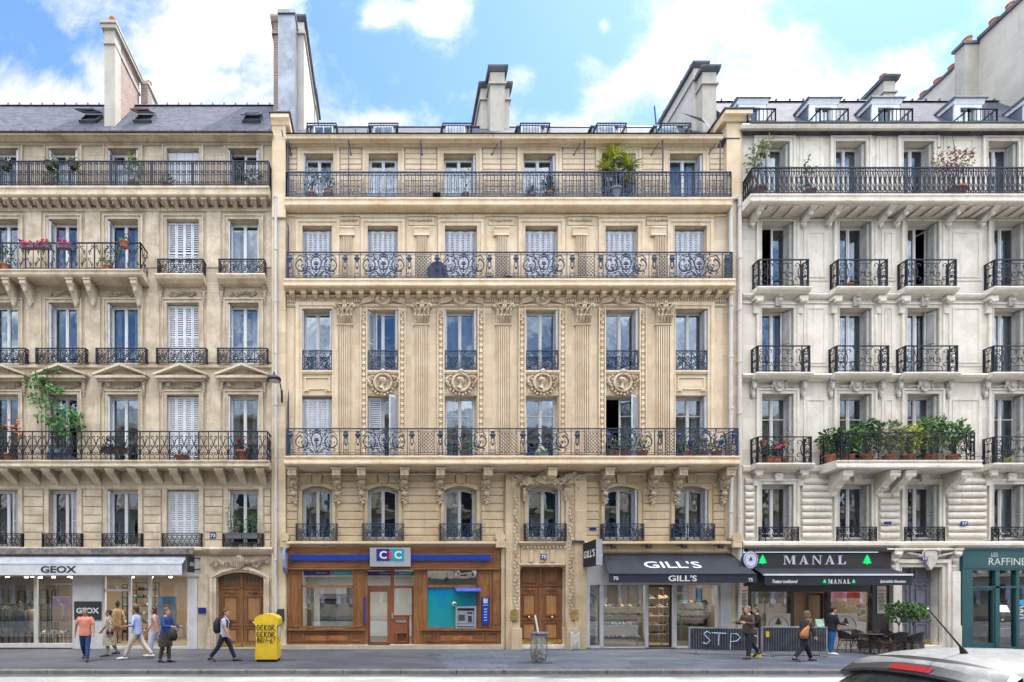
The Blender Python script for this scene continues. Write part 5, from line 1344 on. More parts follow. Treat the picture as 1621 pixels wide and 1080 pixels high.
# opposite side of the street, seen only in the glass
m_opp=stone('opposite_limestone',(.72,.6,.44),(.6,.5,.36),(.3,.25,.2),(1.1,.45),.7,.4); m_oppw=plain('opposite_window',(.05,.06,.08),.1)
for i,(x0,x1,hh) in enumerate(((-90,-16,18.5),(-15.9,6,19.5),(6.1,24,18.2),(24.1,95,19.5))):
    t=thing('apartment_building',((x0+x1)/2,-29.3,0),['cream apartment block reflected in the upper windows, far left across the street','broad cream apartment block reflected in the bank glass','cream apartment block reflected in the portal window glass','tall cream apartment block reflected at the far right across the street'][i],'building','blocks facing the row')
    k=MB(xf=lambda q:(q[0],-29.3-q[1],q[2])); hs=[]; x=x0+1.2
    while x<x1-2:
        for f_ in range(6): hs.append((x,x+1.2,.6+f_*3.3+(.6 if f_==0 else .3),.6+f_*3.3+2.5))
        x+=2.9
    hs=[h for h in hs if h[3]<hh-.5]; wall_holes(k,x0,x1,-.1,hh,hs,0,.3); k.build('wall',m_opp,t)
    k=MB(); 
    for a,b2,c,d in hs: k.box(a,b2,-29.62,-29.58,c,d)
    k.build('windows',m_oppw,t)
    k=MB()
    for f_ in range(1,6): 
        if .5+f_*3.3<hh: k.box(x0,x1,-29.3,-28.85+(f_%2)*.25,.55+f_*3.3,.8+f_*3.3)
    k.box(x0,x1,-29.4,-28.8,hh,hh+.4); k.build('cornice',m_opp,t)
    k=MB(); k.ext([(-29,hh+.4),(-31.5,hh+3.2),(-38,hh+3.4),(-38,0),(-37.9,0),(-37.9,hh)],x0,x1); k.build('roof',m_zinc,t)
    k=MB()
    for a,b2,c,d in hs[::1]:
        for s_ in (-.35,1.2): k.box(a+s_,a+s_+.35,-29.28,-29.2,c,d)
    k.build('shutters',m_shW,t)
# =============================================================== lettering
def text(s,x,z,w,h,y,mat,parent=None,name='lettering',bold=0,shear=0,rot=None,ex=.004,space=1,sx_slope=0,align='C'):
    cu=bpy.data.curves.new('t','FONT'); cu.body=s; cu.extrude=0; cu.offset=bold; cu.shear=shear; cu.space_character=space; cu.resolution_u=3
    o=bpy.data.objects.new('t',cu); COL.objects.link(o)
    bpy.context.view_layer.update(); dg=bpy.context.evaluated_depsgraph_get(); me=bpy.data.meshes.new_from_object(o.evaluated_get(dg))
    bpy.data.objects.remove(o); bpy.data.curves.remove(cu)
    xs=[v.co.x for v in me.vertices]; ys=[v.co.y for v in me.vertices]; x0,x1,y0,y1=min(xs),max(xs),min(ys),max(ys)
    off=wl(parent) if parent else Vector((0,0,0))
    for v in me.vertices:
        a=(v.co.x-x0)/(x1-x0)-.5; b_=(v.co.y-y0)/(y1-y0)-.5
        if rot: p=rot(a*w,b_*h)
        else: p=(x+a*w,y,z+b_*h)
        v.co=Vector(p)-off
    me.materials.append(mat); me.name=name; o=bpy.data.objects.new(name,me); COL.objects.link(o); o.parent=parent; return o
def lamp(parent,loc,e,size=1.2,col=(1,.9,.75)):
    l=bpy.data.lights.new('shop_lamp','AREA'); l.energy=e; l.size=size; l.color=col; o=bpy.data.objects.new('shop_lamp',l); COL.objects.link(o); o.location=loc; return o
m_em=plain('lamp_glow',(1,.92,.78),.5,emit=6,var=0)
def room(p,x0,x1,y0,y1,z0,z1,wall,floor,name='interior'):
    k=MB(); k.add([(x0,y0,z0),(x1,y0,z0),(x1,y0,z1),(x0,y0,z1),(x0,y1,z0),(x1,y1,z0),(x1,y1,z1),(x0,y1,z1)],[(1,2,6,5),(3,0,4,7),(2,3,7,6),(4,5,6,7)]); k.mi=1; k.add([(x0,y0,z0+.004),(x1,y0,z0+.004),(x1,y1,z0+.004),(x0,y1,z0+.004)],[(0,1,2,3)]); return k.build(name,[wall,floor],p)
def bez(mb,x0,x1,z0,z1,w,y0,y1):
    mb.box(x0,x0+w,y0,y1,z0,z1);mb.box(x1-w,x1,y0,y1,z0,z1);mb.box(x0+w,x1-w,y0,y1,z1-w,z1);mb.box(x0+w,x1-w,y0,y1,z0,z0+w)
def pane(p,x0,x1,z0,z1,y,mat=None,name='pane'):
    k=MB(); k.add([(x0,y,z0),(x1,y,z0),(x1,y,z1),(x0,y,z1)],[(0,1,2,3)]); return k.build(name,mat or m_glassS,p)
m_shopw=plain('shop_white',(.68,.66,.62),.5,0,.06,2); m_beige=plain('shop_beige_wall',(.30,.23,.16),.8,0,.03,1); m_floor=plain('shop_floor',(.25,.2,.15),.4); m_dgrey=plain('charcoal_panel',(.035,.035,.037),.5)
# ---------------------------------------------------------------- clothes shop (left)
gx=thing('shopfront',(X(150),0,0),'white framed fashion shopfront with wide glass and a grey white awning','shopfront')
k=MB(); zt=Z(912); zb=Z(1027)
k.box(X(116),X(163),-.05,.1,0,zt); k.box(X(297),X(313),-.05,.1,0,zt)
k.box(XL,X(315),-.08,.1,zt,Z(884)); k.box(XL,X(116),-.06,.1,0.05,Z(1018.5)); k.box(X(163),X(297),-.03,.1,0,Z(1023))
for a in (-110,54,): k.box(X(a),X(a+5),-.02,.08,Z(1018),zt)
for a in (163,204,235,): k.box(X(a),X(a+(4 if a<235 else 5)),-.02,.08,Z(1023),zt)
k.box(X(165),X(205),-.02,.08,Z(936),Z(934)+.03); k.box(XL,X(316),-.10,-.04,zt-.02,zt+.03); k.build('frame',m_shopw,gx)
m_gG=glass('clear_shop_glass',.06,(.93,.95,.94),.002); pane(gx,XL,X(116),Z(1018),zt,.04,m_gG); pane(gx,X(205),X(296),Z(1023),zt,.04,m_gG); pane(gx,X(167),X(205),Z(934),zt,.04)
room(gx,XL,X(314),.12,5.2,0.01,zt+.5,m_beige,m_floor)
k=MB(); k.mold(-260,306,[(.18,867),(.24,869),(.24,877)]); k.build('ledge',m_zincd if False else plain('weathered_lead',(.22,.2,.19),.7,0,.3,5),gx)
aw=sub('awning',gx,(X(297),-.2,Z(877))); m_awn=stone('awning_canvas_white',(.46,.48,.53),(.30,.33,.38),(.2,.21,.23),None,1,.5,.8,.1,2)
za=Z(880,.1); zf_=Z(892,.55); xr=X(289.5,.55)
k=MB(); k.add([(XL,-.1,za),(X(297),-.1,za),(xr,-.55,zf_),(XL,-.55,zf_),(XL,-.1,za-.03),(X(297),-.1,za-.03),(xr,-.55,zf_-.03),(XL,-.55,zf_-.03)],[(0,1,2,3),(7,6,5,4),(1,5,6,2)]); k.build('canvas',m_awn,aw)
k=MB(); k.box(XL,xr,-.60,-.55,zf_-.03,zf_+.03); k.box(XL,xr-.02,-.585,-.565,Z(910.5,.58),zf_); k.build('valance',stone('valance_white',(.72,.72,.73),(.6,.6,.62),(.5,.5,.52),None,1,.5,.8,0,2),aw)
text('GEOX',X(92.5,.6),Z(901.5,.6),X(121,.6)-X(64,.6),Z(896,.6)-Z(907,.6),-.592,m_dgrey,aw,bold=.035)
k=MB(); k.box(X(119.5),X(162),-.09,-.05,Z(981),Z(952)); k.build('sign_plate',m_dgrey,gx); text('GEOX',X(141),Z(966.5),X(159)-X(123),Z(962)-Z(971),-.095,m_white,gx,bold=.035)
sg=thing('projecting_sign',(X(311),-.1,Z(890)),'small black projecting sign at the end of the white awning','sign'); k=MB(); k.box(X(307),X(307)+.08,-.7,-.15,Z(906,.5),Z(880,.5)); k.tube([(X(307)+.04,-.4,Z(884,.5)),(X(317),0,Z(884))],.02,5); k.tube([(X(307)+.04,-.4,Z(902,.5)),(X(317),0,Z(901))],.02,5); k.build('panel',m_black,sg)
text('GEOX',0,0,.42,.14,0,m_white,sg,rot=lambda a,b_:(X(307)+.085,-.42+a,Z(893,.5)+b_),bold=.02)
text('GEOX',0,0,.42,.14,0,m_white,sg,rot=lambda a,b_:(X(307)-.005,-.42-a,Z(893,.5)+b_),bold=.02)
k=MB()
for i,px in enumerate((12,28,38,52,72,92,110,200,222,240,262,284)): k.lathe(X(px,-.9),.9+(i%3)*.5,[(.06,zt+.12),(.07,zt-.02),(.05,zt-.02)],8)
k.build('spotlights',m_em,gx); lamp(gx,(X(60),1.8,zt+.35),60,1.6); lamp(gx,(X(235),2.0,zt+.35),60,1.6)
# shelving, rails, mannequins, posters
def rackt(label,x0,x1,y,z1,shelves,goods=None,mat=None,cat='shelf rack'):
    t=thing('display_rack',((x0+x1)/2,y,0.01),label,cat,'display racks in the fashion shop'); k=MB(); s=.04
    for xx in (x0,x1-s): k.box(xx,xx+s,y,y+s,0.01,z1); k.box(xx,xx+s,y+.4,y+.44,.01,z1)
    k.box(x0,x1,y,y+.44,z1,z1+s); k.build('frame',mat or m_black,t); k=MB()
    for z in shelves: k.box(x0+s,x1-s,y+.02,y+.42,z,z+.03)
    k.build('shelves',mat or m_black,t); return t
rackt('black open rack left of the pink poster',X(64,-1.6),X(78,-1.6),1.6,2.35,(.5,1,1.5,2)); rackt('black portal rack behind the pink poster',X(81,-1.9),X(118,-1.9),1.9,2.6,(.4,))
rackt('black frame rack behind the torso in a long jacket',X(28,-2),X(42,-2),2.0,2.3,(.6,1.1,1.7)); rackt('low black rack at the left picture edge',X(-8,-1.8),X(3,-1.8),1.8,2.4,(.5,1.2))
m_cloth=plain('dark_garment',(.03,.032,.036),.9,0,.3,6); m_cloth2=plain('tan_garment',(.35,.25,.16),.9); m_cl3=plain('grey_garment',(.12,.12,.12),.9)
def mannequin(label,x,y,mat,coat=True):
    t=thing('mannequin',(x,y,.01),label,'mannequin','mannequins in the fashion shop')
    k=MB(); k.loft([((x,y,1.62),.045,.05),((x,y,1.7),.075,.09),((x,y,1.8),.085,.1),((x,y,1.88),.06,.07),((x,y,1.92),.01,.01)],12); k.loft([((x,y,1.5),.06,.06),((x,y,1.63),.05,.05)],10); k.tube([(x,y,.02),(x,y,.7)],.02,8); k.disc(x,.02+y*0,.001,y,y+.01) if False else k.lathe(x,y,[(.18,.01),(.18,.03),(.02,.04)],16); k.build('figure',m_black,t,smooth=True)
    k=MB(); k.loft([((x,y,.55),.13,.27),((x,y,.8),.13,.26),((x,y,1.1),.12,.2),((x,y,1.3),.13,.24),((x,y,1.47),.1,.22),((x,y,1.54),.06,.08)],14)
    for s_ in (-1,1): k.loft([((x+s_*.2,y,1.46),.06,.07),((x+s_*.27,y,1.2),.055,.06),((x+s_*.29,y-.04,.85),.045,.05)],10)
    k.build('garment',mat,t,smooth=True)
mannequin('dark mannequin in a long charcoal jacket, nearest the awning lettering',X(30,-1.1),1.1,m_cloth); mannequin('slim dark mannequin in a tan coat beside the window post',X(50,-1.5),1.5,m_cloth2); mannequin('mannequin in a camel coat just inside the shop doorway',X(186,-2.3),2.3,m_cloth2)
cr_=thing('clothes_rail',(X(8,-1.4),1.4,.01),'black rail of hanging dark jackets at the far left of the window','clothes rail')
k=MB(); k.tube([(X(-10,-1.4),1.4,.01),(X(-10,-1.4),1.4,1.75),(X(22,-1.4),1.4,1.75),(X(22,-1.4),1.4,.01)],.02,6); k.build('frame',m_black,cr_)
for j in range(9):
    xx=X(-6+j*3,-1.4); k=MB(); k.loft([((xx,1.4,.75),.22,.035),((xx,1.4,1.2),.2,.04),((xx,1.4,1.55),.2,.035),((xx,1.4,1.68),.03,.02)],8); k.build('garment',[m_cloth,m_cl3,m_cloth2][j%3 if j%4 else 0],cr_,smooth=True)
def poster(label,x0,x1,z0,z1,y,sky,low,fig,name='poster',cat='poster',arm=True):
    t=thing(name,((x0+x1)/2,y,z0),label,cat); k=MB(); k.box(x0,x1,y,y+.03,z0,z1)
    m,nt,N,L,B=M_('poster_print'); g=N.new('ShaderNodeTexCoord').outputs['Generated']; sp=N.new('ShaderNodeSeparateXYZ'); L.new(g,sp.inputs[0])
    L.new(_mix(N,L,_ramp(N,L,sp.outputs[2],.2,.75),low,sky),B.inputs['Base Color']); B.inputs['Roughness'].default_value=.5; k.build('print',m,t)
    cx=(x0+x1)/2+.05; H=z1-z0; k=MB(); q=lambda a,b_:(cx+a*H,z0+b_*H)
    y0=y-.006; k.prism([q(-.06,.45),q(.06,.45),q(.08,.7),q(-.04,.74)],y0,y0+.005); k.prism([q(-.07,.12),q(-.01,.12),q(.06,.46),q(-.05,.46)],y0,y0+.005); k.prism([q(.04,.2),q(.09,.2),q(.07,.46),q(.0,.46)],y0-.001,y0+.004); k.prism([q(.07,.7),q(.15,.6),q(.16,.63),q(.09,.73)],y0,y0+.005); k.prism([q(-.04,.72),q(-.14,.6),q(-.12,.57),q(-.03,.66)],y0,y0+.005); k.build('figure_print',fig,t)
    k=MB(); k.disc(cx+.02*H,z0+.79*H,.035*H,y0,y0+.005,12); k.build('head_print',plain('print_skin',(.4,.2,.12),.6),t); return t
poster('pink dusk poster of a seated figure in the shop window',X(83,-1.2),X(110.5,-1.2),Z(985,-1.2),Z(944,-1.2),1.2,(.42,.3,.5),(.5,.36,.34),plain('print_cream',(.62,.5,.42),.6))
poster('blue sky poster of a figure right of the shop doorway',X(250,-1.3),X(279,-1.3),Z(988,-1.3),Z(944,-1.3),1.3,(.1,.25,.5),(.3,.4,.5),plain('print_coral',(.6,.25,.18),.6))
m_box=[plain('shoe_brown',(.12,.05,.025),.5),plain('shoe_tan',(.35,.2,.09),.5),plain('shoe_black',(.02,.02,.02),.4),plain('shoe_cream',(.6,.55,.48),.5),plain('shoe_teal',(.05,.18,.17),.5)]
def shoe_mesh():
    k=MB(); k.loft([((-.13,0,.05),.035,.045),((-.09,0,.06),.038,.058),((-.02,0,.05),.04,.05),((.06,0,.035),.045,.034),((.12,0,.025),.035,.024),((.145,0,.02),.01,.012)],8); k.loft([((-.1,0,.09),.03,.035),((-.1,0,.115),.03,.035)],8); k.box(-.14,.13,-.038,.038,0,.012); return k
shoes=[]
def shoe(x,y,z,mi,label,group,s=1,rz=None):
    global shoes
    while len(shoes)<=mi:
        me=shoe_mesh(); o=me.build('shoe',m_box[len(shoes)],loc=(0,0,-50)); shoes.append(o); o['_t']=0
    o=shoes[mi]
    if o['_t']==0: c=o; o['_t']=1
    else: c=o.copy(); COL.objects.link(c)
    c.location=(x,y,z); c.rotation_euler=(0,0,rr.choice([pi/2,-pi/2,0,.4]) if rz is None else rz); c.scale=(s,s,s); tag(c,label,'shoe',group)
rackt('tall shoe rack inside the doorway glass',X(193,-3),X(202,-3),3.0,2.6,(.4,.8,1.2,1.6,2.0,2.3)); rackt('wide shoe wall rack behind the walkers',X(208,-3.4),X(246,-3.4),3.4,2.7,(.4,.8,1.2,1.6,2.0,2.35))
for z in (.43,.83,1.23,1.63,2.03,2.38):
    for j in range(5): shoe(X(211+7.5*j,-3.4),3.62,z,rr.randrange(5),'single shoe displayed on the racks of the fashion shop','shoes on racks in the fashion shop',1.15)
    for j in range(1): shoe(X(197.5,-3.2),3.2,z,rr.randrange(5),'single shoe displayed on the racks of the fashion shop','shoes on racks in the fashion shop',1.15)
k=thing('shoe_table',(X(85,-1.0),.8,.01),'pair of low white tables below the pink poster','table'); kk=MB()
for a in (68,92): 
    xx=X(a,-.8); kk.box(xx,xx+.36,.6,.9,.55,.58)
    for dx in (0,.34):
        for dy in (.6,.88): kk.box(xx+dx,xx+dx+.02,dy,dy+.02,.01,.55)
kk.build('frame',m_white,k)
for j in range(6): shoe(X(70+j*7,-.75),.75,.58,(3,0,3,1,3,2)[j],'single shoe on the low white tables under the pink poster','shoes on the low white tables')
k=MB(); k.box(X(180,-3),X(206,-3),4.6,4.9,.01,.9); k.build('counter',wood('counter_wood',(.4,.2,.08),(.55,.3,.12)),gx)
# ---------------------------------------------------------------- bank (CIC)
m_wb=wood('shopfront_walnut',(.20,.08,.025),(.38,.17,.06),.4,(7,7,.5)); m_wbh=wood('shopfront_walnut_rail',(.18,.07,.024),(.34,.15,.055),.4,(.5,7,7)); m_wred=wood('door_red_wood',(.26,.085,.04),(.33,.12,.055),.4)
m_navy=plain('sign_navy',(.02,.02,.19),.4,0,.03); m_blue=plain('sign_blue',(.005,.04,.33),.35,0,.05); m_teal=plain('sign_teal',(.01,.30,.38),.4,0,.03); m_red=plain('sign_red',(.8,.02,.03),.4,0,.03); m_signg=plain('sign_silver',(.42,.44,.48),.35,.3,.06,1)
ck=thing('shopfront',(X(623),0,0),'brown varnished wood bank front with a blue band and teal cash machine window','shopfront')
k=MB(); 
k.box(X(456),X(790),-.16,.1,Z(899),Z(868)+.02); k.box(X(456)-.02,X(792),-.24,-.1,Z(902),Z(899)); k.box(X(456)-.02,X(792),-.2,-.1,Z(871),Z(867.5))
panel(k,X(462),X(583),Z(898),Z(872),.19,.05); panel(k,X(652),X(782),Z(898),Z(872),.19,.05)
k.box(X(456),X(575),-.12,.1,Z(994.5),Z(992)+.02); k.box(X(668),X(790),-.12,.1,Z(996),Z(994)+.02)
k.box(X(456)-.02,X(577),-.2,.0,Z(998),Z(995.5)); k.box(X(666),X(792),-.2,.0,Z(998),Z(995.5))
for a,b2 in ((456,577),(668,790)):
    k.box(X(a),X(b2),-.1,.1,.17,Z(998)); 
    panel(k,X(a)+.06,X(a+20),.3,Z(1000),.14,.05); panel(k,X(b2-22),X(b2)-.06,.3,Z(1000),.14,.05); panel(k,X(a+24),X(b2-25),.3,Z(1000),.14,.06)
k.build('fascia_and_base',m_wbh,ck)
for a,b2 in ((457,478),(560,577),(669,675),(756,790)):
    k=MB(); k.box(X(a),X(b2),-.1,.1,Z(995),Z(901))
    if b2-a>10: panel(k,X(a)+.05,X(min(b2,a+22))-.05,Z(992),Z(905),.15,.05)
    k.build('pilaster',m_wb,ck)
k=MB(); k.box(X(779),X(790),-.14,.1,Z(995),Z(901)); panel(k,X(780),X(789),Z(988),Z(918),.17,.04)
k.box(X(577),X(582),-.06,.3,.17,Z(901)); k.box(X(655),X(669),-.06,.3,.17,Z(901)); k.box(X(478),X(560),-.06,.06,Z(930),Z(926.5)); k.box(X(675),X(756),-.06,.06,Z(930),Z(926)); k.box(X(478),X(560),-.06,.06,Z(903.5),Z(901)); k.box(X(675),X(756),-.06,.06,Z(903.5),Z(901))
k.box(X(558.5),X(560.5),-.06,.06,Z(993),Z(902)); k.box(X(477.5),X(479.5),-.06,.06,Z(993),Z(902)); k.box(X(754.5),X(757),-.06,.06,Z(995),Z(902)); k.box(X(674),X(676.5),-.06,.06,Z(995),Z(902))
k.build('joinery',m_wb,ck)
k=MB(); k.box(X(484),X(552),-.125,-.095,Z(1013),Z(1006)); k.box(X(697),X(747),-.125,-.095,Z(1013),Z(1006)); k.build('inset_panels',plain('panel_orange_wood',(.42,.15,.05),.4,0,.2,5),ck)
k=MB(); k.box(X(450),X(793),-.3,.1,0,.17); k.build('stone_step',stone('step_stone',(.62,.52,.38),(.5,.42,.32),(.3,.22,.15),(1.4,2),.6),ck)
k=MB(); k.box(X(461),X(586),-.27,-.19,Z(888),Z(879.5)); k.box(X(650),X(775),-.27,-.19,Z(888),Z(879.5)); k.build('blue_band',m_blue,ck)
sb=thing('sign_box',(X(617.5),-.25,Z(896)),'silver sign box with the navy and teal bank logo above the door','sign')
k=MB(); k.box(X(585.5,.4),X(650,.4),-.42,-.2,Z(897,.4),Z(867,.4)); k.build('box',m_signg,sb)
k=MB(); k.box(X(596,.4),X(617,.4),-.435,-.42,Z(888,.4),Z(869,.4)); k.build('navy_field',m_navy,sb); k=MB(); k.box(X(617,.4),X(639.5,.4),-.435,-.42,Z(888,.4),Z(869,.4)); k.build('teal_field',m_teal,sb); k=MB(); k.box(X(615.3,.4),X(619.7,.4),-.442,-.42,Z(884.7,.4),Z(873,.4)); k.build('red_bar',m_red,sb)
text('C',X(606.5,.4),Z(878.6,.4),X(612,.4)-X(600.5,.4),Z(872.5,.4)-Z(885,.4),-.438,m_white,sb,bold=.03); text('C',X(630,.4),Z(878.6,.4),X(636,.4)-X(624.5,.4),Z(872.5,.4)-Z(885,.4),-.438,m_white,sb,bold=.03)
def strip(x0,x1,split,z0,z1,y,p,t1='BANQUE',t2='ASSURANCE'):
    k=MB(); k.box(x0,split,y,y+.01,z0,z1); k.build('navy_strip',m_navy,p); k=MB(); k.box(split,x1,y,y+.01,z0,z1); k.build('teal_strip',m_teal,p); k=MB(); k.box(split-.03,split+.03,y-.004,y,z0,z1); k.build('red_tick',m_red,p)
    h=(z1-z0)*.3; k=text(t1,split-.36,(z0+z1)/2,.42,h,y-.006,m_white,p); k=text(t2,split+.42,(z0+z1)/2,.5,h,y-.006,m_white,p)
strip(X(480),X(558),X(523),Z(911),Z(903.5),-.01,ck); strip(X(582),X(655),X(625),Z(911),Z(904),.2,ck)
pane(ck,X(479),X(559),Z(927),Z(903),.01); pane(ck,X(479),X(559),Z(993),Z(930),.01); pane(ck,X(675),X(756),Z(927),Z(903),.01,glass('frosted_glass',.3,(.5,.55,.58)))
k=MB(); k.box(X(582),X(620.5),.2,.28,Z(903),Z(901)); k.box(X(582),X(655),.2,.28,Z(931),Z(927)); k.box(X(618),X(624),.19,.3,.17,Z(901)); k.box(X(582),X(586),.2,.28,.17,Z(931)); k.box(X(613),X(618),.2,.28,.17,Z(931)); k.box(X(586),X(613),.2,.28,Z(937),Z(931)); k.box(X(586),X(613),.2,.28,.17,Z(1017)); k.box(X(652),X(655),.2,.28,.17,Z(931)); k.box(X(624),X(647),.2,.28,.17,Z(975)); k.box(X(646),X(648.5),.2,.28,.17,Z(975)); k.box(X(624),X(653),.2,.28,Z(976),Z(974.5))
panel(k,X(627),X(645),Z(1017),Z(1001),-.17,.03); k.build('door_frame',m_wred,ck)
pane(ck,X(586),X(613),Z(1017),Z(937),.24); pane(ck,X(624),X(653),Z(975),Z(931),.24); pane(ck,X(582),X(655),Z(927),Z(903),.24); pane(ck,X(648),X(652),.17,Z(975),.24)
k=MB(); k.box(X(620),X(622.5),.12,.18,Z(980),Z(970)); k.box(X(627),X(643.5),.17,.2,Z(986),Z(983)); k.build('door_handle',m_steel,ck)
k=MB(); k.box(X(583),X(617),-.5,-.1,.17,.19) if False else k.box(X(583),X(617),-.28,.12,.171,.19); k.build('doormat',m_black,ck)
room(ck,X(460),X(672),.3,4.5,.1,Z(900),plain('bank_wall',(.55,.53,.5),.8,0,.03,1),m_floor); lamp(ck,(X(520),1.8,Z(902)),26,1.5,(1,.97,.92)); lamp(ck,(X(625),2.2,Z(902)),16,1.2,(1,.97,.92))
k=MB(); k.box(X(500),X(545),1.2,1.22,Z(996),Z(940)); 
for j in range(8): k.box(X(500),X(545),1.18,1.2,Z(990-j*6),Z(989-j*6))
k.build('blind',m_curt,ck)
for s_ in (487,552): 
    k=MB(); k.box(X(s_-6),X(s_+6),.8,.86,.17,Z(930)); k.build('curtain_panel',m_curt,ck)
t=thing('poster',(X(519),.12,1.2),'dark poster with yellow edges hanging in the bank window','poster'); k=MB(); k.box(X(506),X(532),.12,.14,Z(985),Z(950)); k.build('print',plain('poster_grey',(.07,.08,.1),.5,0,.6,3,c2=(.3,.3,.3)),t); k=MB(); k.box(X(505),X(533),.11,.15,Z(951),Z(948)); k.build('rail',m_navy,t); k=MB(); k.box(X(506),X(532),.11,.12,Z(953),Z(952)); k.box(X(506),X(532),.11,.12,Z(985),Z(984)); k.build('edge',plain('print_yellow',(.6,.5,.1),.5),t); k=MB(); k.tube([(X(510),.13,Z(948)),(X(510),.13,Z(928))],.006,4);k.tube([(X(528),.13,Z(948)),(X(528),.13,Z(928))],.006,4); k.build('cord',m_steel,t)
# cash machine window
m,nt,N,L,B=M_('teal_vinyl'); tc=N.new('ShaderNodeTexCoord').outputs['Object']; c_=_mix(N,L,_ramp(N,L,_noise(N,L,tc,1.1,3,.5),.4,.6),(.0,.30,.31),(.0,.22,.42)); c_=_mix(N,L,_m2(N,L,_ramp(N,L,_noise(N,L,tc,2.5,4,.6,(1,1,.4)),.62,.75),.5),c_,(.3,.6,.62)); L.new(c_,B.inputs['Base Color']); B.inputs['Roughness'].default_value=.12; m_vin=m
pane(ck,X(675),X(756),Z(995),Z(930),.0,m_vin,'vinyl_window')
k=MB(); k.box(X(675),X(756),.03,.2,Z(927),Z(903)); k.build('frosted_back',m_curtd,ck)
at=thing('cash_machine',(X(737.5),-.1,Z(995)),'grey cash machine set in the teal bank window','cash machine'); k=MB(); bez(k,X(721,.1),X(753.5,.1),Z(995,.1),Z(960,.1),.07,-.16,.02); k.box(X(722,.1),X(752,.1),-.06,.02,Z(994,.1),Z(961,.1)); k.box(X(724.5,.1),X(738,.1),-.09,-.05,Z(987,.1),Z(967,.1)); k.box(X(739,.1),X(750,.1),-.09,-.05,Z(987,.1),Z(967,.1)); k.box(X(724,.1),X(751,.1),-.2,-.05,Z(991,.1),Z(988.5,.1)); k.build('housing',m_signg,at)
k=MB(); k.box(X(726,.1),X(736,.1),-.094,-.09,Z(983,.1),Z(973,.1)); k.build('screen',plain('atm_screen',(.05,.09,.08),.15),at); k=MB(); k.box(X(723.5,.1),X(751,.1),-.08,-.05,Z(966.5,.1),Z(962.5,.1)); k.box(X(740,.1),X(748,.1),-.096,-.09,Z(972,.1),Z(969,.1)); k.box(X(741,.1),X(747,.1),-.1,-.09,Z(985,.1),Z(975,.1)); k.build('keypad',m_dgrey,at)
aw=thing('canopy',(X(737),-.3,Z(935)),'small blue canopy over the cash machine','canopy'); k=MB(); k.ext([(0,Z(929.5)),(-.45,Z(935,.45)),(-.45,Z(936.5,.45)),(0,Z(931))],X(720),X(759)); k.build('sheet',plain('canopy_blue',(.06,.12,.5),.35),aw)
cm_=thing('security_camera',(X(719),-.2,Z(956)),'white security camera left of the cash machine','camera'); k=MB(); k.ball((X(719,.2),-.2,Z(956,.2)),.09,12); k.tube([(X(719,.2),-.2,Z(956,.2)),(X(719,.2),0,Z(953))],.03,6); k.build('body',m_white,cm_,smooth=True); k=MB(); k.ball((X(719.8,.2),-.28,Z(956,.2)),.045,8); k.build('lens',m_black,cm_)
bx=thing('letter_plate',(X(769),-.2,Z(990)),'narrow blue notice box on the wood pilaster right of the cash machine','sign'); k=MB(); k.box(X(763,.2),X(774,.2),-.2,-.13,Z(989,.2),Z(946,.2)); k.build('box',m_blue,bx); k=MB(); k.box(X(765,.2),X(772,.2),-.205,-.2,Z(955,.2),Z(947.5,.2)); k.box(X(764,.2),X(773,.2),-.205,-.2,Z(958.5,.2),Z(957.5,.2)); 
for j in range(5): k.box(X(766,.2),X(771,.2),-.205,-.2,Z(965+j*4.4,.2),Z(963.5+j*4.4,.2))
k.build('print',plain('print_lightblue',(.45,.6,.7),.5),bx)
ps=thing('projecting_sign',(X(449),-.3,Z(905)),'silver blue oval projecting bank sign left of the wood front','sign'); k=MB(); k.prism([],0,0) if False else k.add([],[]); 
pts=[(-.2-.5*.5,Z(905))]
prof=[(-.15,Z(867)),(-.62,Z(868,.6)),(-.66,Z(885,.6)),(-.6,Z(898,.6)),(-.4,Z(907,.4)),(-.18,Z(908)),(-.15,Z(890))]; k.ext(prof,X(452,.3)-.06,X(452,.3)+.06); k.build('panel',plain('sign_pale_blue',(.3,.36,.48),.3,0,.1),ps)
k=MB(); k.ext([(-.2,Z(870)),(-.58,Z(871,.6)),(-.58,Z(876,.6)),(-.2,Z(875))],X(452,.3)+.061,X(452,.3)+.066); k.build('logo_field',m_navy,ps)
k=MB(); k.box(X(602.5),X(604),-.2,-.06,Z(985),Z(946)) if False else k.box(X(577),X(579),-.2,-.06,Z(988),Z(945)); k.build('blue_bar',m_blue,ck)
# house numbers, plates
m_enam=plain('enamel_blue',(.01,.03,.2),.25,0,.03)
def numplate(s,px,py,w,h,o,label,tw=.8):
    t=thing('number_plate',(X(px,o),-o,Z(py,o)),label,'sign'); k=MB(); k.box(X(px-w,o),X(px+w,o),-o-.02,-o,Z(py+h,o),Z(py-h,o)); k.build('plate',m_enam,t)
    if s: text(s,X(px,o),Z(py,o),(X(px+w,o)-X(px-w,o))*tw,(Z(py-h,o)-Z(py+h,o))*.66,-o-.024,m_white,t,bold=.03)
numplate('73',337.3,848,5,4.5,.05,'blue enamel house number 73 on the rusticated grey stone'); numplate('75',860.5,881.5,5,4.5,.17,'blue enamel house number 75 over the walnut double door'); numplate('77',1526,829,5,3.6,.1,'blue enamel house number 77 high on the pale rustication'); numplate('77',1463,885,4.5,3.3,.27,'small blue number 77 on the carved stone shield')
numplate('',938.5,837.5,5.5,2,.06,'small blue street name plate on the golden stone pier'); numplate('',1405,828,5.5,2.2,.1,'small blue street name plate on the pale stone between windows'); numplate('',320,966.5,6,4.5,.05,'small blue plaque on the stone pier right of the fashion shop')
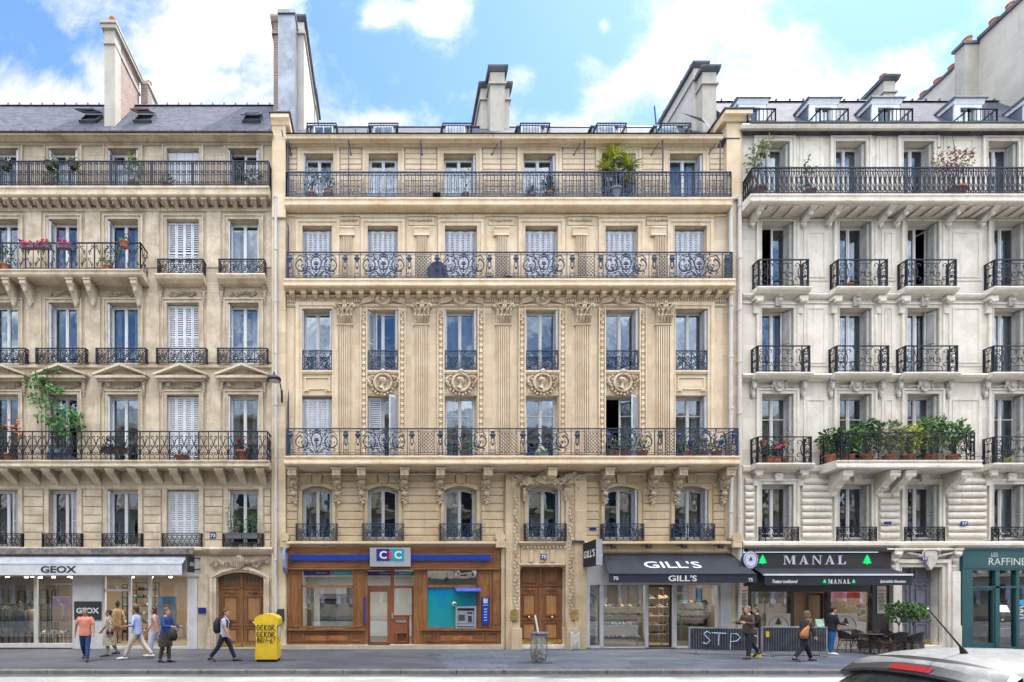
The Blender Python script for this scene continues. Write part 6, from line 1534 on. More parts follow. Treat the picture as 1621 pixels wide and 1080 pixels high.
for px,py,l in ((814,974,'pale brass nameplate left of the walnut door'),(910,973,'bright brass nameplate right of the walnut door')):
    t=thing('brass_plate',(X(px),-.2,Z(py)),l,'nameplate'); k=MB(); k.box(X(px-5.5,.2),X(px+6,.2),-.2,-.17,Z(py+8,.2),Z(py-8,.2)); k.build('plate',m_gold,t); k=MB()
    for j in range(6): k.box(X(px-4,.2),X(px+4-(j%3),.2),-.203,-.2,Z(py+6-j*2.3,.2),Z(py+5.3-j*2.3,.2))
    k.build('engraving',plain('engrave',(.2,.13,.05),.6),t)
t=thing('utility_box',(X(908),-.4,0),'cream ventilated utility box beside the walnut door','utility box'); k=MB(); k.cbox(X(903,.4),X(918,.4),.0,Z(1001,.4),-.17,-.42,.03); 
for z0 in (.08,.7):
    for j in range(6): k.box(X(906,.4),X(915,.4),-.43,-.42,z0+j*.04,z0+.02+j*.04)
k.build('cabinet',plain('cabinet_cream',(.6,.55,.47),.6),t)
# ---------------------------------------------------------------- GILL'S shoe shop
m_navyc=stone('awning_canvas_navy',(.013,.018,.034),(.009,.012,.023),(.06,.065,.05),None,1,.35,.7,.1,2); m_gw=plain('shop_metal_white',(.58,.57,.56),.45,0,.05,2); m_gwd=plain('shop_panel_grey',(.42,.41,.41),.5,0,.1,2)
gs_=thing('shopfront',(X(1040),0,0),'pale metal shoe shopfront with a navy black awning and open glass door','shopfront'); b=gs_
zt=Z(926); k=MB(); k.box(X(927),X(1156),-.1,.1,zt,Z(880)); k.box(X(927),X(932),-.1,.1,.05,zt); k.box(X(948.5),X(954),-.08,.1,.05,zt); k.box(X(1020),X(1025),-.08,.1,.05,zt); k.box(X(1063.5),X(1069.5),-.08,.1,.05,zt); k.box(X(1138),X(1156),-.1,.1,.05,zt); k.box(X(927),X(1022),-.08,.1,.02,Z(1024)); k.box(X(1067),X(1156),-.08,.1,.02,Z(1024)); k.box(X(931),X(949),-.08,.1,Z(1024),Z(1022))
k.box(X(1134),X(1138),-.06,.1,.05,zt); k.build('frame',m_gw,b); k=MB(); bez(k,X(1025),X(1064),.06,zt,.07,.02,.12); k.build('door_frame',m_black,b)
k=MB(xf=lambda q:(X(1045)+q[0]*math.cos(R(50)),.1+q[0]*math.sin(R(50)),q[2])); bez(k,0,.85,.08,zt-.1,.06,0,.05); k.build('door',m_shopw,b)
pane(b,X(954),X(1020),Z(1024),zt,.03); pane(b,X(1069),X(1135),Z(1024),zt,.03); pane(b,X(932),X(949),Z(1024),zt,.03); room(b,X(928),X(1156),.15,4.2,.02,zt+.4,plain('gill_wall',(.20,.165,.13),.8,0,.03,1),m_floor); lamp(b,(X(990),1.6,zt+.3),26,1.4); lamp(b,(X(1095),1.6,zt+.3),26,1.4)
aw=sub('awning',b,(X(1060),-.2,Z(880))); za=Z(877,.06); ao=1.0; zf_=Z(909,ao)
k=MB(); xl0,xl1,xr0,xr1=X(953,.06),X(964,ao),X(1157,.06),X(1198,ao)
k.add([(xl0,-.1,za),(xr0,-.1,za),(xr1,-ao,zf_),(xl1,-ao,zf_),(xl0,-.1,za-.02),(xr0,-.1,za-.02),(xr1,-ao,zf_-.02),(xl1,-ao,zf_-.02)],[(0,1,2,3),(7,6,5,4),(1,5,6,2),(0,3,7,4)]); k.add([(xl0,-.1,za),(xl1,-ao,zf_),(xl1,-ao,Z(922,ao)),(xl0,-.1,Z(905))],[(0,1,2,3)]) if False else None
k.build('canvas',m_navyc,aw); k=MB(); k.box(xl1,xr1,-ao-.02,-ao,Z(922.5,ao),zf_+.01); k.box(xl1,xr1,-ao-.04,-ao,zf_-.015,zf_+.02); k.build('valance',m_navyc,aw)
dv=Vector((0,-ao+.1,zf_-za)); 
def onaw(a,b_,cx,t0): 
    t_=t0-b_/dv.length; return (cx+a,-.1+dv.y*t_,za+dv.z*t_+.008)
text("GILL'S",0,0,X(1107,.5)-X(1018,.5),.40,0,m_white,aw,rot=lambda a,b_:onaw(a,b_,X(1062,.5),.55),bold=.012)
text("GILL'S",X(1080,ao),Z(915.5,ao),X(1103,ao)-X(1058,ao),Z(911,ao)-Z(920.5,ao),-ao-.028,m_white,aw,bold=.02); text("75",X(974.5,ao),Z(915.7,ao),X(979,ao)-X(971,ao),Z(913,ao)-Z(918.5,ao),-ao-.028,m_white,aw,bold=.02); text("75",X(1187.5,ao),Z(918,ao),X(1191,ao)-X(1184,ao),Z(915,ao)-Z(920.5,ao),-ao-.028,m_white,aw,bold=.02)
t=thing('projecting_sign',(X(945),-.5,Z(895)),'large black and silver projecting sign left of the navy awning','sign'); k=MB(); xs=X(945,.2); k.add([(X(922.5,.15),-.2,Z(898,.15)),(X(943.5,1.1),-1.1,Z(894.5,1.1)),(X(943.5,1.1),-1.1,Z(853.5,1.1)),(X(922.5,.15),-.2,Z(861,.15)),(X(922.5,.15)+.22,-.15,Z(898,.15)),(X(943.5,1.1)+.22,-1.05,Z(894.5,1.1)),(X(943.5,1.1)+.22,-1.05,Z(853.5,1.1)),(X(922.5,.15)+.22,-.15,Z(861,.15))],[(0,1,2,3),(4,7,6,5),(0,4,5,1),(3,2,6,7),(0,3,7,4)]); k.build('face',m_black,t); k=MB(); k.add([(X(943.5,1.1),-1.1,Z(894.5,1.1)),(X(943.5,1.1)+.24,-1.1,Z(894.5,1.1)),(X(943.5,1.1)+.24,-1.1,Z(853.5,1.1)),(X(943.5,1.1),-1.1,Z(853.5,1.1))],[(0,1,2,3)]); k.build('edge_panel',m_signg,t)
A0=Vector((X(922.5,.15)-.015,-.2,Z(879.5,.15))); A1=Vector((X(943.5,1.1)-.015,-1.1,Z(874,1.1)))
text("GILL'S",0,0,.86,.30,0,m_white,t,rot=lambda a,b_:tuple(A0+(A1-A0)*(.5+a)+Vector((0,-.01,b_))),bold=.03)
t=thing('sign_bracket',(X(914),-.2,Z(857)),'dark metal bracket arm left of the large black sign','bracket'); k=MB(); k.box(X(906,.2),X(924,.2),-.25,-.15,Z(858.5,.2),Z(856,.2)); k.build('arm',m_ironM,t)
for i,px in enumerate((968,1024,1080,1138)):
    t=thing('floodlight',(X(px,.5),-.5,Z(865,.5)),['leftmost','second','third','rightmost'][i]+' of four small black floodlights over the navy awning','lamp','floodlights over the navy awning'); k=MB(); k.box(X(px,.5),X(px+7,.5),-.55,-.42,Z(868,.5),Z(862,.5)); k.build('head',m_black,t); k=MB(); k.tube([(X(px+3,.5),-.45,Z(863,.5)),(X(px-9,.2),-.2,Z(864,.2)),(X(px-9),-.05,Z(866))],.02,5); k.build('arm',m_black,t)
m_gl=plain('glass_shelf',(.5,.6,.58),.2)
def shelf_t(label,x0,x1,y,zs,d=.3,mat=None,grp='shelves in the shoe shop'):
    t=thing('shelf_unit',((x0+x1)/2,y,0.02),label,'shelf',grp); k=MB()
    for z in zs: k.box(x0,x1,y,y+d,z,z+.025)
    k.build('shelf_boards',mat or m_gl,t); k=MB()
    for xx in (x0,x1-.03): k.box(xx,xx+.03,y+d-.03,y+d,.02,max(zs)+.1)
    k.build('uprights',mat or m_gl,t)
zc_=[Z(v,-.3) for v in (945,957,968,979,989,999,1010,1019)]; shelf_t('narrow column of glass shelves at the left edge of the shoe shop',X(932.5),X(948),.12,zc_,.25)
for z in zc_: shoe(X(940),.25,z+.03,rr.randrange(4),'single shoe in the narrow glass column of the shoe shop','shoes in the narrow glass column',1.25,0)
k=MB(); k.box(X(932.2),X(948.5),.38,.4,.05,zt); k.build('case_back',plain('case_mint',(.45,.52,.5),.5),b)
zb_=[Z(v,-1.2) for v in (962,975,987)]; shelf_t('back shelves of brown shoes behind the left pane',X(955,-1.2),X(1016,-1.2),1.2,zb_)
for z in zb_:
    for j in range(9): shoe(X(959+j*6.6,-1.3),1.33,z+.03,rr.choice((0,0,1,2)),'single shoe on the back shelves of the shoe shop','shoes on the back shelves of the shoe shop')
shelf_t('low glass display table behind the left pane',X(955,-.4),X(1013,-.4),.25,[.35,Z(991,-.4)],.4); 
for j in range(10): shoe(X(958+j*6,-.45),.5,Z(991,-.4)+.03,rr.randrange(5),'single shoe on the left display table of the shoe shop','shoes on the left display table',1.1)
for j in range(10): shoe(X(958+j*6,-.45),.5,.38,rr.randrange(4),'single shoe low in the left window of the shoe shop','shoes low in the left window',1.1)
zb_=[Z(v,-1.4) for v in (955,968,979,992)]; shelf_t('back shelves of shoes behind the right pane',X(1070,-1.4),X(1132,-1.4),1.4,zb_)
for z in zb_:
    for j in range(8): shoe(X(1073+j*7.5,-1.5),1.52,z+.03,rr.choice((0,1,2,4)),'single shoe on the shelves behind the right pane','shoes behind the right pane')
zb_=[.4,.8,1.2,1.6,2.0]; shelf_t('shoe shelves seen through the open glass door',X(1027,-2.2),X(1062,-2.2),2.2,zb_)
for z in zb_:
    for j in range(4): shoe(X(1030+j*8,-2.3),2.3,z+.03,rr.choice((0,1,2)),'single shoe on the shelves beyond the open door','shoes beyond the open door')
text("evoue",X(1080),Z(939.5),X(1095)-X(1076),.1,.02,m_white,b,bold=.02)
text("CLAUDIO ROSSI" if False else "MANUFACTURE",X(985),Z(936),X(1016)-X(957),.2,.02,m_dgrey,b,shear=.3) if False else None
t=thing('poster',(X(1107,-.6),.6,1.9),'tall blue poster hung inside the right shoe window','poster'); k=MB(); k.box(X(1101,-.6),X(1112,-.6),.6,.62,Z(952,-.6),Z(931,-.6)); k.build('print',plain('poster_blue',(.05,.16,.25),.5,c2=(.1,.3,.4)),t)
# ---------------------------------------------------------------- MANAL restaurant
m_char=plain('fascia_charcoal',(.032,.026,.024),.5,0,.1,2); m_green=plain('cedar_green',(.0,.55,.14),.5,emit=.25,var=.02); m_lav=plain('letters_lavender',(.62,.62,.74),.4,0,.03); m_darkf=plain('restaurant_frame',(.045,.04,.04),.4,.1,.1)
mn=thing('shopfront',(X(1290),0,0),'charcoal restaurant front with white capitals and two green cedar trees','shopfront'); b=mn; zt=Z(926)
k=MB(); k.box(X(1179),X(1404),-.16,.1,Z(899.5),Z(875)); k.box(X(1176),X(1407),-.28,-.05,Z(874),Z(869)); k.build('fascia',m_char,b)
k=MB(); k.box(X(1186),X(1404),-.05,.12,zt,Z(900)); k.box(X(1250),X(1255),-.065,.13,.0,Z(937)); k.box(X(1308),X(1313),-.065,.13,.0,Z(937)); k.box(X(1378),X(1404),-.08,.12,.0,zt); k.box(X(1181),X(1187),-.08,.12,.0,zt); k.box(X(1187),X(1250),-.05,.12,.02,Z(1003)); k.box(X(1313),X(1378),-.05,.12,.02,Z(1012)); bez(k,X(1281),X(1307.8),.02,Z(939),.09,.14,.2)
k.box(X(1187),X(1378),-.055,.125,Z(937),zt-.003); k.build('frame',m_darkf,b)
pane(b,X(1187),X(1250),Z(1003),Z(937),.05); pane(b,X(1313),X(1378),Z(1012),Z(937),.05); room(b,X(1181),X(1404),.15,4,.01,zt+.3,plain('resto_wall',(.24,.18,.14),.8,0,.03,1),m_floor); lamp(b,(X(1345),1.5,zt+.2),20,1.2); lamp(b,(X(1215),1.5,zt+.2),14,1.2)
def serif(s,cx,z,w,h,y,mat,p,bold=.03):
    text(s,cx,z,w,h,y,mat,p,bold=bold,space=1.25)
    n=len(s)
SG={'M':(1.25,[[(.10,0),(.16,0),(.16,1),(.10,1)],[(.10,1),(.36,1),(.68,.22),(.60,.0)],[(.60,0),(.66,.18),(.98,1),(.90,1)],[(.90,0),(1.14,0),(1.14,1),(.90,1)],[(0,0),(.27,0),(.27,.06),(0,.06)],[(.82,0),(1.24,0),(1.24,.06),(.82,.06)],[(0,.94),(.2,.94),(.2,1),(0,1)],[(1.0,.94),(1.24,.94),(1.24,1),(1.0,1)]]),
'A':(1.0,[[(.12,0),(.19,0),(.52,.92),(.46,1.02)],[(.42,1.02),(.56,1.02),(.92,0),(.66,0)],[(.26,.3),(.74,.3),(.72,.37),(.28,.37)],[(0,0),(.32,0),(.32,.06),(0,.06)],[(.58,0),(1.0,0),(1.0,.06),(.58,.06)]]),
'N':(1.05,[[(.12,0),(.19,0),(.19,1),(.12,1)],[(.06,1),(.30,1),(.92,.08),(.92,-.02),(.84,-.02)],[(.85,0),(.92,0),(.92,1),(.85,1)],[(0,0),(.32,0),(.32,.06),(0,.06)],[(.72,.94),(1.04,.94),(1.04,1),(.72,1)]]),
'L':(.85,[[(.12,0),(.36,0),(.36,1),(.12,1)],[(0,0),(.80,0),(.84,.32),(.76,.32),(.66,.07),(0,.07)],[(0,.94),(.50,.94),(.50,1),(0,1)]])}
def serifw(s_,x0,x1,z0,z1,y,mat,p,gap=.28):
    tot=sum(SG[c][0] for c in s_)+gap*(len(s_)-1); u=(x1-x0)/tot; xx=x0
    for c in s_:
        k=MB()
        for n_,pg in enumerate(SG[c][1]): k.prism([(xx+a*u,z0+b_*(z1-z0)) for a,b_ in pg],y-.0006*n_,y+.02)
        k.build('letter',mat,p); xx+=(SG[c][0]+gap)*u
serifw('MANAL',X(1240,.17),X(1339,.17),Z(893.5,.17),Z(879.5,.17),-.185,m_lav,b)
def cedar(cx,z,w,y,mat,p,name='cedar_emblem'):
    k=MB(); k.box(cx-w*.05,cx+w*.05,y,y+.01,z-w*.5,z)
    for i,(q,hw) in enumerate(((-.32,.5),(-.14,.44),(.04,.36),(.2,.26),(.36,.15))):
        k.prism([(cx-w*hw,z+w*q),(cx-w*hw*.5,z+w*(q-.07)),(cx,z+w*(q-.02)),(cx+w*hw*.5,z+w*(q-.07)),(cx+w*hw,z+w*q),(cx+w*hw*.45,z+w*(q+.12)),(cx,z+w*(q+.2)),(cx-w*hw*.45,z+w*(q+.12))],y-.001*i,y+.01)
    return k.build(name,mat,p)
cedar(X(1207,.17),Z(886.5,.17),.36,-.18,m_green,b); cedar(X(1372.5,.17),Z(886.5,.17),.38,-.18,m_green,b)
aw=sub('awning',b,(X(1300),-.2,Z(898))); ao=1.05; za=Z(899,.1); zf_=Z(910,ao); xl1,xr1=X(1209,ao),X(1444,ao)
k=MB(); k.add([(X(1189),-.12,za),(X(1402),-.12,za),(xr1,-ao,zf_),(xl1,-ao,zf_),(X(1189),-.12,za-.02),(X(1402),-.12,za-.02),(xr1,-ao,zf_-.02),(xl1,-ao,zf_-.02)],[(0,1,2,3),(7,6,5,4),(1,5,6,2),(0,3,7,4)]); k.build('canvas',m_navyc,aw)
k=MB(); k.box(xl1,xr1,-ao-.05,-ao+.03,zf_-.03,zf_+.035); k.build('front_bar',m_white,aw); k=MB(); k.box(xl1+.02,xr1-.02,-ao-.02,-ao,Z(926.5,ao),zf_-.03); k.build('valance',m_navyc,aw)
serifw('MANAL',X(1310,ao),X(1345,ao),Z(924,ao),Z(917.3,ao),-ao-.03,m_white,aw); cedar(X(1304.5,ao),Z(920.5,ao),.14,-ao-.03,m_green,aw); cedar(X(1350.5,ao),Z(920.5,ao),.14,-ao-.03,m_green,aw)
text('Traiteur traditionnel',X(1242,ao),Z(920.5,ao),X(1262,ao)-X(1222,ao),Z(917.5,ao)-Z(923,ao),-ao-.026,m_white,aw,bold=.02,shear=.35); text('Spécialités libanaises',X(1412.5,ao),Z(921,ao),X(1433,ao)-X(1392,ao),Z(918,ao)-Z(924,ao),-ao-.026,m_white,aw,bold=.02,shear=.35)
t=thing('projecting_sign',(X(1190),-.4,Z(886)),'round lavender projecting sign with a small dark cedar','sign'); cx=X(1188.5,.7); k=MB(); k.disc(cx+.06,Z(886,.7),.29,-.68,-.48,28,.33); k.build('drum',plain('drum_blue',(.05,.08,.18),.4),t); k=MB(); k.disc(cx,Z(886,.7),.27,-.7,-.68,28,.32); k.build('face',m_lav,t); cedar(cx,Z(885,.7),.17,-.705,plain('cedar_dark',(.01,.08,.06),.5),t)
k=MB(); k.tube([(cx+.27*.86*math.cos(a_),-.705,Z(886,.7)+.3*.86*math.sin(a_)) for a_ in [j*pi/12 for j in range(24)]],.008,4,closed=True); k.build('ring',m_enam,t); k=MB(); k.tube([(cx+.1,-.5,Z(886,.7)),(cx+.1,0,Z(886))],.03,6); k.build('arm',m_black,t)
def menu(label,x0,x1,z0,z1,y,body=(.6,.56,.46)):
    t=thing('menu_board',((x0+x1)/2,y,z0),label,'menu board','menu boards of the restaurant'); k=MB(); k.box(x0,x1,y,y+.03,z0,z1); k.build('board',plain('menu_cream',body,.6,0,.05),t); k=MB(); w=x1-x0
    zz=z1-.16; r_=random.Random(3)
    k.box(x0+w*.15,x1-w*.15,y-.004,y,zz-.05,zz); k.build('heading',m_red,t); k=MB()
    zz-=.14
    while zz>z0+.08: k.box(x0+w*.14,x1-w*(.14+.2*r_.random()),y-.004,y,zz,zz+.025); zz-=.055
    k.build('print',plain('menu_ink',(.1,.05,.03),.6),t)
menu('tall cream menu board on the dark pillar near the grey door',X(1385),X(1399),Z(971),Z(928),-.1); menu('narrow cream menu board left of the restaurant window',X(1171,.2)+.02,X(1184,.2),Z(962,.2),Z(928,.2),-.2)
def logo_panel(label,x0,x1,z0,z1,y,txt=True):
    t=thing('window_panel',((x0+x1)/2,y,z0),label,'sign'); k=MB(); k.box(x0,x1,y,y+.02,z0,z1); k.build('panel',plain('panel_cream',(.55,.5,.4),.6,0,.05),t); m=plain('logo_brown',(.08,.03,.02),.6); cx=(x0+x1)/2; w=min(x1-x0,z1-z0)
    cedar(cx,z1-.38*w,.34*w,y-.01,m,t); k=MB(); k.tube([(cx+.46*w*math.cos(a_),y-.006,z1-.62*w+.5*w*math.sin(a_)) for a_ in [pi*j/14 for j in range(15)]],.008,4); k.build('arc',m,t)
    if txt: text('MANAL',cx,z1-.74*w,.5*w,.1*w,y-.006,m,t,bold=.03)
logo_panel('cream cedar logo panel low in the left restaurant window',X(1211),X(1249),Z(1005),Z(971),-.07); logo_panel('cream cedar logo panel with the restaurant name by the terrace',X(1317),X(1353),Z(1028),Z(970.5),-.1)
k=MB(); k.box(X(1355),X(1376),.3,.6,Z(975),Z(973)); k.build('counter_shelf',m_wred,b); k=MB(); k.box(X(1314),X(1377),.4,.42,Z(947),Z(938)); k.build('red_neon_panel',plain('neon_red',(.45,.03,.03),.5,emit=.15),b)
t=thing('vase',(X(1369),.45,Z(973)),'pink flowers in a vase in the restaurant window','vase'); k=MB(); k.lathe(X(1366,-.45),.45,[(.05,Z(973)),(.08,Z(973)+.1),(.05,Z(973)+.2)],10); k.build('vase',m_black,t); k=MB(); 
for j in range(14): k.ball((X(1366,-.45)+rr.uniform(-.15,.15),.45+rr.uniform(-.1,.1),Z(973)+.26+rr.uniform(0,.2)),.045,5)
k.build('blooms',plain('bloom_pink',(.5,.08,.2),.6),t)
k=MB(); k.box(X(1198),X(1222),.8,.85,Z(985),Z(945)); k.build('yellow_board',plain('ochre_panel',(.35,.28,.04),.5),b); k=MB(); k.box(X(1187),X(1250),.35,.38,Z(946),Z(939)); k.box(X(1224),X(1228),.5,.54,Z(985),Z(948)); k.box(X(1232),X(1250),.5,.54,Z(955),Z(953)); k.build('white_trim',m_curt,b)
# ---------------------------------------------------------------- teal shop
m_tl=plain('teal_paint',(.022,.095,.105),.45,0,.08,2); m_off=plain('letters_offwhite',(.7,.7,.62),.5)
ts=thing('shopfront',(X(1600),0,0),'dark teal painted shopfront with off white lettering','shopfront'); b=ts
k=MB(); k.box(X(1519),XR,-.12,.1,Z(900),Z(869)); k.box(X(1519),X(1535),-.1,.1,.0,Z(900)); k.box(X(1519),XR,-.16,-.1,Z(871),Z(868)); k.box(X(1572),X(1579),-.08,.1,.05,Z(900)); k.box(X(1535),XR,-.08,.1,Z(931),Z(928)); k.box(X(1535),XR,-.1,.1,Z(903),Z(900)); k.box(X(1535),X(1575),-.06,.1,.02,Z(1018)); k.box(X(1606),X(1611),-.06,.1,.05,Z(900)); bez(k,X(1535),X(1573),.05,Z(931),.09,-.05,.09); k.box(X(1579),XR,-.08,.1,.02,Z(1024)); k.box(X(1660),X(1700),-.08,.1,.02,Z(900)); k.build('frame',m_tl,b)
pane(b,X(1535),X(1572),Z(928),Z(903),.03); pane(b,X(1579),XR,Z(928),Z(903),.03); pane(b,X(1537),X(1572),Z(1018),Z(931),.03,glass('door_glass',.05,(.6,.6,.58),.002)); pane(b,X(1579),XR,Z(1024),Z(931),.03); room(b,X(1521),XR-.1,.15,4,.01,Z(902),plain('teal_room',(.16,.11,.07),.8,0,.03,1),m_floor); lamp(b,(X(1610),1.6,Z(904)),20,1.2)
text('LES',X(1574.3,.12),Z(878.3,.12),X(1579)-X(1569),Z(875)-Z(881.5),-.125,m_off,b,bold=.01); text('RAFFINEURS',X(1603,.12)+.14,Z(889,.12),X(1650)-X(1563.5),Z(883.5)-Z(895),-.125,m_off,b)
text('Coffee\nDonuts\nClub' if False else 'Co\nDa\nClu',X(1621),Z(967),.75,.62,.02,m_white,b,bold=.04)
k=MB(); k.disc(X(1621),Z(954),.2,.015,.02,16,.12); k.build('blue_sticker',plain('sticker_blue',(.02,.4,.7),.5),b); k=MB(); k.box(X(1611),X(1630),.015,.02,Z(982),Z(979)); k.build('purple_sticker',plain('sticker_purple',(.2,.12,.5),.5),b)
for i,(a,z0,zz1,l) in enumerate(((1582,Z(1018),Z(1003),'wooden crate low in the teal shop window, under the bright lamp'),(1602,Z(1020),Z(1008),'wooden crate beside the price card in the teal shop'))):
    t=thing('wooden_crate',(X(a+7),.4,z0),l,'crate'); k=MB(); bez(k,X(a),X(a+14),z0,zz1+.3,.03,.3,.7); k.build('frame',wood('crate_wood',(.5,.32,.16),(.6,.4,.22)),t)
lt=thing('table_lamp',(X(1590),.7,1.1),'lit lamp and white cups on display in the teal shop','lamp'); k=MB(); k.lathe(X(1588,-.7),.7,[(.18,1.45),(.1,1.72)],14); k.build('lamp_shade',plain('shade_glow',(.6,.62,.9),.5,emit=.8,var=0),lt); k=MB(); k.lathe(X(1588,-.7),.7,[(.07,1.1),(.03,1.14),(.02,1.5)],10); k.build('stem',m_gold,lt)
t=thing('cat_figure' if False else 'white_bottle',(X(1569,-.3),.3,.05),'tall white sculpture behind the teal door glass','ornament'); k=MB(); k.lathe(X(1568,-.3),.3,[(.12,.1),(.16,.3),(.14,.6),(.08,.85),(.07,.95),(.02,1.05)],12); k.build('body',m_white,t,smooth=True)
# =============================================================== PEOPLE
m_skin=plain('skin',(.50,.27,.18),.6,0,.06,9); m_skind=plain('skin_tan',(.36,.18,.11),.6,0,.06,9)
m_eye=plain('eye_dark',(.03,.02,.02),.3); m_lip=plain('lips',(.35,.12,.1),.5)
def remesh(mb,name,mats,parent,vox,smooth_it=2,paint=None):
    me=bpy.data.meshes.new('r'); me.from_pydata(mb.v,[],mb.f); o=bpy.data.objects.new('r',me); COL.objects.link(o)
    bm=bmesh.new(); bm.from_mesh(me); bmesh.ops.recalc_face_normals(bm,faces=bm.faces); bm.to_mesh(me); bm.free()
    md=o.modifiers.new('r','REMESH'); md.mode='VOXEL'; md.voxel_size=vox; md.use_smooth_shade=True
    if smooth_it: s_=o.modifiers.new('s','SMOOTH'); s_.iterations=smooth_it; s_.factor=.5
    dg=bpy.context.evaluated_depsgraph_get(); nm=bpy.data.meshes.new_from_object(o.evaluated_get(dg)); bpy.data.objects.remove(o)
    nm.name=name
    nm.materials.clear()
    for m in mats: nm.materials.append(m)
    if paint:
        for p in nm.polygons: p.material_index=paint(p.center)
    for p in nm.polygons: p.use_smooth=True
    q=bpy.data.objects.new(name,nm); COL.objects.link(q); q.parent=parent; return q
def person(label,x,y,head,h=1.74,legs=((22,4),(-20,22)),arms=((-18,15,12),(20,20,12)),skin=None,hair=(.03,.02,.015),hairlen='short',
           top=(.5,.2,.15),sleeve='short',bottom=(.05,.09,.2),shoe=(.03,.03,.03),lean=3,build=1.0,coat=None,skirt=None,turn=0,group='people walking on the pavement',topmat=None,botmat=None,coatmat=None,female=False,open_shirt=None):
    s=h/1.74; sk=skin or m_skin
    t=thing('person',(x,y,0),label,'person',None,head)
    V=Vector; P={}
    def leg(side,a,k):
        hip=V((0,side*.085,.90)); a_=R(a); kn=hip+V((math.sin(a_),side*.0,-math.cos(a_)))*.42; b_=a_-R(k); an=kn+V((math.sin(b_),0,-math.cos(b_)))*.41
        fa=b_+R(90)-R(0) ; toe_dir=V((math.cos(b_*.9),side*.12,math.sin(b_*.9)*1.0)); 
        return hip,kn,an,toe_dir
    L=[leg(1,*legs[0]),leg(-1,*legs[1])]
    low=min(l[2].z-.085 for l in L)
    # keep each sole above the ground; flatten the foot of a leg that stands
    dz=-low
    sh_z=1.43
    ln=math.sin(R(lean))
    hipz=.90+dz
    def up(v): return V((v.x*1.0+ln*max(0,v.z-.9),v.y,v.z+dz))
    feet=[]
    for hip,kn,an,td in L:
        a=an+V((0,0,dz)); 
        if a.z-.085<.05: td=V((1,td.y,-.0))
        else: td=V((.8,td.y,-.6))
        td.normalize(); heel=a+V((-.05,0,-.05)); toe=a+td*.17+V((0,0,-.06)); toe.z=max(toe.z,.025); feet.append((a,heel,toe))
    arms_=[]
    for side,(a,e,out) in zip((1,-1),arms):
        shd=up(V((0,side*.172*build,sh_z))); a_=R(a); o_=R(out)
        d=V((math.sin(a_)*math.cos(o_),side*math.sin(o_),-math.cos(a_)*math.cos(o_))); el=shd+d*.29
        b_=a_+R(e); d2=V((math.sin(b_),side*math.sin(o_)*.35-(side*.25 if e>60 else 0),-math.cos(b_))).normalized(); wr=el+d2*.25
        arms_.append((shd,el,wr,d2,side))
    neck=up(V((0,0,1.47))); hc=up(V((.02,0,1.60)))
    def S_(p): return (p[0]*s,p[1]*s,p[2]*s)
    xf=lambda q:S_(q)
    k=MB(xf=xf)
    bw=build
    k.loft([(up(V((0,0,.84))),.13*bw,.10*bw),(up(V((0,0,.95))),.165*bw,.115*bw),(up(V((0,0,1.08))),.14*bw,.10*bw),(up(V((0,0,1.25))),.155*bw,.11*bw),(up(V((0,0,1.38))),.175*bw,.10*bw),(up(V((0,0,1.45))),.11,.07),(up(V((.005,0,1.50))),.055,.055),(up(V((.015,0,1.58))),.05,.052)],14)
    for (hip,kn,an,td),(a,heel,toe) in zip(L,feet):
        hp=hip+V((0,0,dz)); kn=kn+V((0,0,dz)); k.loft([(hp+V((0,0,.03)),.085*bw,.09*bw),(hp.lerp(kn,.5),.075*bw,.08*bw),(kn,.055,.06),(kn.lerp(a,.3),.055,.06),(a,.038,.042),(a+V((0,0,-.04)),.035,.04)],10)
        k.loft([(heel,.035,.035),(a+V((.02,0,-.045)),.04,.04),(toe,.035,.022)],8)
    for shd,el,wr,d2,side in arms_:
        k.loft([(shd+V((0,-side*.05,.0)),.045,.045),(shd.lerp(el,.4),.044,.046),(el,.04,.042),(el.lerp(wr,.3),.041,.043),(wr,.027,.03)],8)
        pc=wr+d2*.05; k.loft([(wr,.022,.03),(pc,.018,.042),(wr+d2*.095,.014,.038)],8)
        sd=V((0,1,0)).cross(d2); 
        fw=sd.normalized()
        for f_,(off,ll) in enumerate(((-.03,.065),(-.01,.078),(.01,.072),(.03,.058))):
            b0=wr+d2*.09+fw*off; cu=V((0,-side,0)); b1=b0+d2*ll*.5; b2=b1+(d2*.8+cu*.6).normalized()*ll*.5; k.tube([b0,b1,b2],[.0095,.009,.007],6)
        th=wr+d2*.03+fw*.032; k.tube([th,th+(d2*.6+fw*.8).normalized()*.035,th+(d2*.95+fw*.35).normalized()*.07],[.012,.011,.008],6)
    # head
    tr=R(turn)
    def H(a,b,c): # local head coords -> world, face towards +x
        return V((hc.x+a*math.cos(tr)-b*math.sin(tr),hc.y+a*math.sin(tr)+b*math.cos(tr),hc.z+c))
    def hb(c,r,rz=None,ry=None,n=12):
        sub_=MB(); sub_.ball((0,0,0),r,n,rz=rz,ry=ry); k.add([tuple(H(c[0]+v[0],c[1]+v[1],c[2]+v[2])) for v in sub_.v],sub_.f)
    hb((-.01,0,.035),.098,.105,.078); hb((.025,0,-.03),.07,.085,.058); hb((.05,0,-.085),.035,.028,.035,8)
    hb((.095,0,-.012),.016,.026,.012,8); hb((.088,0,.02),.012,.03,.03,8)
    for e in (-1,1): hb((.0,e*.077,.0),.012,.03,.01,8)
    hb((.085,0,-.055),.012,.008,.02,8)
    e1=H(.09,.03,.012); e2=H(.09,-.03,.012); lp=H(.093,0,-.056); hc2=hc
    def paint(c):
        p=V(c)/s
        for e in (e1,e2):
            if (p-e).length<.0145: return 1
        if abs(p.z-lp.z)<.006 and (p-lp).length<.026: return 2
        return 0
    remesh(k,'body',[sk,m_eye,m_lip],t,.0085*s,1,paint)
    # hair
    hm=plain('hair',hair,.6,0,.3,30)
    k=MB(xf=xf)
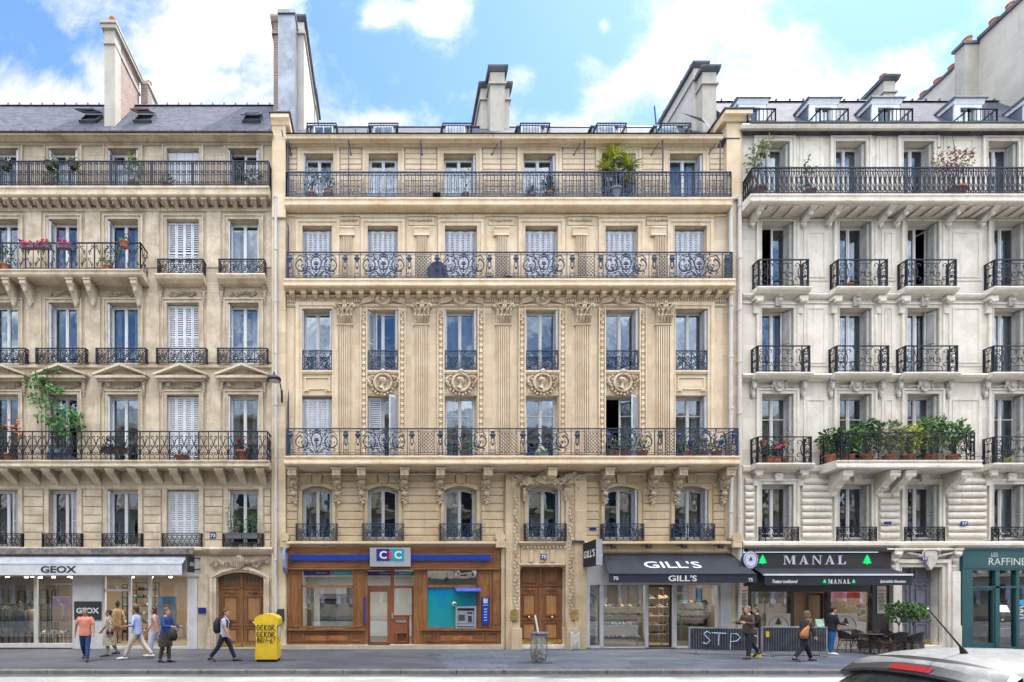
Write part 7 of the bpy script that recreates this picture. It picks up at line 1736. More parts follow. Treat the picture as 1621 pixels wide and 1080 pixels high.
    def hb2(c,r,rz=None,ry=None,n=12):
        sub_=MB(); sub_.ball((0,0,0),r,n,rz=rz,ry=ry); k.add([tuple(H(c[0]+v[0],c[1]+v[1],c[2]+v[2])) for v in sub_.v],sub_.f)
    hb2((-.022,0,.062),.103,.094,.088); 
    if hairlen=='short': hb2((-.055,0,.0),.07,.08,.074)
    if hairlen=='long': hb2((-.06,0,-.02),.065,.12,.085); hb2((-.065,0,-.12),.05,.11,.08); hb2((.0,.065,-.04),.03,.1,.022); hb2((.0,-.065,-.04),.03,.1,.022)
    if hairlen=='bun': hb2((-.055,0,.0),.07,.08,.076); hb2((-.12,0,.07),.045,.045,.045)
    remesh(k,'hair',[hm],t,.012*s,2)
    # clothes
    mt=topmat or plain('shirt',top,.85,0,.08,5,bump=.3); k=MB(xf=xf); bw2=bw*1.10
    hem=.84 if not coat else coat
    rings=[(up(V((0,0,hem))),.165*bw2*(1.15 if coat and coat<.7 else 1),.125*bw2),(up(V((0,0,.95))),.16*bw2,.122*bw2),(up(V((0,0,1.10))),.145*bw2,.112*bw2),(up(V((0,0,1.25))),.16*bw2,.12*bw2),(up(V((0,0,1.38))),.172*bw2,.112*bw2),(up(V((0,0,1.445))),.125,.085),(up(V((0,0,1.475))),.07,.065)]
    k.loft(rings,16)
    for shd,el,wr,d2,side in arms_:
        r0=.068*bw; e_=shd.lerp(el,.8) if sleeve=='short' else wr
        if sleeve=='short': k.loft([(shd+V((0,-side*.05,.005)),.06*bw,.06*bw),(shd.lerp(el,.3),.058*bw,.06*bw),(e_,.056,.058)],10)
        elif sleeve=='roll': k.loft([(shd+V((0,-side*.05,.01)),.062*bw,.064*bw),(shd.lerp(el,.5),.056,.058),(el,.055,.058),(el.lerp(wr,.35),.052,.054)],10)
        else: k.loft([(shd+V((0,-side*.05,.01)),.062*bw,.064*bw),(shd.lerp(el,.5),.056,.058),(el,.055,.058),(el.lerp(wr,.5),.05,.052),(wr,.04,.042)],10)
    remesh(k,'jacket' if sleeve=='long' else 'shirt',[mt],t,.016*s,2)
    mt=botmat or plain('trousers',bottom,.85,0,.12,6,bump=.3); k=MB(xf=xf)
    if not(coat and coat<.5):
        k.loft([(up(V((0,0,1.0))),.15*bw,.112*bw),(up(V((0,0,.92))),.165*bw,.122*bw),(up(V((0,0,.82))),.15*bw,.115*bw)],14)
    for (hip,kn,an,td),(a,heel,toe) in zip(L,feet):
        hp=hip+V((0,0,dz)); kn=kn+V((0,0,dz)); k.loft([(hp+V((0,0,.02)),.092*bw,.1*bw),(hp.lerp(kn,.5),.085*bw,.09*bw),(kn,.069,.074),(kn.lerp(a,.4),.066,.07),(a.lerp(kn,.06),.056,.062)],12)
    remesh(k,'trousers',[mt],t,.015*s,2)
    ms=plain('shoe_leather',shoe,.45,0,.1); 
    for (a,heel,toe) in feet:
        k=MB(xf=xf); k.loft([(heel+V((-.03,0,.0)),.035,.03),(heel+V((.01,0,.005)),.045,.048),(a+V((.04,0,-.045)),.046,.045),((a+toe)/2+V((.05,0,-.02)),.048,.035),(toe+V((.03,0,0)),.042,.026),(toe+V((.065,0,-.002)),.018,.014)],10); q=remesh(k,'shoe',[ms],t,.011*s,1)
    if skirt:
        z0,z1,w0,w1,mat=skirt; k=MB(xf=xf); n=22; vs=[]
        for i,(zz,w) in enumerate(((z1,w1),((z0*.35+z1*.65),w1*.75+w0*.35),(z0,w0))):
            c=up(V((0,0,zz)))
            for j in range(n): g=2*pi*j/n; f_=1+.06*math.sin(j*2.3+i)*(1 if i else .3); vs.append((c.x+w*.85*f_*math.cos(g),c.y+w*f_*math.sin(g),c.z))
        k.add(vs,[(i*n+j,i*n+(j+1)%n,(i+1)*n+(j+1)%n,(i+1)*n+j) for i in range(2) for j in range(n)]); k.build('coat_skirt',mat,t,loc=(x,y,0),smooth=True)
    return t,arms_,s,up
def fixloc(o): o.location=(0,0,0); return o
def pp(px,py): D=2.2*790/(py-940); return (px-610)/790*D, D-20
# pattern print for the long coat
m,nt,N,L_,B=M_('leopard_print'); tc=N.new('ShaderNodeTexCoord').outputs['Object']; vo=N.new('ShaderNodeTexVoronoi'); vo.inputs['Scale'].default_value=26; L_.new(tc,vo.inputs[0])
L_.new(_mix(N,L_,_ramp(N,L_,vo.outputs['Distance'],.3,.45),(.06,.05,.035),(.42,.36,.24)),B.inputs['Base Color']); B.inputs['Roughness'].default_value=.9; m_leo=m
x,y=pp(135,1047); p1=person('man in a salmon short sleeved shirt and blue jeans walking with dark trainers',x,y,R(-68),1.74,legs=((14,3),(-12,38)),arms=((14,14,14),(-12,14,16)),hair=(.25,.23,.21),top=(.72,.26,.18),bottom=(.02,.06,.16),shoe=(.02,.02,.025),build=1.05,skin=m_skind)
x,y=pp(174,1038.5); p2=person('person in a long leopard print coat with a dark red bag and black trainers',x,y,R(180+35),1.63,legs=((10,4),(-12,16)),arms=((-5,10,12),(12,25,12)),hair=(.03,.025,.025),hairlen='bun',topmat=m_leo,sleeve='long',bottom=(.4,.38,.34),shoe=(.015,.015,.02),coat=.62,skirt=(.40,.95,.27,.17,m_leo),build=1.0,skin=m_skind)
x,y=pp(217,1043); p3=person('man in a pale blue shirt and cream trousers striding left in white shoes',x,y,R(180+8),1.84,legs=((26,3),(-24,14)),arms=((8,72,10),(-8,25,12)),hair=(.02,.015,.012),top=(.40,.47,.72),sleeve='roll',bottom=(.62,.55,.44),shoe=(.75,.75,.74),build=1.05,skin=m_skind)
x,y=pp(246,1038); p4=person('person in a pink top and pale blue trousers half hidden behind the blue sweater',x,y,R(180+20),1.74,legs=((14,4),(-16,22)),arms=((-10,10,12),(14,20,12)),hair=(.06,.035,.02),hairlen='long',top=(.50,.30,.26),bottom=(.42,.47,.6),shoe=(.65,.5,.12))
x,y=pp(262,1048.5); p5=person('person in a blue sweater carrying a black bag, brown coat tied at the waist',x,y,R(0-15),1.74,legs=((6,2),(-6,8)),arms=((22,62,10),(20,66,10)),hair=(.12,.08,.06),top=(.015,.045,.18),sleeve='long',bottom=(.06,.06,.075),shoe=(.02,.02,.025),skirt=(.50,1.0,.23,.165,plain('coat_brown',(.055,.04,.032),.9,0,.2,8)),build=1.05)
x,y=pp(355,1047); p6=person('man in a grey t-shirt with a backpack walking right past the carved oak door',x,y,R(0),1.76,legs=((24,2),(-24,14)),arms=((-4,28,10),(14,12,10)),hair=(.10,.05,.03),top=(.42,.43,.5),bottom=(.012,.018,.045),shoe=(.012,.012,.014))
x,y=pp(1185,1043.5); p7=person('man in a brown jacket over a blue shirt looking at his phone by the barrier',x,y,R(180+10),1.78,legs=((8,2),(-30,8)),arms=((10,92,8),(14,88,8)),hair=(.2,.15,.11),top=(.085,.05,.038),sleeve='long',bottom=(.018,.02,.03),shoe=(.012,.012,.014),build=1.12,skin=m_skin)
x,y=pp(1273,1047); p8=person('woman in a dark leather jacket with a tan shoulder bag walking right',x,y,R(0+6),1.70,legs=((26,3),(-24,16)),arms=((42,12,8),(-6,30,12)),hair=(.16,.10,.06),hairlen='long',top=(.04,.033,.035),sleeve='long',bottom=(.012,.013,.018),shoe=(.015,.02,.06),lean=8)
x,y=pp(1316,1036.5); p9=person('person in a black puffer jacket and bright blue jeans standing by the terrace',x,y,R(-12),1.72,legs=((3,2),(-4,3)),arms=((10,62,8),(12,66,8)),hair=(.015,.012,.012),top=(.012,.014,.02),sleeve='long',bottom=(.02,.13,.36),shoe=(.72,.7,.74),build=1.15)
x,y=pp(1199,1032.5); p10=person('person in black standing behind the barrier with a hand by the window',x,y,R(160),1.68,legs=((2,2),(-3,3)),arms=((8,60,10),(6,40,12)),hair=(.12,.08,.04),top=(.015,.015,.015),sleeve='long',bottom=(.02,.02,.02),shoe=(.02,.02,.02))
# carried things: top-level, placed on the carrier
def carry(P,name,label,cat,fn,mat):
    t,arms_,s,up=P; M=Matrix.Translation(t.location)@Matrix.Rotation(t.rotation_euler.z,4,'Z')
    k=MB(xf=lambda q:tuple(M@(Vector(q)*s))); fn(k,arms_,up); o=k.build(name,mat,None,smooth=True)
    c=M@(Vector((0,0,0))); tag(o,label,cat); return o
V=Vector
m_blk=plain('bag_black',(.012,.012,.016),.7,0,.2,8)
def f(k,a,up): c=up(V((-.22,0,1.2))); k.loft([(c+V((0,0,-.24)),.13,.07),(c+V((-.03,0,-.15)),.16,.11),(c+V((-.03,0,.08)),.16,.11),(c+V((0,0,.2)),.12,.07),(c+V((.02,0,.25)),.04,.03)],12); [k.tube([up(V((-.1,e*.11,1.02))),up(V((.12,e*.13,1.15))),up(V((.13,e*.13,1.35))),up(V((0,e*.12,1.49))),up(V((-.14,e*.1,1.4)))],.02,6) for e in (-1,1)]
carry(p6,'backpack','black backpack on the back of the man in the grey t-shirt','backpack',f,m_blk)
def f(k,a,up): w=a[1][2]; k.loft([(w+V((.04,-.05,-.02)),.03,.03),(w+V((.08,-.05,-.12)),.12,.11),(w+V((.09,-.05,-.3)),.15,.14),(w+V((.08,-.05,-.42)),.12,.1)],12); k.tube([w,w+V((.05,-.03,-.1))],.012,5)
carry(p5,'bag','black bag hanging from the arms of the person in the blue sweater','bag',f,m_blk)
def f(k,a,up): c=up(V((-.10,.17,.97)))+V((-.08,.1,.0)); k.loft([(c+V((-.04,0,-.2)),.06,.1),(c+V((-.05,0,-.1)),.08,.16),(c+V((-.01,0,.05)),.06,.13),(c+V((.05,0,.17)),.03,.05)],12); k.tube([c+V((.05,0,.15)),up(V((-.02,.2,1.46))),c+V((-.1,0,.02))],.014,5)
P8=list(p8); carry((p8[0],p8[1],p8[2],p8[3]),'shoulder_bag','tan leather bag on the shoulder of the woman in the leather jacket','bag',lambda k,a,up:[k.loft([(up(V((-.22,-.2,.84))),.05,.12),(up(V((-.22,-.2,.95))),.07,.16),(up(V((-.16,-.2,1.1))),.05,.12),(up(V((-.08,-.19,1.24))),.02,.04)],12),k.tube([up(V((-.1,-.2,1.2))),up(V((-.03,-.2,1.5))),up(V((.0,-.1,1.3)))],.014,5)],plain('bag_tan',(.45,.17,.05),.5,0,.15,6))
def f(k,a,up): c=up(V((.02,.22,.98))); k.box(c.x-.12,c.x+.12,c.y-.03,c.y+.05,c.z-.15,c.z+.05); k.tube([c,up(V((0,.05,1.48))),up(V((-.1,-.15,1.2)))],.01,5)
carry(p2,'crossbody_bag','small dark red bag at the hip of the person in the leopard print coat','bag',f,plain('bag_burgundy',(.13,.02,.035),.5))
def f(k,a,up): k.tube([up(V((.1,-.12,1.47))),up(V((.13,0,1.3))),up(V((.08,.15,1.12)))],.018,6); c=up(V((.05,.17,1.16))); k.box(c.x-.03,c.x+.1,c.y-.02,c.y+.06,c.z-.05,c.z+.08)
carry(p3,'crossbody_bag','small dark bag strapped across the pale blue shirt','bag',f,plain('bag_navy',(.02,.03,.06),.6))
def f(k,a,up): w=(a[0][2]+a[1][2])/2+V((.1,0,.04)); k.box(w.x-.01,w.x+.08,w.y-.035,w.y+.035,w.z-.005,w.z+.01)
carry(p7,'phone','dark phone held by the man in the brown jacket','phone',f,m_black)
def f(k,a,up): k.add([tuple(up(V((.132,-.05,1.38)))),tuple(up(V((.142,.05,1.38)))),tuple(up(V((.16,.06,.95)))),tuple(up(V((.16,-.06,.95))))],[(0,1,2,3)])
# =============================================================== STREET FURNITURE
x,y=pp(422,1048.5); D=20+y; px0=(404-610)/790*D; px1=(439-610)/790*D
pb=thing('post_box',((px0+px1)/2,y,0),'yellow street box with a domed top, scrawled with black graffiti','post box'); w=(px1-px0)/2; k=MB(xf=lambda q:(q[0]+(px0+px1)/2-.03*q[2]*0,q[1]+y,q[2]))
H=1.36; dep=.62
pr=[(-w*1.02,.09),(w*.98,.09),(w*.98,.3),(w*.93,.6),(w*.95,H-.18),(w*1.08,H-.16),(w*1.08,H)]+[(w*1.08*math.cos(pi*i/12),H+.19*math.sin(pi*i/12)) for i in range(1,12)]+[(-w*1.08,H),(-w*1.08,H-.16),(-w*.97,H-.18),(-w*.93,.6),(-w*1.02,.3)]
m_yel=plain('post_yellow',(.82,.56,.02),.42,0,.05,2.5,bump=.05,c2=(.66,.42,.03)); k.prism(pr,0,dep); k.build('body',m_yel,pb)
k=MB(xf=k.xf); k.box(-w*.9,w*.9,.04,dep-.04,0,.09); k.build('base',m_black,pb)
k=MB(xf=k.xf); k.box(w*.96,w*1.0,.12,.42,.78,1.15); k.build('label_plate',plain('label_paleblue',(.5,.6,.68),.5),pb)
def scrawl(k,pts,x0,z0,sc_,r=.011): k.tube([(x0+a*sc_,-.004,z0+b_*sc_) for a,b_ in pts],r,4)
GL={'C':[(.5,.9),(.2,1),(0,.6),(.1,.1),(.5,0)],'E':[(.5,1),(.1,.9),(.05,.5),(.4,.55),(.05,.5),(.05,.1),(.5,.05)],'K':[(.1,1),(.05,0),(.1,.5),(.5,1),(.1,.5),(.6,-.1)],'O':[(.3,1),(.05,.7),(.1,.1),(.4,0),(.6,.5),(.3,1)],'R':[(.05,0),(.1,1),(.5,.9),(.5,.6),(.1,.5),(.7,-.1),(.8,.1)],'G':[(.5,.9),(.1,.9),(0,.4),(.2,0),(.5,.1),(.5,.5),(.3,.5)],'B':[(.05,0),(.1,1),(.5,.8),(.1,.5),(.55,.3),(.05,0)],'N':[(.05,0),(.1,1),(.5,0),(.6,1)],'-':[(.0,.5),(.4,.5)],'6':[(.5,1),(.05,.5),(.1,0),(.5,.05),(.45,.4),(.1,.4)],'!':[(.25,1.05),(.2,.35)],'.':[(.18,.05),(.22,.0)],'#':[(0,.4),(.6,.5),(.1,.7),(.5,.8),(.2,1),(.1,.1),(.4,0),(.4,.9)]}
k=MB(xf=k.xf)
for row,(s_,z0,r_) in enumerate((('GEKOR',1.03,.014),('GEKOR',.81,.015),('#BN-6!',.62,.012))):
    xx=-w*.86
    for ch in s_: scrawl(k,GL[ch],xx,z0,.17,r_); xx+=.118 if row<2 else .105
    if s_[-1]=='!': scrawl(k,GL['.'],xx-.105,z0-.02,.17,.012)
k.build('graffiti',m_black,pb)
# litter bag stand
x,y=pp(853,1050); tb=thing('litter_bin',(x,y,0),'clear bag litter bin on a grey ring stand with a tube sticking out','litter bin'); q=lambda p:(p[0]+x,p[1]+y,p[2])
k=MB(xf=q); k.lathe(0,0,[(.2,0),(.2,.03),(.03,.05)],16); k.tube([(0,.22,.0),(0,.24,1.0)],.025,6); k.lathe(.02,0,[(.25,.93),(.29,.945),(.29,.975),(.25,.985)],20)
for j in range(8): g=2*pi*j/8; k.tube([(.2*math.cos(g),.2*math.sin(g),.05),(.27*math.cos(g),.27*math.sin(g),.4),(.25*math.cos(g),.25*math.sin(g),.93)],.009,4)
k.build('stand',plain('bin_grey',(.16,.19,.22),.5,.2),tb)
m=bpy.data.materials.new('clear_plastic'); m.use_nodes=True; B=m.node_tree.nodes['Principled BSDF']; B.inputs['Base Color'].default_value=(.35,.36,.34,1); B.inputs['Alpha'].default_value=.35; B.inputs['Roughness'].default_value=.15
k=MB(xf=q); k.lathe(0,0,[(.19,.06),(.25,.2),(.26,.4),(.22,.62),(.24,.93)],18); k.build('bag',m,tb,smooth=True)
k=MB(xf=q)
for j in range(26): k.ball((rr.uniform(-.14,.14),rr.uniform(-.14,.14),rr.uniform(.12,.42)),rr.uniform(.04,.09),6,rz=rr.uniform(.03,.07))
m,nt,N,L_,B=M_('litter'); g=N.new('ShaderNodeNewGeometry'); cr2=N.new('ShaderNodeValToRGB'); L_.new(g.outputs['Random Per Island'],cr2.inputs[0]); cr2.color_ramp.interpolation='CONSTANT'
for p_,c_ in ((0,(.1,.06,.04,1)),(.25,(.4,.38,.35,1)),(.5,(.08,.15,.06,1)),(.7,(.5,.15,.05,1)),(.85,(.03,.03,.03,1))): e=cr2.color_ramp.elements.new(p_) if p_ else cr2.color_ramp.elements[0]; e.color=c_
L_.new(cr2.outputs[0],B.inputs['Base Color']); k.build('litter',m,tb)
t=thing('cardboard_tube',(x,y,.5),'white tube standing askew in the litter bin','tube'); k=MB(xf=q); k.tube([(.08,-.05,.35),(-.13,-.03,1.52)],.028,8); k.build('tube',m_white,t)
# barriers
def barrier(label,ax,ay,bx,by,z0,h,writing=None,sticker=False):
    t=thing('barrier',((ax+bx)/2,(ay+by)/2,0),label,'barrier','works barriers on the pavement'); k=MB(); r=Rail(k,(ax,ay),(bx,by),z0); L=r.L
    r.bar(0,L,h-.045,h,.045); r.bar(0,L,0,.045,.045); r.bar(0,.045,0,h,.045); r.bar(L-.045,L,0,h,.045); 
    for u in (.25,L-.25): 
        k.tube([r.P(u,-z0+.02,-.3),r.P(u,-z0+.02,.3)],.02,6); k.tube([r.P(u,-z0+.02,0),r.P(u,.02,0)],.02,6)
    k.build('frame',m_steel,t); k=MB(); r=Rail(k,(ax,ay),(bx,by),z0); r.bar(.045,L-.045,.045,h-.045,.012); k.build('backing_panel',plain('barrier_dark',(.03,.034,.045),.55,.1,.3,3),t); k=MB(); r=Rail(k,(ax,ay),(bx,by),z0); n=int(L/.085)
    for i in range(n): r.bar(.06+i*L/n,.06+i*L/n+.03,.045,h-.045,.04)
    k.build('corrugated_panel',plain('barrier_rib',(.10,.11,.135),.55,.1,.2,3),t)
    if writing:
        k=MB(); r=Rail(k,(ax,ay),(bx,by),z0)
        W={'S':[(.9,.85),(.5,1),(.2,.8),(.5,.55),(.85,.3),(.5,.02),(.1,.1)],'T':[(0,1),(1,.97),(.5,.98),(.45,0)],'P':[(.2,-.1),(.25,1),(.7,1),(.95,.75),(.7,.5),(.25,.45)]}
        for ch,u0,wd,z_,hh in writing: k.tube([r.P(u0+a*wd,z_+b_*hh,.028) for a,b_ in W[ch]],.014,5)
        k.build('chalk_letters',plain('chalk_blue',(.62,.72,.85),.7),t)
    if sticker: k=MB(); r=Rail(k,(ax,ay),(bx,by),z0); r.bar(.16,.27,h-.38,h-.18,.05); k.build('yellow_sticker',m_yel,t)
    return t
x0,y0=(1090-610)/790*18.2,-1.8; x1,y1=(1200-610)/790*17.7,-2.3
barrier('dark corrugated barrier chalked with the letters STPS',x0,y0,x1,y1,.13,.86,[('S',.42,.32,.25,.46),('T',.75,.46,.22,.44),('P',1.25,.42,.12,.52),('S',1.85,.4,.05,.56)])
barrier('dark corrugated barrier with a yellow sticker in front of the restaurant door',(1203-610)/790*17.7,-2.35,(1309-610)/790*17.6,-2.4,.12,.93,None,True)
t=thing('cable_ramp',(12,-2.9,0),'small yellow and black block on the ground under the barriers','block'); k=MB(); a=(1188-610)/790*17.4; 
for j in range(3): k.box(a+j*.11,a+j*.11+.10,-2.7,-2.5,0,.09)
k.build('block',m_yel,t)
t=thing('sandwich_board',(X(1300,1.2),-1.2,0),'small pale green folding board behind the barrier','sign'); k=MB(); k.add([(X(1290,1.2),-1.3,.98),(X(1302,1.2),-1.3,.98),(X(1302,1.2),-1.2,1.24),(X(1291,1.2),-1.2,1.24)],[(0,1,2,3)]); k.tube([(X(1304,1.2),-1.35,0),(X(1303,1.2),-1.2,1.28)],.02,4); k.tube([(X(1289,1.2),-1.35,0),(X(1291,1.2),-1.2,1.25)],.02,4); k.build('board',plain('board_green',(.35,.48,.36),.5),t)
# terrace chairs and tables
m_rat=plain('rattan_black',(.02,.02,.023),.6,0,.4,50); m_cane=plain('cane_brown',(.14,.055,.025),.45,0,.2,8)
def chair(label,x,y,rz):
    t=thing('terrace_chair',(0,0,0),label,'chair','terrace chairs of the restaurant')
    k=MB(); k.box(-.22,.22,-.22,.2,.44,.47); k.build('seat',m_rat,t,loc=(0,0,0))
    k=MB(); n=12; vs=[]
    for i in range(n+1):
        g=-R(15)+R(210)*i/n; ex=.25*math.cos(g); ey=.02+.25*math.sin(g); hi=.62+.20*max(0,math.sin(g)); vs+=[(ex,ey,.52),(ex*1.1,ey*1.16,hi+.02)]
    k.add(vs,[(2*i,2*i+2,2*i+3,2*i+1) for i in range(n)]); vs2=[(a*1.04,b_*1.04,c) for a,b_,c in vs]; k.add(vs2,[(2*i,2*i+1,2*i+3,2*i+2) for i in range(n)]); k.tube([vs[2*i+1] for i in range(n+1)],.018,5); k.build('backrest',m_rat,t,loc=(0,0,0))
    k=MB(); k.tube([vs[2*i] for i in range(n+1)],.012,5)
    for e in (-1,1): k.tube([(e*.17,.02,.25),(e*.21,-.18,.3)],.01,5); k.tube([(e*.2,.18,.2),(0,.2,.44)],.01,5); k.tube([(e*.2,-.18,.2),(0,-.2,.44)],.01,5)
    k.build('stretcher',m_cane,t,loc=(0,0,0))
    for ex,ey in ((-1,-1),(1,-1),(-1,1),(1,1)):
        k=MB(); k.tube([(ex*.23,ey*.24,0),(ex*.19,ey*.18,.45)]+([(ex*.14,.26,.8)] if ey>0 else [(ex*.24,-.1,.62)]),.015,6); k.build('leg',m_cane,t,loc=(0,0,0))
    t.location=(x,y,0); t.rotation_euler=(0,0,rz); return t
base=None
for px,py,rz,l in ((1343,1033,80,'leftmost terrace chair, facing the table from the left'),(1395,1037,10,'terrace chair nearest the road, its brown legs in front of the first table'),(1419,1036,170,'terrace chair between the two tables seen from behind'),(1443,1036.5,200,'rightmost terrace chair below the potted tree'),(1365,1030,10,'terrace chair behind the first table against the window'),(1408,1029.5,0,'terrace chair behind the second table near the pillar')):
    x,y=pp(px,py)
    if py<1031: y=-1.2+ (0.1 if px>1400 else 0); x=(px-610)/790*(20+y)
    if base is None: base=chair(l,x,y,R(rz))
    else: copytree(base,(x,y,0),R(rz),l)
for px,l in ((1378,'round black bistro table, left of two on the terrace'),(1432,'round black bistro table, right of two on the terrace')):
    x=(px-610)/790*18.2; y=-1.8; t=thing('bistro_table',(x,y,0),l,'table','bistro tables on the terrace'); k=MB(xf=lambda q:(q[0]+x,q[1]+y,q[2])); k.lathe(0,0,[(.34,.72),(.35,.735),(.34,.75),(.1,.75)],24); k.build('tabletop',m_dgrey,t); k=MB(xf=k.xf); k.lathe(0,0,[(.22,0),(.2,.03),(.035,.06),(.03,.72)],12); k.build('leg',m_black,t)
# street lamp bracketed from the party pilaster
lm=thing('street_lamp',(X(446),-.2,Z(636)),'dark street lamp head on a curved arm fixed to the party pilaster','street lamp')
D=18.9; hx=(434-610)/790*D; hz=2.2+(940-600)/790*D; ax=X(446.5,.25); az=Z(634,.25)
k=MB(); k.tube([(ax,-.25,Z(638,.2)),(ax,-.3,Z(618,.3))],.045,8); k.tube([(ax,-.3,Z(622,.3)),(ax-.02,-.5,Z(608,.5)),(hx+.15,-1.0,hz+.02)],.025,6); k.build('arm',m_ironD,lm)
k=MB(); k.xf=lambda q:(hx+q[0],-1.1+q[1],hz+q[2]); k.lathe(0,0,[(.02,.14),(.1,.13),(.24,.05),(.27,-.02),(.26,-.06),(.2,-.07)],18); k.lathe(0,0,[(.03,.26),(.04,.14)],8); k.build('lamp_head',m_ironD,lm,smooth=False); k=MB(xf=k.xf); k.lathe(0,0,[(.2,-.075),(.17,-.1),(.02,-.115)],16); k.build('lens',plain('lamp_lens',(.5,.5,.48),.2),lm)
t=thing('surveillance_box',(X(437,.3),-.3,1.9),'small black wall box on the pilaster above the yellow street box','box'); k=MB(); k.cbox(X(440,.3),X(449,.3),Z(984,.3),Z(964,.3),-.1,-.4,.02); k.build('box',m_dgrey,t)
# =============================================================== CAR in the foreground
m,nt,N,L_,B=M_('car_silver_paint'); B.inputs['Base Color'].default_value=(.36,.37,.38,1); B.inputs['Metallic'].default_value=.3; B.inputs['Roughness'].default_value=.6; B.inputs['Coat Weight'].default_value=.15
tc=N.new('ShaderNodeTexCoord').outputs['Object']; L_.new(_mix(N,L_,_ramp(N,L_,_noise(N,L_,tc,5,6,.75),.4,.7),(.12,.125,.13),(.19,.19,.185)),B.inputs['Base Color']); m_paint=m
m_cglass=plain('car_glass',(.02,.028,.028),.04,0,.02); m_tyre=plain('tyre',(.02,.02,.02),.8); m_tail=plain('brake_light',(.22,.004,.008),.15,0,.1); m_trim=plain('car_trim_black',(.015,.015,.017),.35)
cx0,cy0=5.98,-14.03; gz=-.13
car=thing('parked_car',(cx0+2,cy0,gz),'silver hatchback in the foreground with a roof aerial and high red brake light','car')
# stations from tail (x=0) to nose (x=4.1): (x, halfwidth, roofhalf, z_sill, z_belt, z_roof)
ST=[(-.26,.76,.0,.45,.78,.78),(-.18,.83,.62,.32,.98,1.02),(.14,.85,.56,.28,1.02,1.40),(.24,.86,.70,.27,1.03,1.53),(.7,.87,.73,.25,1.03,1.60),(1.3,.88,.75,.24,1.02,1.64),(2.0,.88,.75,.24,1.00,1.62),(2.5,.88,.68,.24,.98,1.54),(2.95,.87,.54,.25,.96,1.25),(3.2,.86,.5,.26,.95,1.02),(3.7,.82,.6,.28,.86,.90),(4.0,.72,.5,.30,.72,.76),(4.1,.55,.4,.4,.6,.62)]
def ring(s):
    x,w,rw,zs,zb,zr=s; q=[(w*.92,zs),(w,zs+.15),(w,zb-.12),(w*.985,zb),(w*.96,zb+.02),((w*.96*.25+rw*.75)+.05,zb+(zr-zb)*.72) if rw else (w*.9,zb),(rw+.02,zr-.055),(rw*.86,zr-.015),(rw*.5,zr+.012),(0,zr+.02)]
    return [(cx0+x,cy0-a,gz+b_) for a,b_ in q]+[(cx0+x,cy0+a,gz+b_) for a,b_ in q[-2::-1]]
rs=[ring(s) for s in ST]; n=len(rs[0]); vs=[v for r in rs for v in r]
k=MB(); g=MB(); fs=[];gf=[]
for i in range(len(rs)-1):
    for j in range(n-1):
        f_=(i*n+j,i*n+j+1,(i+1)*n+j+1,(i+1)*n+j); jj=min(j,n-2-j)
        if (jj==4 and 2<=i<=8): gf.append(f_)
        elif jj>=6 and i in(7,8): gf.append(f_)
        elif jj>=5 and i in(0,1) : gf.append(f_)
        else: fs.append(f_)
fs.append(tuple(range(n-1,-1,-1)))
k.add(vs,fs); bd=k.build('body',m_paint,car,smooth=True); g.add(vs,gf); g.build('windows',m_cglass,car,smooth=True)
# rear spoiler with brake light, hatch glass
k=MB()
def sp(y,up_=0,dx=0): c=1-(abs(y)/.86)**2.4; return (cx0+.12-.04*c+dx,cy0+y,gz+1.31+.125*c+up_)
N_=24; vs=[];
for i in range(N_+1):
    y=-.80+1.60*i/N_; a=sp(y); vs+=[(a[0]+.26,a[1],a[2]+.155),(a[0],a[1],a[2]+.0),(a[0]-.02,a[1],a[2]-.03),(a[0]+.05,a[1],a[2]-.09),(a[0]+.26,a[1],a[2]-.09)]
k.add(vs,[(i*5+j,i*5+(j+1)%5,(i+1)*5+(j+1)%5,(i+1)*5+j) for i in range(N_) for j in range(5)]); k.build('spoiler',m_trim,car,smooth=False)
k=MB(); vs=[]
for i in range(9):
    y=-.21+.42*i/8; a=sp(y); vs+=[(a[0]+.085,a[1],a[2]+.058),(a[0]+.0,a[1],a[2]+.008)]
k.add(vs,[(2*i,2*i+1,2*i+3,2*i+2) for i in range(8)]); k.build('brake_light',m_tail,car)
k=MB(); vs=[]
for i in range(13):
    y=-.72+1.44*i/12; a=sp(y*1.03); c=1-(abs(y)/.7)**2; vs+=[(a[0]+.03,a[1],a[2]-.10),(cx0-.20-.05*c,cy0+y*1.14,gz+1.0)]
k.add(vs,[(2*i,2*i+1,2*i+3,2*i+2) for i in range(12)]); k.build('rear_window',m_cglass,car,smooth=True)
k=MB(); k.tube([(cx0+.02,cy0-.3,gz+1.04),(cx0-.07,cy0+.02,gz+1.12),(cx0+.0,cy0+.3,gz+1.2)],.012,5); k.build('wiper',m_trim,car)
ax_,az_=(1535-610)/790*5.8,gz+1.645
k=MB(); k.loft([((ax_+.02,cy0,az_-.06),.035,.06),((ax_,cy0,az_),.025,.04),((ax_-.035,cy0,az_+.06),.012,.02)],10); tip=((1472-610)/790*5.8,2.2-24/790*5.8); k.tube([(ax_-.03,cy0,az_+.05),(ax_-.13,cy0,az_+.16),(tip[0],cy0,tip[1])],[.012,.009,.006],8); k.build('aerial',m_trim,car)
k=MB(); k.ball((tip[0],cy0,tip[1]),.011,8); k.build('aerial_tip',m_white,car)
for wx in (.75,3.3):
    for sd in (-1,1):
        k=MB(); ct=(cx0+wx,cy0+sd*.78,gz+.31); 
        k.tube([(ct[0]+.25*math.cos(a_),ct[1],ct[2]+.25*math.sin(a_)) for a_ in [j*pi/12 for j in range(24)]],.065,8,closed=True); w_=k.build('wheel',m_tyre,car,smooth=True); k=MB(); k.xf=None; k.prism([(ct[0]+.2*math.cos(j*pi/12),ct[2]+.2*math.sin(j*pi/12)) for j in range(24)],ct[1]-.04,ct[1]+.04); k.build('rim',m_steel,w_)
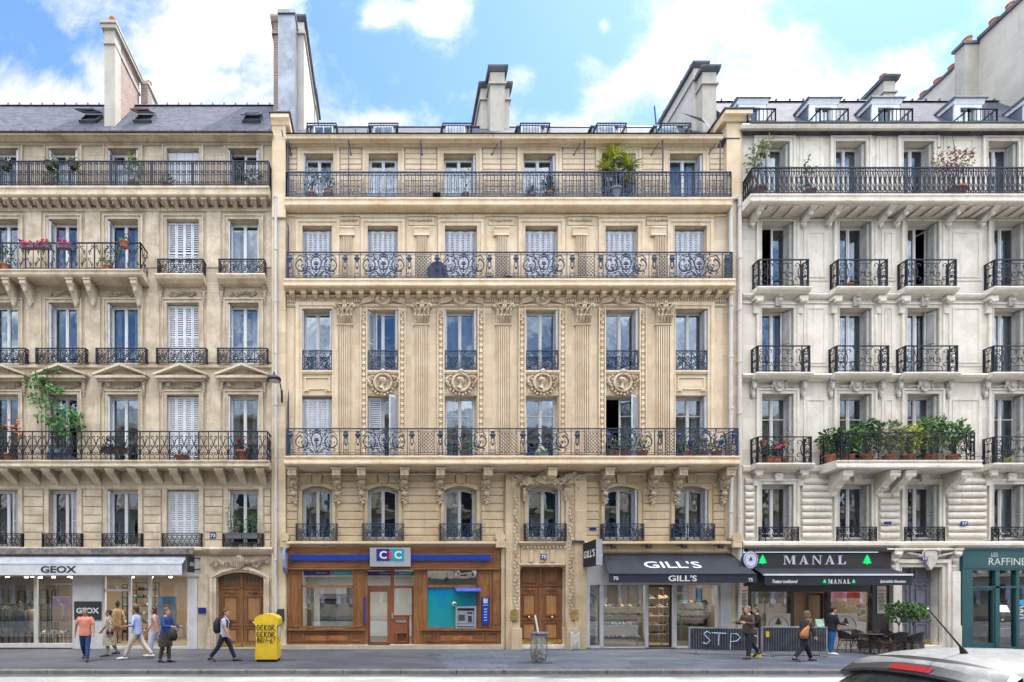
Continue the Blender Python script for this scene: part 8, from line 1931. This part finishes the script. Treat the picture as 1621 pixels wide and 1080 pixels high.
for sd in (-1,1):
    k=MB(); k.cbox(0,0,0,0,0,0) if False else k.box(cx0-.02,cx0+.12,cy0+sd*.70-.13,cy0+sd*.70+.13,gz+.82,gz+1.02); k.build('tail_lamp',m_tail,car)
car.rotation_euler.z=R(5)
# =============================================================== PLANTS
m_leaf=leafmat('leaf_green',(.05,.13,.025),(.12,.26,.05)); m_leafd=leafmat('leaf_dark',(.02,.06,.015),(.07,.15,.035)); m_leafy=leafmat('leaf_yellowgreen',(.22,.30,.04),(.45,.50,.08)); m_leafo=leafmat('leaf_olive',(.16,.2,.09),(.28,.32,.15)); m_leafr=leafmat('leaf_russet',(.16,.06,.04),(.32,.15,.09))
m_fl={'pink':plain('petal_pink',(.8,.06,.3),.6),'red':plain('petal_red',(.6,.02,.05),.6),'orange':plain('petal_orange',(.85,.28,.12),.6),'mag':plain('petal_magenta',(.55,.01,.15),.6)}
def leafcloud(mb,clumps,size,seed,drop=.3,long=1.0):
    r_=random.Random(seed)
    for (cx,cy,cz,rx,ry,rz_,n) in clumps:
        for _ in range(n):
            while True:
                a,b_,c=r_.uniform(-1,1),r_.uniform(-1,1),r_.uniform(-1,1); d=a*a+b_*b_+c*c
                if d<1 and d>.12*r_.random(): break
            p=Vector((cx+a*rx,cy+b_*ry,cz+c*rz_)); s_=size*r_.uniform(.6,1.3)
            u=Vector((r_.uniform(-1,1),r_.uniform(-1,1),r_.uniform(-.8,.8))); u+=Vector((a,b_,c))*.8; u.normalize(); w=u.cross(Vector((r_.uniform(-1,1),r_.uniform(-1,1),r_.uniform(-1,1)))).normalized(); nn=u.cross(w)
            mb.add([p,p+u*s_*.5*long+w*s_*.3+nn*s_*.08,p+u*s_*long,p+u*s_*.5*long-w*s_*.3+nn*s_*.08],[(0,1,2),(0,2,3)])
def pot(mb,x,y,z,r,h,box=None):
    if box: mb.box(x-box[0],x+box[0],y-box[1],y+box[1],z,z+h); mb.box(x-box[0]-.015,x+box[0]+.015,y-box[1]-.015,y+box[1]+.015,z+h-.04,z+h)
    else: mb.lathe(x,y,[(r*.7,z),(r*.95,z+h*.8),(r*1.08,z+h*.82),(r*1.08,z+h),(r*.9,z+h)],14)
cnt=0
def plant(name,label,cat,x,y,z,r=.16,h=.26,clumps=(),size=.08,mat=None,potmat=None,box=None,flowers=None,stems=(),long=1.0,group=None,leafname='leaves'):
    global cnt; cnt+=1
    t=thing(name,(x,y,z),label,cat,group); k=MB(); pot(k,x,y,z,r,h,box); k.build('pot',potmat or m_terra,t)
    k=MB()
    if box: k.box(x-box[0]+.02,x+box[0]-.02,y-box[1]+.02,y+box[1]-.02,z+h,z+h+.01)
    else: k.lathe(x,y,[(r*.9,z+h),(r*.85,z+h+.012)],10)
    k.build('soil',m_soil,t)
    if stems:
        k=MB()
        for st in stems: k.tube([(x+a,y+b_,z+c) for a,b_,c in st],[.022 if len(stems)<4 else .012]+[.012]*(len(st)-2)+[.004],5)
        k.build('stem',m_bark,t)
    k=MB(); leafcloud(k,[(x+c[0],y+c[1],z+c[2],c[3],c[4],c[5],c[6]) for c in clumps],size,cnt,long=long); k.build(leafname,mat or m_leaf,t)
    if flowers:
        col,pts,fr=flowers; k=MB(); r_=random.Random(cnt)
        for (a,b_,c,sp_,n_) in pts:
            for _ in range(n_): 
                q=(x+a+r_.uniform(-sp_,sp_),y+b_+r_.uniform(-.1,.1),z+c+r_.uniform(-sp_,sp_)*.7); k.ball(q,fr*r_.uniform(.7,1.2),5,rz=fr*.7)
        k.build('blossom_cluster',m_fl[col],t)
    return t
def spiky(name,label,x,y,z,heads,r=.2,h=.3,mat=None,n=46,ll=.5,potmat=None):
    t=thing(name,(x,y,z),label,'plant'); k=MB(); pot(k,x,y,z,r,h); k.build('pot',potmat or m_terra,t); k=MB(); s2=MB(); r_=random.Random(int(x*10)+5)
    for (hx,hz,sc_) in heads:
        s2.tube([(x,y,z+h),(x+hx*.6,y,z+hz*.6),(x+hx,y,z+hz)],[.04,.035,.03],6)
        for i in range(n):
            a=r_.uniform(0,2*pi); e=r_.uniform(-.5,1.3); d=Vector((math.cos(a)*math.cos(e),math.sin(a)*math.cos(e)*.8,math.sin(e))); L=ll*sc_*r_.uniform(.7,1.1); p=Vector((x+hx,y,z+hz)); w=d.cross(Vector((0,0,1))).normalized()*.014*sc_
            m1=p+d*L*.55; m2=p+d*L+Vector((0,0,-.25*L*math.cos(e))); k.add([p-w,p+w,m1+w*1.3,m1-w*1.3,m2],[(0,1,2,3),(3,2,4)])
    k.build('leaves',mat or m_leafy,t); s2.build('stem',m_bark,t)
m_planter=plain('planter_grey',(.12,.13,.15),.5,0,.1)
# potted maple on the left lower balcony
x,y,z=X(88,.35),-.35,7.37
t=thing('potted_tree',(x,y,z),'young maple with tiered bright green foliage rising above the lower left balcony rail','tree')
k=MB(); k.tube([(x+.1,y,z+.3),(x+.0,y,z+1.5),(x-.25,y,z+2.6),(x-.35,y,z+3.6)],[.05,.04,.03,.01],7); 
br=[(-.55,3.35,.3),(-.1,3.65,.3),(-.9,3.1,.34),(-.25,2.95,.35),(.25,2.85,.34),(-.8,2.6,.34),(-.3,2.3,.42),(.35,2.2,.36),(.75,1.75,.36),(-.1,1.6,.42),(.45,1.45,.4),(1.05,1.5,.25),(-.35,1.75,.36),(.15,1.15,.35),(.65,1.05,.3),(1.0,2.0-.1,.2)]
br=[(a*.85-.12,b_*.99,c*.92) for a,b_,c in br]
for a,b_,c in br: k.tube([(x-.15*(b_/3),y,z+b_*.75),(x+a*.6,y,z+b_-.1),(x+a,y,z+b_)],[.02,.012,.005],5)
k.build('trunk',m_bark,t); k=MB(); leafcloud(k,[(x+a,y+(.1 if i%2 else -.1),z+b_,c*1.05,.24,c*.42,48) for i,(a,b_,c) in enumerate(br)],.15,77); k.build('crown',leafmat('leaf_maple',(.04,.16,.03),(.13,.36,.08)),t); k=MB(); pot(k,x+.1,y,z,.25,.34); k.build('pot',m_planter,t)
# left building
for i,(px,l,col) in enumerate(((44,'magenta flower trough hooked on the upper left balcony, leftmost of three','mag'),(69,'magenta flower trough on the upper left balcony, middle of three','mag'),(103,'magenta flower trough on the upper left balcony, rightmost of three','mag'))):
    plant('flower_trough',l,'plant',X(px,.7),-.70,Z(394,.7),box=(.26,.09),h=.17,clumps=[(0,0,.2,.26,.1,.1,50)],size=.07,mat=m_leafd,potmat=m_planter,flowers=('mag',[(0,-.08,.12,.24,26)],.05),group='magenta troughs on the balcony')
plant('potted_plant','bright green plant with a magenta spike near the end of the upper left balcony','plant',X(196,.75),-.72,Z(393,.7),.17,.2,[(0,0,.3,.2,.15,.15,60)],.1,m_leaf,flowers=('mag',[(.2,0,.5,.05,5)],.04),stems=[[(.1,0,.2),(.2,0,.6)]])
plant('climbing_plant','leafy green climber hanging through the upper left balcony rails','plant',X(170,.55),-.5,14.78,.16,.2,[(0,0,.6,.3,.1,.35,70),(.35,0,.8,.2,.1,.2,30)],.1,m_leaf)
plant('climbing_plant','dark leafy plant at the far left of the upper left balcony','plant',X(8,.55),-.5,14.78,.18,.25,[(0,0,.6,.35,.1,.45,90)],.12,m_leaf)
for i,(px,l) in enumerate(((10,'dark hanging basket on the top left balcony beside the picture edge'),(80,'hanging basket of yellow green trailing plants on the top left balcony'),(118,'wide hanging basket right of the yellow green one on the top balcony'))):
    plant('hanging_basket',l,'plant',X(px,.45),-.47,Z(268,.45),.2,.2,[(0,0,.3,.3,.15,.12,50),(.1,0,.0,.3,.1,.2,20)],.09,m_leafy if i else m_leafd,m_dgrey)
plant('potted_plant','feathery yellow green shrub behind the fret railing of the top balcony','plant',X(208,.4),-.2,18.17,.2,.3,[(0,0,1.0,.35,.2,.45,110)],.13,m_leafy,stems=[[(0,0,.3),(.1,0,1.2)],[(0,0,.3),(-.15,0,1.3)]])
plant('potted_plant','low dark shrub right of the feathery one on the top left balcony','plant',X(263,.4),-.2,18.17,.2,.2,[(0,0,.4,.35,.2,.2,60)],.1,m_leaf)
plant('potted_plant','tall thin green shrub near the right end of the top left balcony','plant',X(374,.4),-.2,18.17,.17,.25,[(0,0,.75,.2,.2,.5,90)],.1,m_leaf); plant('potted_plant','spreading grassy plant at the right end of the top left balcony','plant',X(398,.4),-.2,18.17,.17,.25,[(0,0,.5,.3,.2,.25,80)],.12,m_leaf,long=1.6)
plant('potted_plant','sprawling low plant left of the basket on the top left balcony','plant',X(74,.4),-.2,18.17,.17,.2,[(0,0,.5,.35,.2,.35,80)],.11,m_leafy)
plant('rose_bush','orange rose bush on the lower left balcony','plant',X(14,.5),-.45,7.37,.22,.3,[(0,0,.9,.35,.2,.45,90)],.1,m_leafd,flowers=('orange',[(0,0,1.35,.42,14),(.3,0,1.05,.2,6)],.065),stems=[[(0,0,.3),(.1,0,1.3)],[(0,0,.3),(-.2,0,1.2)],[(0,0,.3),(.3,0,1.1)]])
plant('potted_plant','terracotta pot of red geraniums at the right end of the lower left balcony','plant',X(383,.45),-.42,7.37,.27,.42,[(0,0,.6,.25,.2,.16,70)],.1,m_leafd,flowers=('red',[(-.03,-.15,.76,.12,9)],.05))
plant('window_box','rough wooden trough of grasses on the lower left balcony','plant',X(180,.5),-.45,7.37+.35,box=(.45,.15),h=.2,clumps=[(0,0,.35,.4,.15,.2,80)],size=.12,mat=m_leafd,potmat=m_bark,long=1.5)
plant('basket','brown wicker basket on the lower left balcony beside the closed shutters','basket',X(287,.45),-.4,7.37,.26,.24,[(0,0,.26,.15,.1,.04,10)],.05,m_leafd,plain('wicker',(.3,.14,.07),.8))
t=thing('furniture_cover',(X(102,.4),-.35,7.37),'grey blue covered furniture behind the lower left railing','cover'); k=MB(); k.ext([(-.5,7.37),(-.5,7.7),(-.3,8.0),(-.05,8.1),(-.05,7.37)],X(77,.4),X(104,.4)); k.ext([(-.5,7.37),(-.5,7.6),(-.05,7.6),(-.05,7.37)],X(104,.4),X(116,.4)); k.build('cover',plain('tarpaulin_blue_grey',(.10,.12,.17),.7,0,.2,3),t)
for i,(px,l) in enumerate(((371,'left grey window planter with a tall silvery shrub on the first floor'),(396,'right grey window planter with dense green foliage on the first floor'))):
    plant('window_box',l,'plant',X(px,.3),-.28,Z(853,.3),box=(.3,.14),h=.22,clumps=[(0,0,.55,.28,.15,.35,110)]+([(-.15,0,1.1,.2,.12,.4,70)] if i==0 else [(.1,0,.8,.2,.1,.2,60)]),size=.09,mat=[m_leafo,m_leaf][i],potmat=m_planter,stems=[[(0,0,.2),(.05,0,.9)],[(-.1,0,.2),(-.2,0,1.4)]] if i==0 else ())
    plant('hanging_pot' if 0 else 'potted_plant','small dark potted plant hanging under the %s grey window planter'%('left','right')[i],'plant',X(px,.22),-.18,Z(865,.2),.13,.13,[(0,0,.14,.2,.12,.06,25)],.07,m_leafd,m_dgrey)
# middle building
plant('potted_plant','wiry shrub at the left end of the slender baluster balcony','plant',X(492,.35),-.17,17.77,.2,.3,[(0,0,.95,.3,.2,.45,60)],.13,m_leafo,stems=[[(0,0,.3),(.1,0,1.3)],[(0,0,.3),(-.2,0,1.2)]])
plant('potted_plant','bushy green shrub second from the left on the slender baluster balcony','plant',X(519,.35),-.17,17.77,.2,.3,[(0,0,.75,.25,.2,.4,90)],.12,m_leaf)
plant('potted_plant','thin branching plant before the third top window','plant',X(738,.35),-.17,17.77,.15,.3,[(0,0,1.0,.2,.15,.35,26)],.12,m_leafo,stems=[[(0,0,.3),(.0,0,1.2)]])
spiky('spiky_plant','small spiky plant left of the dark palm on the top balcony',X(843,.4),-.17,17.77,[(0,.45,.8)],.16,.25,m_leaf)
spiky('spiky_plant','dark arching palm in a pot beside the fourth top window',X(871,.4),-.17,17.77,[(0,.62,1.1),(.1,.5,.9)],.2,.3,m_leafd)
spiky('yucca','tall yellow green yucca towering over the top balcony rail',X(977,.4),-.17,17.77,[(0.0,1.75,1.25),(-.3,1.3,.95),(.55,1.42,1.0),(.55,.8,.8)],.27,.45,leafmat('yucca_leaf',(.25,.33,.03),(.6,.62,.10)),85,.66,m_planter)
t=thing('folding_chair',(X(691,.4),-.17,17.77),'small dark folding chair on the top balcony','chair'); k=MB(); bx_=X(691,.4)
for e in (-1,1): k.tube([(bx_+e*.16,-.45,17.77),(bx_+e*.1,-.25,18.1)],.015,5); k.tube([(bx_+e*.16,-.25,17.77),(bx_+e*.12,-.5,17.88)],.015,5)
k.box(bx_-.15,bx_+.15,-.5,-.25,17.86,17.9)
for j in range(5): k.box(bx_-.14+j*.06,bx_-.11+j*.06,-.27,-.25,17.9,18.1)
k.build('frame',m_black,t)
t=thing('folded_table',(X(694,.35),-.2,14.52),'round navy folded table behind the vase ironwork','table'); k=MB(); k.disc(X(692,.25),14.52+.42,.40,-.28,-.23,24); k.build('tabletop',plain('table_navy',(.015,.03,.08),.4),t)
plant('potted_plant','small clay potted shrub right of the navy folded table','plant',X(776,.4),-.2,14.52,.15,.2,[(0,0,.35,.2,.15,.15,40)],.07,m_leafd,m_planter)
plant('potted_plant','low black pot of succulents further right on the same balcony','plant',X(806,.4),-.2,14.52,.2,.16,[(0,0,.25,.25,.15,.1,40)],.07,m_leafd,m_dgrey)
for px,l,fl in ((735,'terracotta pot of red flowers before the third lower window','red'),(973,'terracotta pot at the fifth window of the lowest balcony',None),(993,'wide terracotta bowl of green leaves at the fifth window',None),(1018,'small terracotta pot of yellowing leaves right of the bowl',None),(1090,'terracotta pot with a thin green plant at the sixth window',None),(1115,'dark shrub in a brown pot at the sixth window','red'),(1135,'small terracotta pot at the right end of the lowest balcony',None)):
    plant('potted_plant',l,'plant',X(px,.45),-.42,7.5,.19,.28,[(0,0,.52,.24,.18,.26,70)],.11,m_leaf if px!=1018 else m_leafy,flowers=(fl,[(0,-.1,.5,.12,4)],.05) if fl else None)
t=thing('ornament',(X(857,.45),-.45,7.5),'pale green ceramic cachepot on the lowest balcony','pot'); k=MB(); k.lathe(X(857,.45),-.45,[(.2,7.5),(.27,7.65),(.2,7.85),(.06,7.95),(.03,8.0)],14); k.build('body',plain('ceramic_green',(.5,.6,.42),.3),t,smooth=True)
t=thing('watering_can',(X(836,.45),-.5,7.5),'small bright blue watering can beside the pale green pot','watering can'); k=MB(); xx=X(836,.45); k.lathe(xx,-.5,[(.12,7.5),(.11,7.68),(.06,7.72)],12); k.tube([(xx+.1,-.5,7.55),(xx+.25,-.5,7.72)],.02,6); k.tube([(xx-.1,-.5,7.55),(xx-.18,-.5,7.64),(xx-.06,-.5,7.7)],.012,5); k.build('body',m_blue,t)
for px,pz,l in ((1093,8.1,'left of two blue glazed planter balls on the lowest balcony'),(1142,8.1,'right of two blue glazed planter balls on the lowest balcony')):
    t=thing('garden_ornament',(X(px,.6),-.6,7.5),l,'ornament'); k=MB(); k.ball((X(px,.6),-.6,pz),.1,10); k.tube([(X(px,.6),-.6,7.5),(X(px,.6),-.6,pz)],.012,5); k.build('body',m_blue,t)
# right building
plant('olive_tree','thin olive tree at the left end of the knobbed railing','plant',X(1197,.4),-.45,17.62,.25,.4,[(-.05,0,1.5,.35,.3,.4,80),(.1,0,1.95,.4,.3,.35,80),(.4,0,2.2,.25,.2,.2,30),(-.1,0,1.1,.25,.2,.2,30)],.13,m_leafo,stems=[[(0,0,.4),(.05,0,1.2),(.3,0,2.2)],[(0,0,.4),(-.1,0,1.0),(-.15,0,1.9)]],long=1.2)
plant('potted_plant','slender green shrub in a clay pot between the first two top windows','plant',X(1281,.45),-.4,17.62,.24,.34,[(0,0,.9,.3,.2,.35,60),(.0,0,1.45,.12,.1,.3,20),(.3,0,1.2,.15,.1,.1,12)],.13,m_leaf,stems=[[(0,0,.3),(0,0,1.6)],[(0,0,.3),(.3,0,1.2)]])
plant('potted_tree','russet leaved bushy tree in a pot above the knobbed railing','tree',X(1512,.45),-.4,17.62,.35,.4,[(-.3,0,1.6,.45,.3,.4,150),(.35,0,1.6,.45,.3,.35,150),(0,0,1.1,.5,.3,.4,130),(.6,0,1.9,.2,.15,.2,25),(-.65,0,1.9,.2,.15,.2,25)],.10,m_leafr,stems=[[(0,0,.4),(.1,0,1.2),(.5,0,2.0)],[(0,0,.4),(-.2,0,1.2),(-.6,0,2.0)],[(.1,0,1.6),(-.05,0,2.6)]])
plant('potted_plant','red flowers low behind the second fifth-floor balconette','plant',X(1342,.2),-.2,14.28,.17,.16,[(0,0,.2,.2,.1,.06,20)],.07,m_leafd,flowers=('red',[(0,0,.22,.18,9)],.05))
for px,l in ((1211,'left small clay pot hung on the first balconette rail'),(1244,'right small clay pot hung on the first balconette rail')):
    plant('potted_plant',l,'plant',X(px,.42),-.33,Z(706,.4),.12,.2,[(0,0,.2,.12,.08,.06,14)],.06,m_leafd)
plant('potted_plant','terracotta planter of vivid pink hydrangea behind the balconette','plant',X(1225,.3),-.2,7.36,box=(.26,.13),h=.26,clumps=[(0,0,.55,.42,.16,.24,130)],size=.13,mat=m_leafd,flowers=('pink',[(.1,-.18,.62,.1,8)],.055))
plant('potted_plant','small terracotta pot right of the hydrangea','plant',X(1246,.3),-.2,7.36,.13,.2,[(0,0,.24,.12,.1,.06,15)],.06,m_leafd)
shrubs=[(1318,1.05,.42,.55,m_leafd,'leafy bush spilling over the left corner of the wide balcony'),(1345,1.1,.45,.5,m_leaf,'green laurel bush second from the left on the wide balcony'),(1375,1.45,.45,.6,m_leafd,'tall dark laurel bush in the middle left of the wide balcony'),(1412,1.35,.42,.6,m_leafo,'light twiggy shrub in the middle of the wide balcony'),(1442,1.25,.5,.4,m_leafy,'yellow green pittosporum cushion on the wide balcony'),(1478,1.55,.5,.6,m_leaf,'tallest oleander on the wide balcony'),(1512,1.4,.5,.5,m_leaf,'feathery oleander leaning over the right corner of the wide balcony')]
for px,hh,rx,rz_,mt,l in shrubs:
    hh*=.86; x=X(px,.5); plant('potted_shrub',l,'plant',x,-.42,7.33,.2 if px in(1318,1512) else .22,.3,[(0,-.02,hh,rx*1.15,.35,rz_*.72,230),(.1,-.1,hh*.62,rx*.7,.25,.3,90),(rx*.6,0,hh*1.2,.2,.2,.25,40),(-rx*.5,0,hh*1.12,.2,.2,.22,40)],.13,mt,stems=[[(0,0,.3),(0,0,hh)],[(0,0,.3),(.25,0,hh)],[(0,0,.3),(-.25,0,hh)]],long=1.25,group='potted shrubs on the wide balcony')
plant('potted_plant','small plant behind the rightmost lower balconette','plant',X(1597,.3),-.2,7.36,.2,.2,[(0,0,.4,.3,.12,.2,50)],.1,m_leafd,plain('pot_yellow',(.4,.4,.1),.5))
# shrubs by the grey door
for px,l in ((1423,'left standard shrub in a grey tub on the terrace'),(1446,'right standard shrub in a grey tub beside the grey door')):
    x=(px-610)/790*18.7; plant('potted_tree',l,'tree',x,-1.3,0,box=(.2,.2),h=.42,clumps=[(0,0,1.62,.42,.35,.25,330),(-.25,0,1.35,.22,.2,.2,90),(.25,0,1.4,.22,.2,.18,90)],size=.11,mat=m_leafd if px<1430 else m_leaf,potmat=m_planter,stems=[[(0,0,.4),(0,0,1.4)],[(0,0,1.0),(.2,0,1.5)],[(0,0,1.0),(-.2,0,1.5)]])
